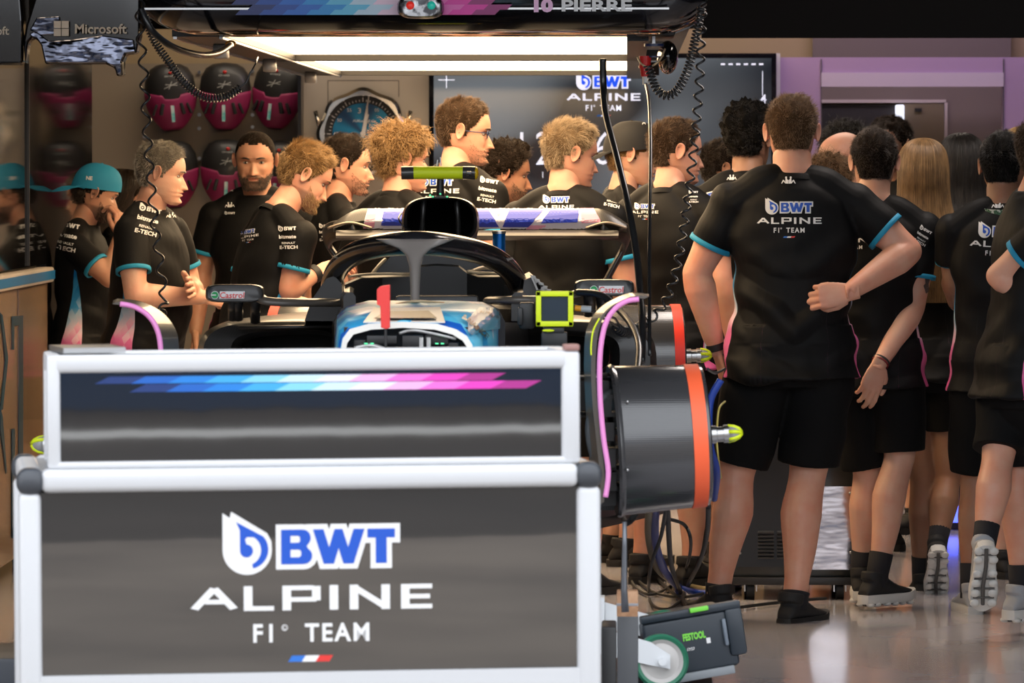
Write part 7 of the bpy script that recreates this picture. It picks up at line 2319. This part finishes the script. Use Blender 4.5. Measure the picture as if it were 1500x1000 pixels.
# --- right side
p15 = person('big man seen from behind, right hand resting on the small of his back', 17.65, 1160, 141, 2, head=(-4, 0, 0), fat=1.20, shw=1.12, belly=.02, vox=.0055, sleeve=.60, wrinkle=1.9,
             arms=(('px', (1020, 400, 0), (1050, 515, .05), (-1, -.3, 0), 'grip', (.25, .1, -.9)), ('px', (1330, 368, -.04), (1243, 428, -.20), (.1, -1, .1), 'grip', (-.85, -.02, -.12))),
             legs=[((1078, 690, .0, 'px'), (1052, 868, -.02, 'px'), 26, 0), ((1184, 690, .0, 'px'), (1164, 880, -.12, 'px'), -34, 0)],
             skin='pink', hair='auburn', style='short', group='crew in shorts seen from behind on the right', shape={'ear': 1.12})
bv = bvh_of(p15['shirt']); team(p15, 1156, 319, 94, 0, bv=bv); kappa(p15, 1155, 264, 21, bv=bv)
p20 = person('dark-haired man in shorts with red and black bracelets, hands behind his back', 18.12, 1281, 190, -6, head=(6, 0, 0), fat=1.04, vox=.0055, wrinkle=1.6,
             arms=('front', ('px', (1338, 450, -.06), (1287, 535, -.20), (.2, -1, 0), 'relax', (-.35, 0, -1))),
             legs=[((1272, 690, .05, 'px'), (1262, 842, .12, 'px'), 0, 0), ((1318, 668, -.03, 'px'), (1284, 848, -.10, 'px'), -40, 0)],
             skin='fair', hair='dark', style='short', shoes='white', group='crew in shorts seen from behind on the right')
bv = bvh_of(p20['shirt']); team(p20, 1246, 348, 72, 0, bv=bv); sleeve_print(p20, 1352, 345, 20, 30, bv=bv)
p16 = person('person with ruffled dark blond hair just behind the big man', 20.2, 1214, 222, -10, skin='fair', hair='auburn', style='mop', group='heads in the doorway crowd', vox=.009)
p17 = person('bald man bending in the doorway behind the ruffled head', 20.75, 1236, 194, 70, head=(20, 25, 0), lean=.05, skin='pink', hair='dark', style='bald', group='heads in the doorway crowd', vox=.009)
p18 = person('black-haired person furthest back at the left of the doorway', 21.25, 1237, 176, 10, skin='olive', hair='black', style='mop', group='heads in the doorway crowd', vox=.009)
p19 = person('dark-haired man looking left from inside the doorway', 21.9, 1304, 172, 120, head=(20, 0, 0), skin='tan', hair='dark', style='short', group='heads in the doorway crowd', vox=.009)
p21 = person('woman with long straight light brown hair in black shorts', 18.85, 1352, 207, 0, female=True, shorts='short_shorts', skin='olive', hair='chestnut', style='long', shoes='white', vox=.007,
             legs=[((1352, 700, 0, 'px'), (1350, 850, .05, 'px'), 5, 0), ((1388, 700, 0, 'px'), (1372, 806, -.14, 'px'), 0, 52)], group='crew in shorts seen from behind on the right')
long_hair(p21, 'chestnut', .40, .135, 3, 5200)
p22 = person('woman with long black hair between the fair-haired woman and the man with the lanyard', 20.0, 1408, 199, 5, female=True, skin='olive', hair='black', style='long', group='heads in the doorway crowd', shorts='trousers', vox=.009)
long_hair(p22, 'black', .36, .13, 4, 2400)
p23 = person('black-haired man with a patterned lanyard round his collar, seen from behind', 17.95, 1470, 195, -4, head=(-10, 0, 0), fat=1.08, vox=.0055,
             arms=(('px', (1398, 408, .05), (1400, 445, .22), (-1, 0, 0), 'relax', (.4, .9, -.3)), 'down'),
             skin='olive', hair='black', style='short', shoes='grey', group='crew in shorts seen from behind on the right')
bv = bvh_of(p23['shirt']); team(p23, 1466, 354, 90, 3, bv=bv); kappa(p23, 1462, 300, 19, bv=bv)
p24 = person('blond person with dark glasses pushed up on the head at the right edge', 19.5, 1497, 190, 20, female=True, skin='fair', hair='blond', style='long', group='heads in the doorway crowd', vox=.009)
long_hair(p24, 'blond', .25, .12, 6, 1500)
p25 = person('man cut off by the right picture edge, bent arm, pink side panel, one heel raised', 17.0, 1534, 172, -72, lean=.06, fat=1.0, vox=.0065,
             arms=('front', ('px', (1462, 404, -.10), (1506, 432, -.12), (-.3, -1, .2), 'grip', (1, .2, .1))),
             legs=[((1462, 668, -.05, 'px'), (1440, 808, -.16, 'px'), 74, 62), ((1490, 668, .10, 'px'), (1496, 868, .10, 'px'), 30, 0)], skin='pink', hair='brown', style='short', shoes='grey', group='crew in shorts seen from behind on the right')

# --- worn things
def band(pd, sg, t, r, w, material, name, label=None):
    s, e, wr_, bk, hk, hd = pd['sides'][sg]
    c = e.lerp(wr_, t); dr = (wr_ - e).normalized(); u = dr.orthogonal().normalized(); v = dr.cross(u)
    mb = MB()
    rg = []
    for dl, rr in ((-w / 2, r), (-w / 2, r + .003), (w / 2, r + .003), (w / 2, r), (-w / 2, r)):
        rg.append([c + dr * dl + (u * math.cos(a) + v * math.sin(a)) * rr for a in [2 * PI * j / 26 for j in range(26)]])
    mb.skin(rg, caps=False); mb.xf(pd['T'])
    o = mb.build(name, material, pd['root'], True, auto=.8)
    if label: o['label'] = label
    return o, c, dr
o, c0, dr = band(p15, -1, .93, .0335, .024, mat('watch_strap', (.012, .012, .013), .6), 'wrist_strap')
b2 = MB(); sd = V((-1, -.35, 0)).normalized()
b2.box((0, 0, 0), (.008, .010, .026)); b2.xf(p15['T'] @ Matrix.Translation(c0 + sd * .037)); b2.build('buckle', mat('grey_buckle', (.35, .35, .35), .3, metal=.6), o)
o, c0, dr = band(p5, 1, .86, .034, .028, mat('watch_strap'), 'watch')
b2 = MB(); b2.tube([V((0, 0, 0)), V((0, -.012, .002))], [.022, .021], 24); b2.xf(p5['T'] @ Matrix.Translation(c0 + V((0.01, -.032, .006)))); b2.build('watch_case', mat('gloss_black'), o)
band(p20, 1, .955, .031, .006, mat('red_braid', sr(120, 30, 35), .7), 'bracelet', 'red braided bracelet')
band(p20, 1, .925, .032, .007, mat('black_braid', (.02, .018, .018), .7), 'bracelet', 'black bracelet')
# tattoo on the outer upper arm
print_on([(_fill([[(0, 0), (.35, .2), (.5, .8), (.42, 1.5), (.6, 2.1), (.3, 2.5), (-.1, 2.3), (-.05, 1.6), (-.35, 1.2), (-.15, .6)]]), mat('tattoo_ink', (.09, .07, .065), .6), 0)], p20['body'], 1357, 418, 9, 0, 1, 'tattoo', eps=.0012)
# glasses
def glasses(pd, tint, up=0.0):
    mb = MB(); k = .0
    for sg in (1, -1):
        ring = [V((sg * .031 + .021 * math.cos(a), .089, .113 + .0145 * math.sin(a))) for a in [2 * PI * j / 20 for j in range(21)]]
        mb.tube(ring, .0018, 6, caps=False)
        mb.tube([V((sg * .051, .088, .117)), V((sg * .077, .07, .118)), V((sg * .080, .0, .122)), V((sg * .078, -.012, .112))], .0018, 6)
    mb.tube([V((-.011, .092, .117)), V((0, .097, .119)), V((.011, .092, .117))], .0016, 6)
    M = pd['H4'] @ Matrix.Translation((0, -.005 - up * .55, up)) @ Matrix.Scale(1.02, 4)
    mb.xf(M); g = mb.build('glasses', mat('dark_blue_frame', sr(40, 55, 90) if not up else (.01, .01, .01), .35), pd['root'], True)
    l = MB()
    for sg in (1, -1):
        l.tube([V((sg * .031, .0886, .113)), V((sg * .031, .0894, .113))], [.0200] * 2, 20, ref=(1, 0, 0))
    l.v = [V((q.x, q.y, .113 + (q.z - .113) * .7)) for q in l.v]
    l.xf(M); l.build('lens', tint, g, True, auto=.5)
GLASS = mat('spectacle_glass', (.9, .95, 1), .03, trans=.95, spec=.5)
glasses(p8, GLASS)
glasses(p24, mat('dark_lens', (.01, .01, .012), .08), up=.10)
# gold chain and lanyard
mb = MB(); s = p23; ring = []
for a in np.linspace(0, 2 * PI, 37)[:-1]:
    ring.append(s['nb'] + V((.094 * math.cos(a), -.014 + .088 * math.sin(a), .016 + .012 * math.sin(a))))
rg = [[q + V((0, 0, dz)) for q in ring] for dz in (-.011, .011)]
mb.skin(rg, caps=False); mb.xf(s['T'])
LAN = mat('lanyard_weave', (.55, .60, .55), .6, var=(70, (.04, .12, .06), .48, .52))
mb.build('lanyard', LAN, s['root'], True)
# ================================================================== light
w = bpy.data.worlds.new('sky'); S.world = w; w.use_nodes = True
nt = w.node_tree; bg = nt.nodes['Background']
bg.inputs[0].default_value = (.90, .94, 1.0, 1)
bg.inputs[1].default_value = 2.7
def lamp(name, loc, size, energy, color, rot=(0, 0, 0), sy=None):
    ld = bpy.data.lights.new(name, 'AREA'); ld.energy = energy; ld.color = color; ld.shape = 'RECTANGLE'; ld.size = size; ld.size_y = sy or size
    o = bpy.data.objects.new(name, ld); COL.objects.link(o); o.location = loc; o.rotation_euler = rot
    return o
sl = bpy.data.lights.new('sun', 'SUN'); sl.energy = 3.0; sl.angle = .01; sl.color = (1, .93, .82)
so_ = bpy.data.objects.new('sun', sl); COL.objects.link(so_); so_.rotation_euler = (math.radians(-42), 0, math.radians(12))
# fill lights added out of view under the ceiling to brighten crew and walls
lamp('fill_lamp', (-2.2, 18.6, 3.35), .3, 22, (1, .74, .46), sy=3.0)
lamp('fill_lamp', (1.2, 18.2, 3.35), 1.6, 60, (1, .88, .80), sy=1.2)
lamp('fill_lamp', (.9, 22.0, 3.35), 1.6, 60, (1, .84, .72), sy=2.0)
lamp('fill_lamp', (-1.0, 24.9, 3.35), 3.2, 42, (1, .84, .66), sy=.5)
lamp('fill_lamp', (1.5, 24.9, 3.35), 1.8, 26, (.86, .70, 1), sy=.5)
S.view_settings.view_transform = 'Standard'
S.view_settings.look = 'None'
S.view_settings.gamma = 1
S.view_settings.exposure = 0.0
S.cycles.use_denoising = True
S.cycles.max_bounces = 8
S.cycles.sample_clamp_indirect = 4
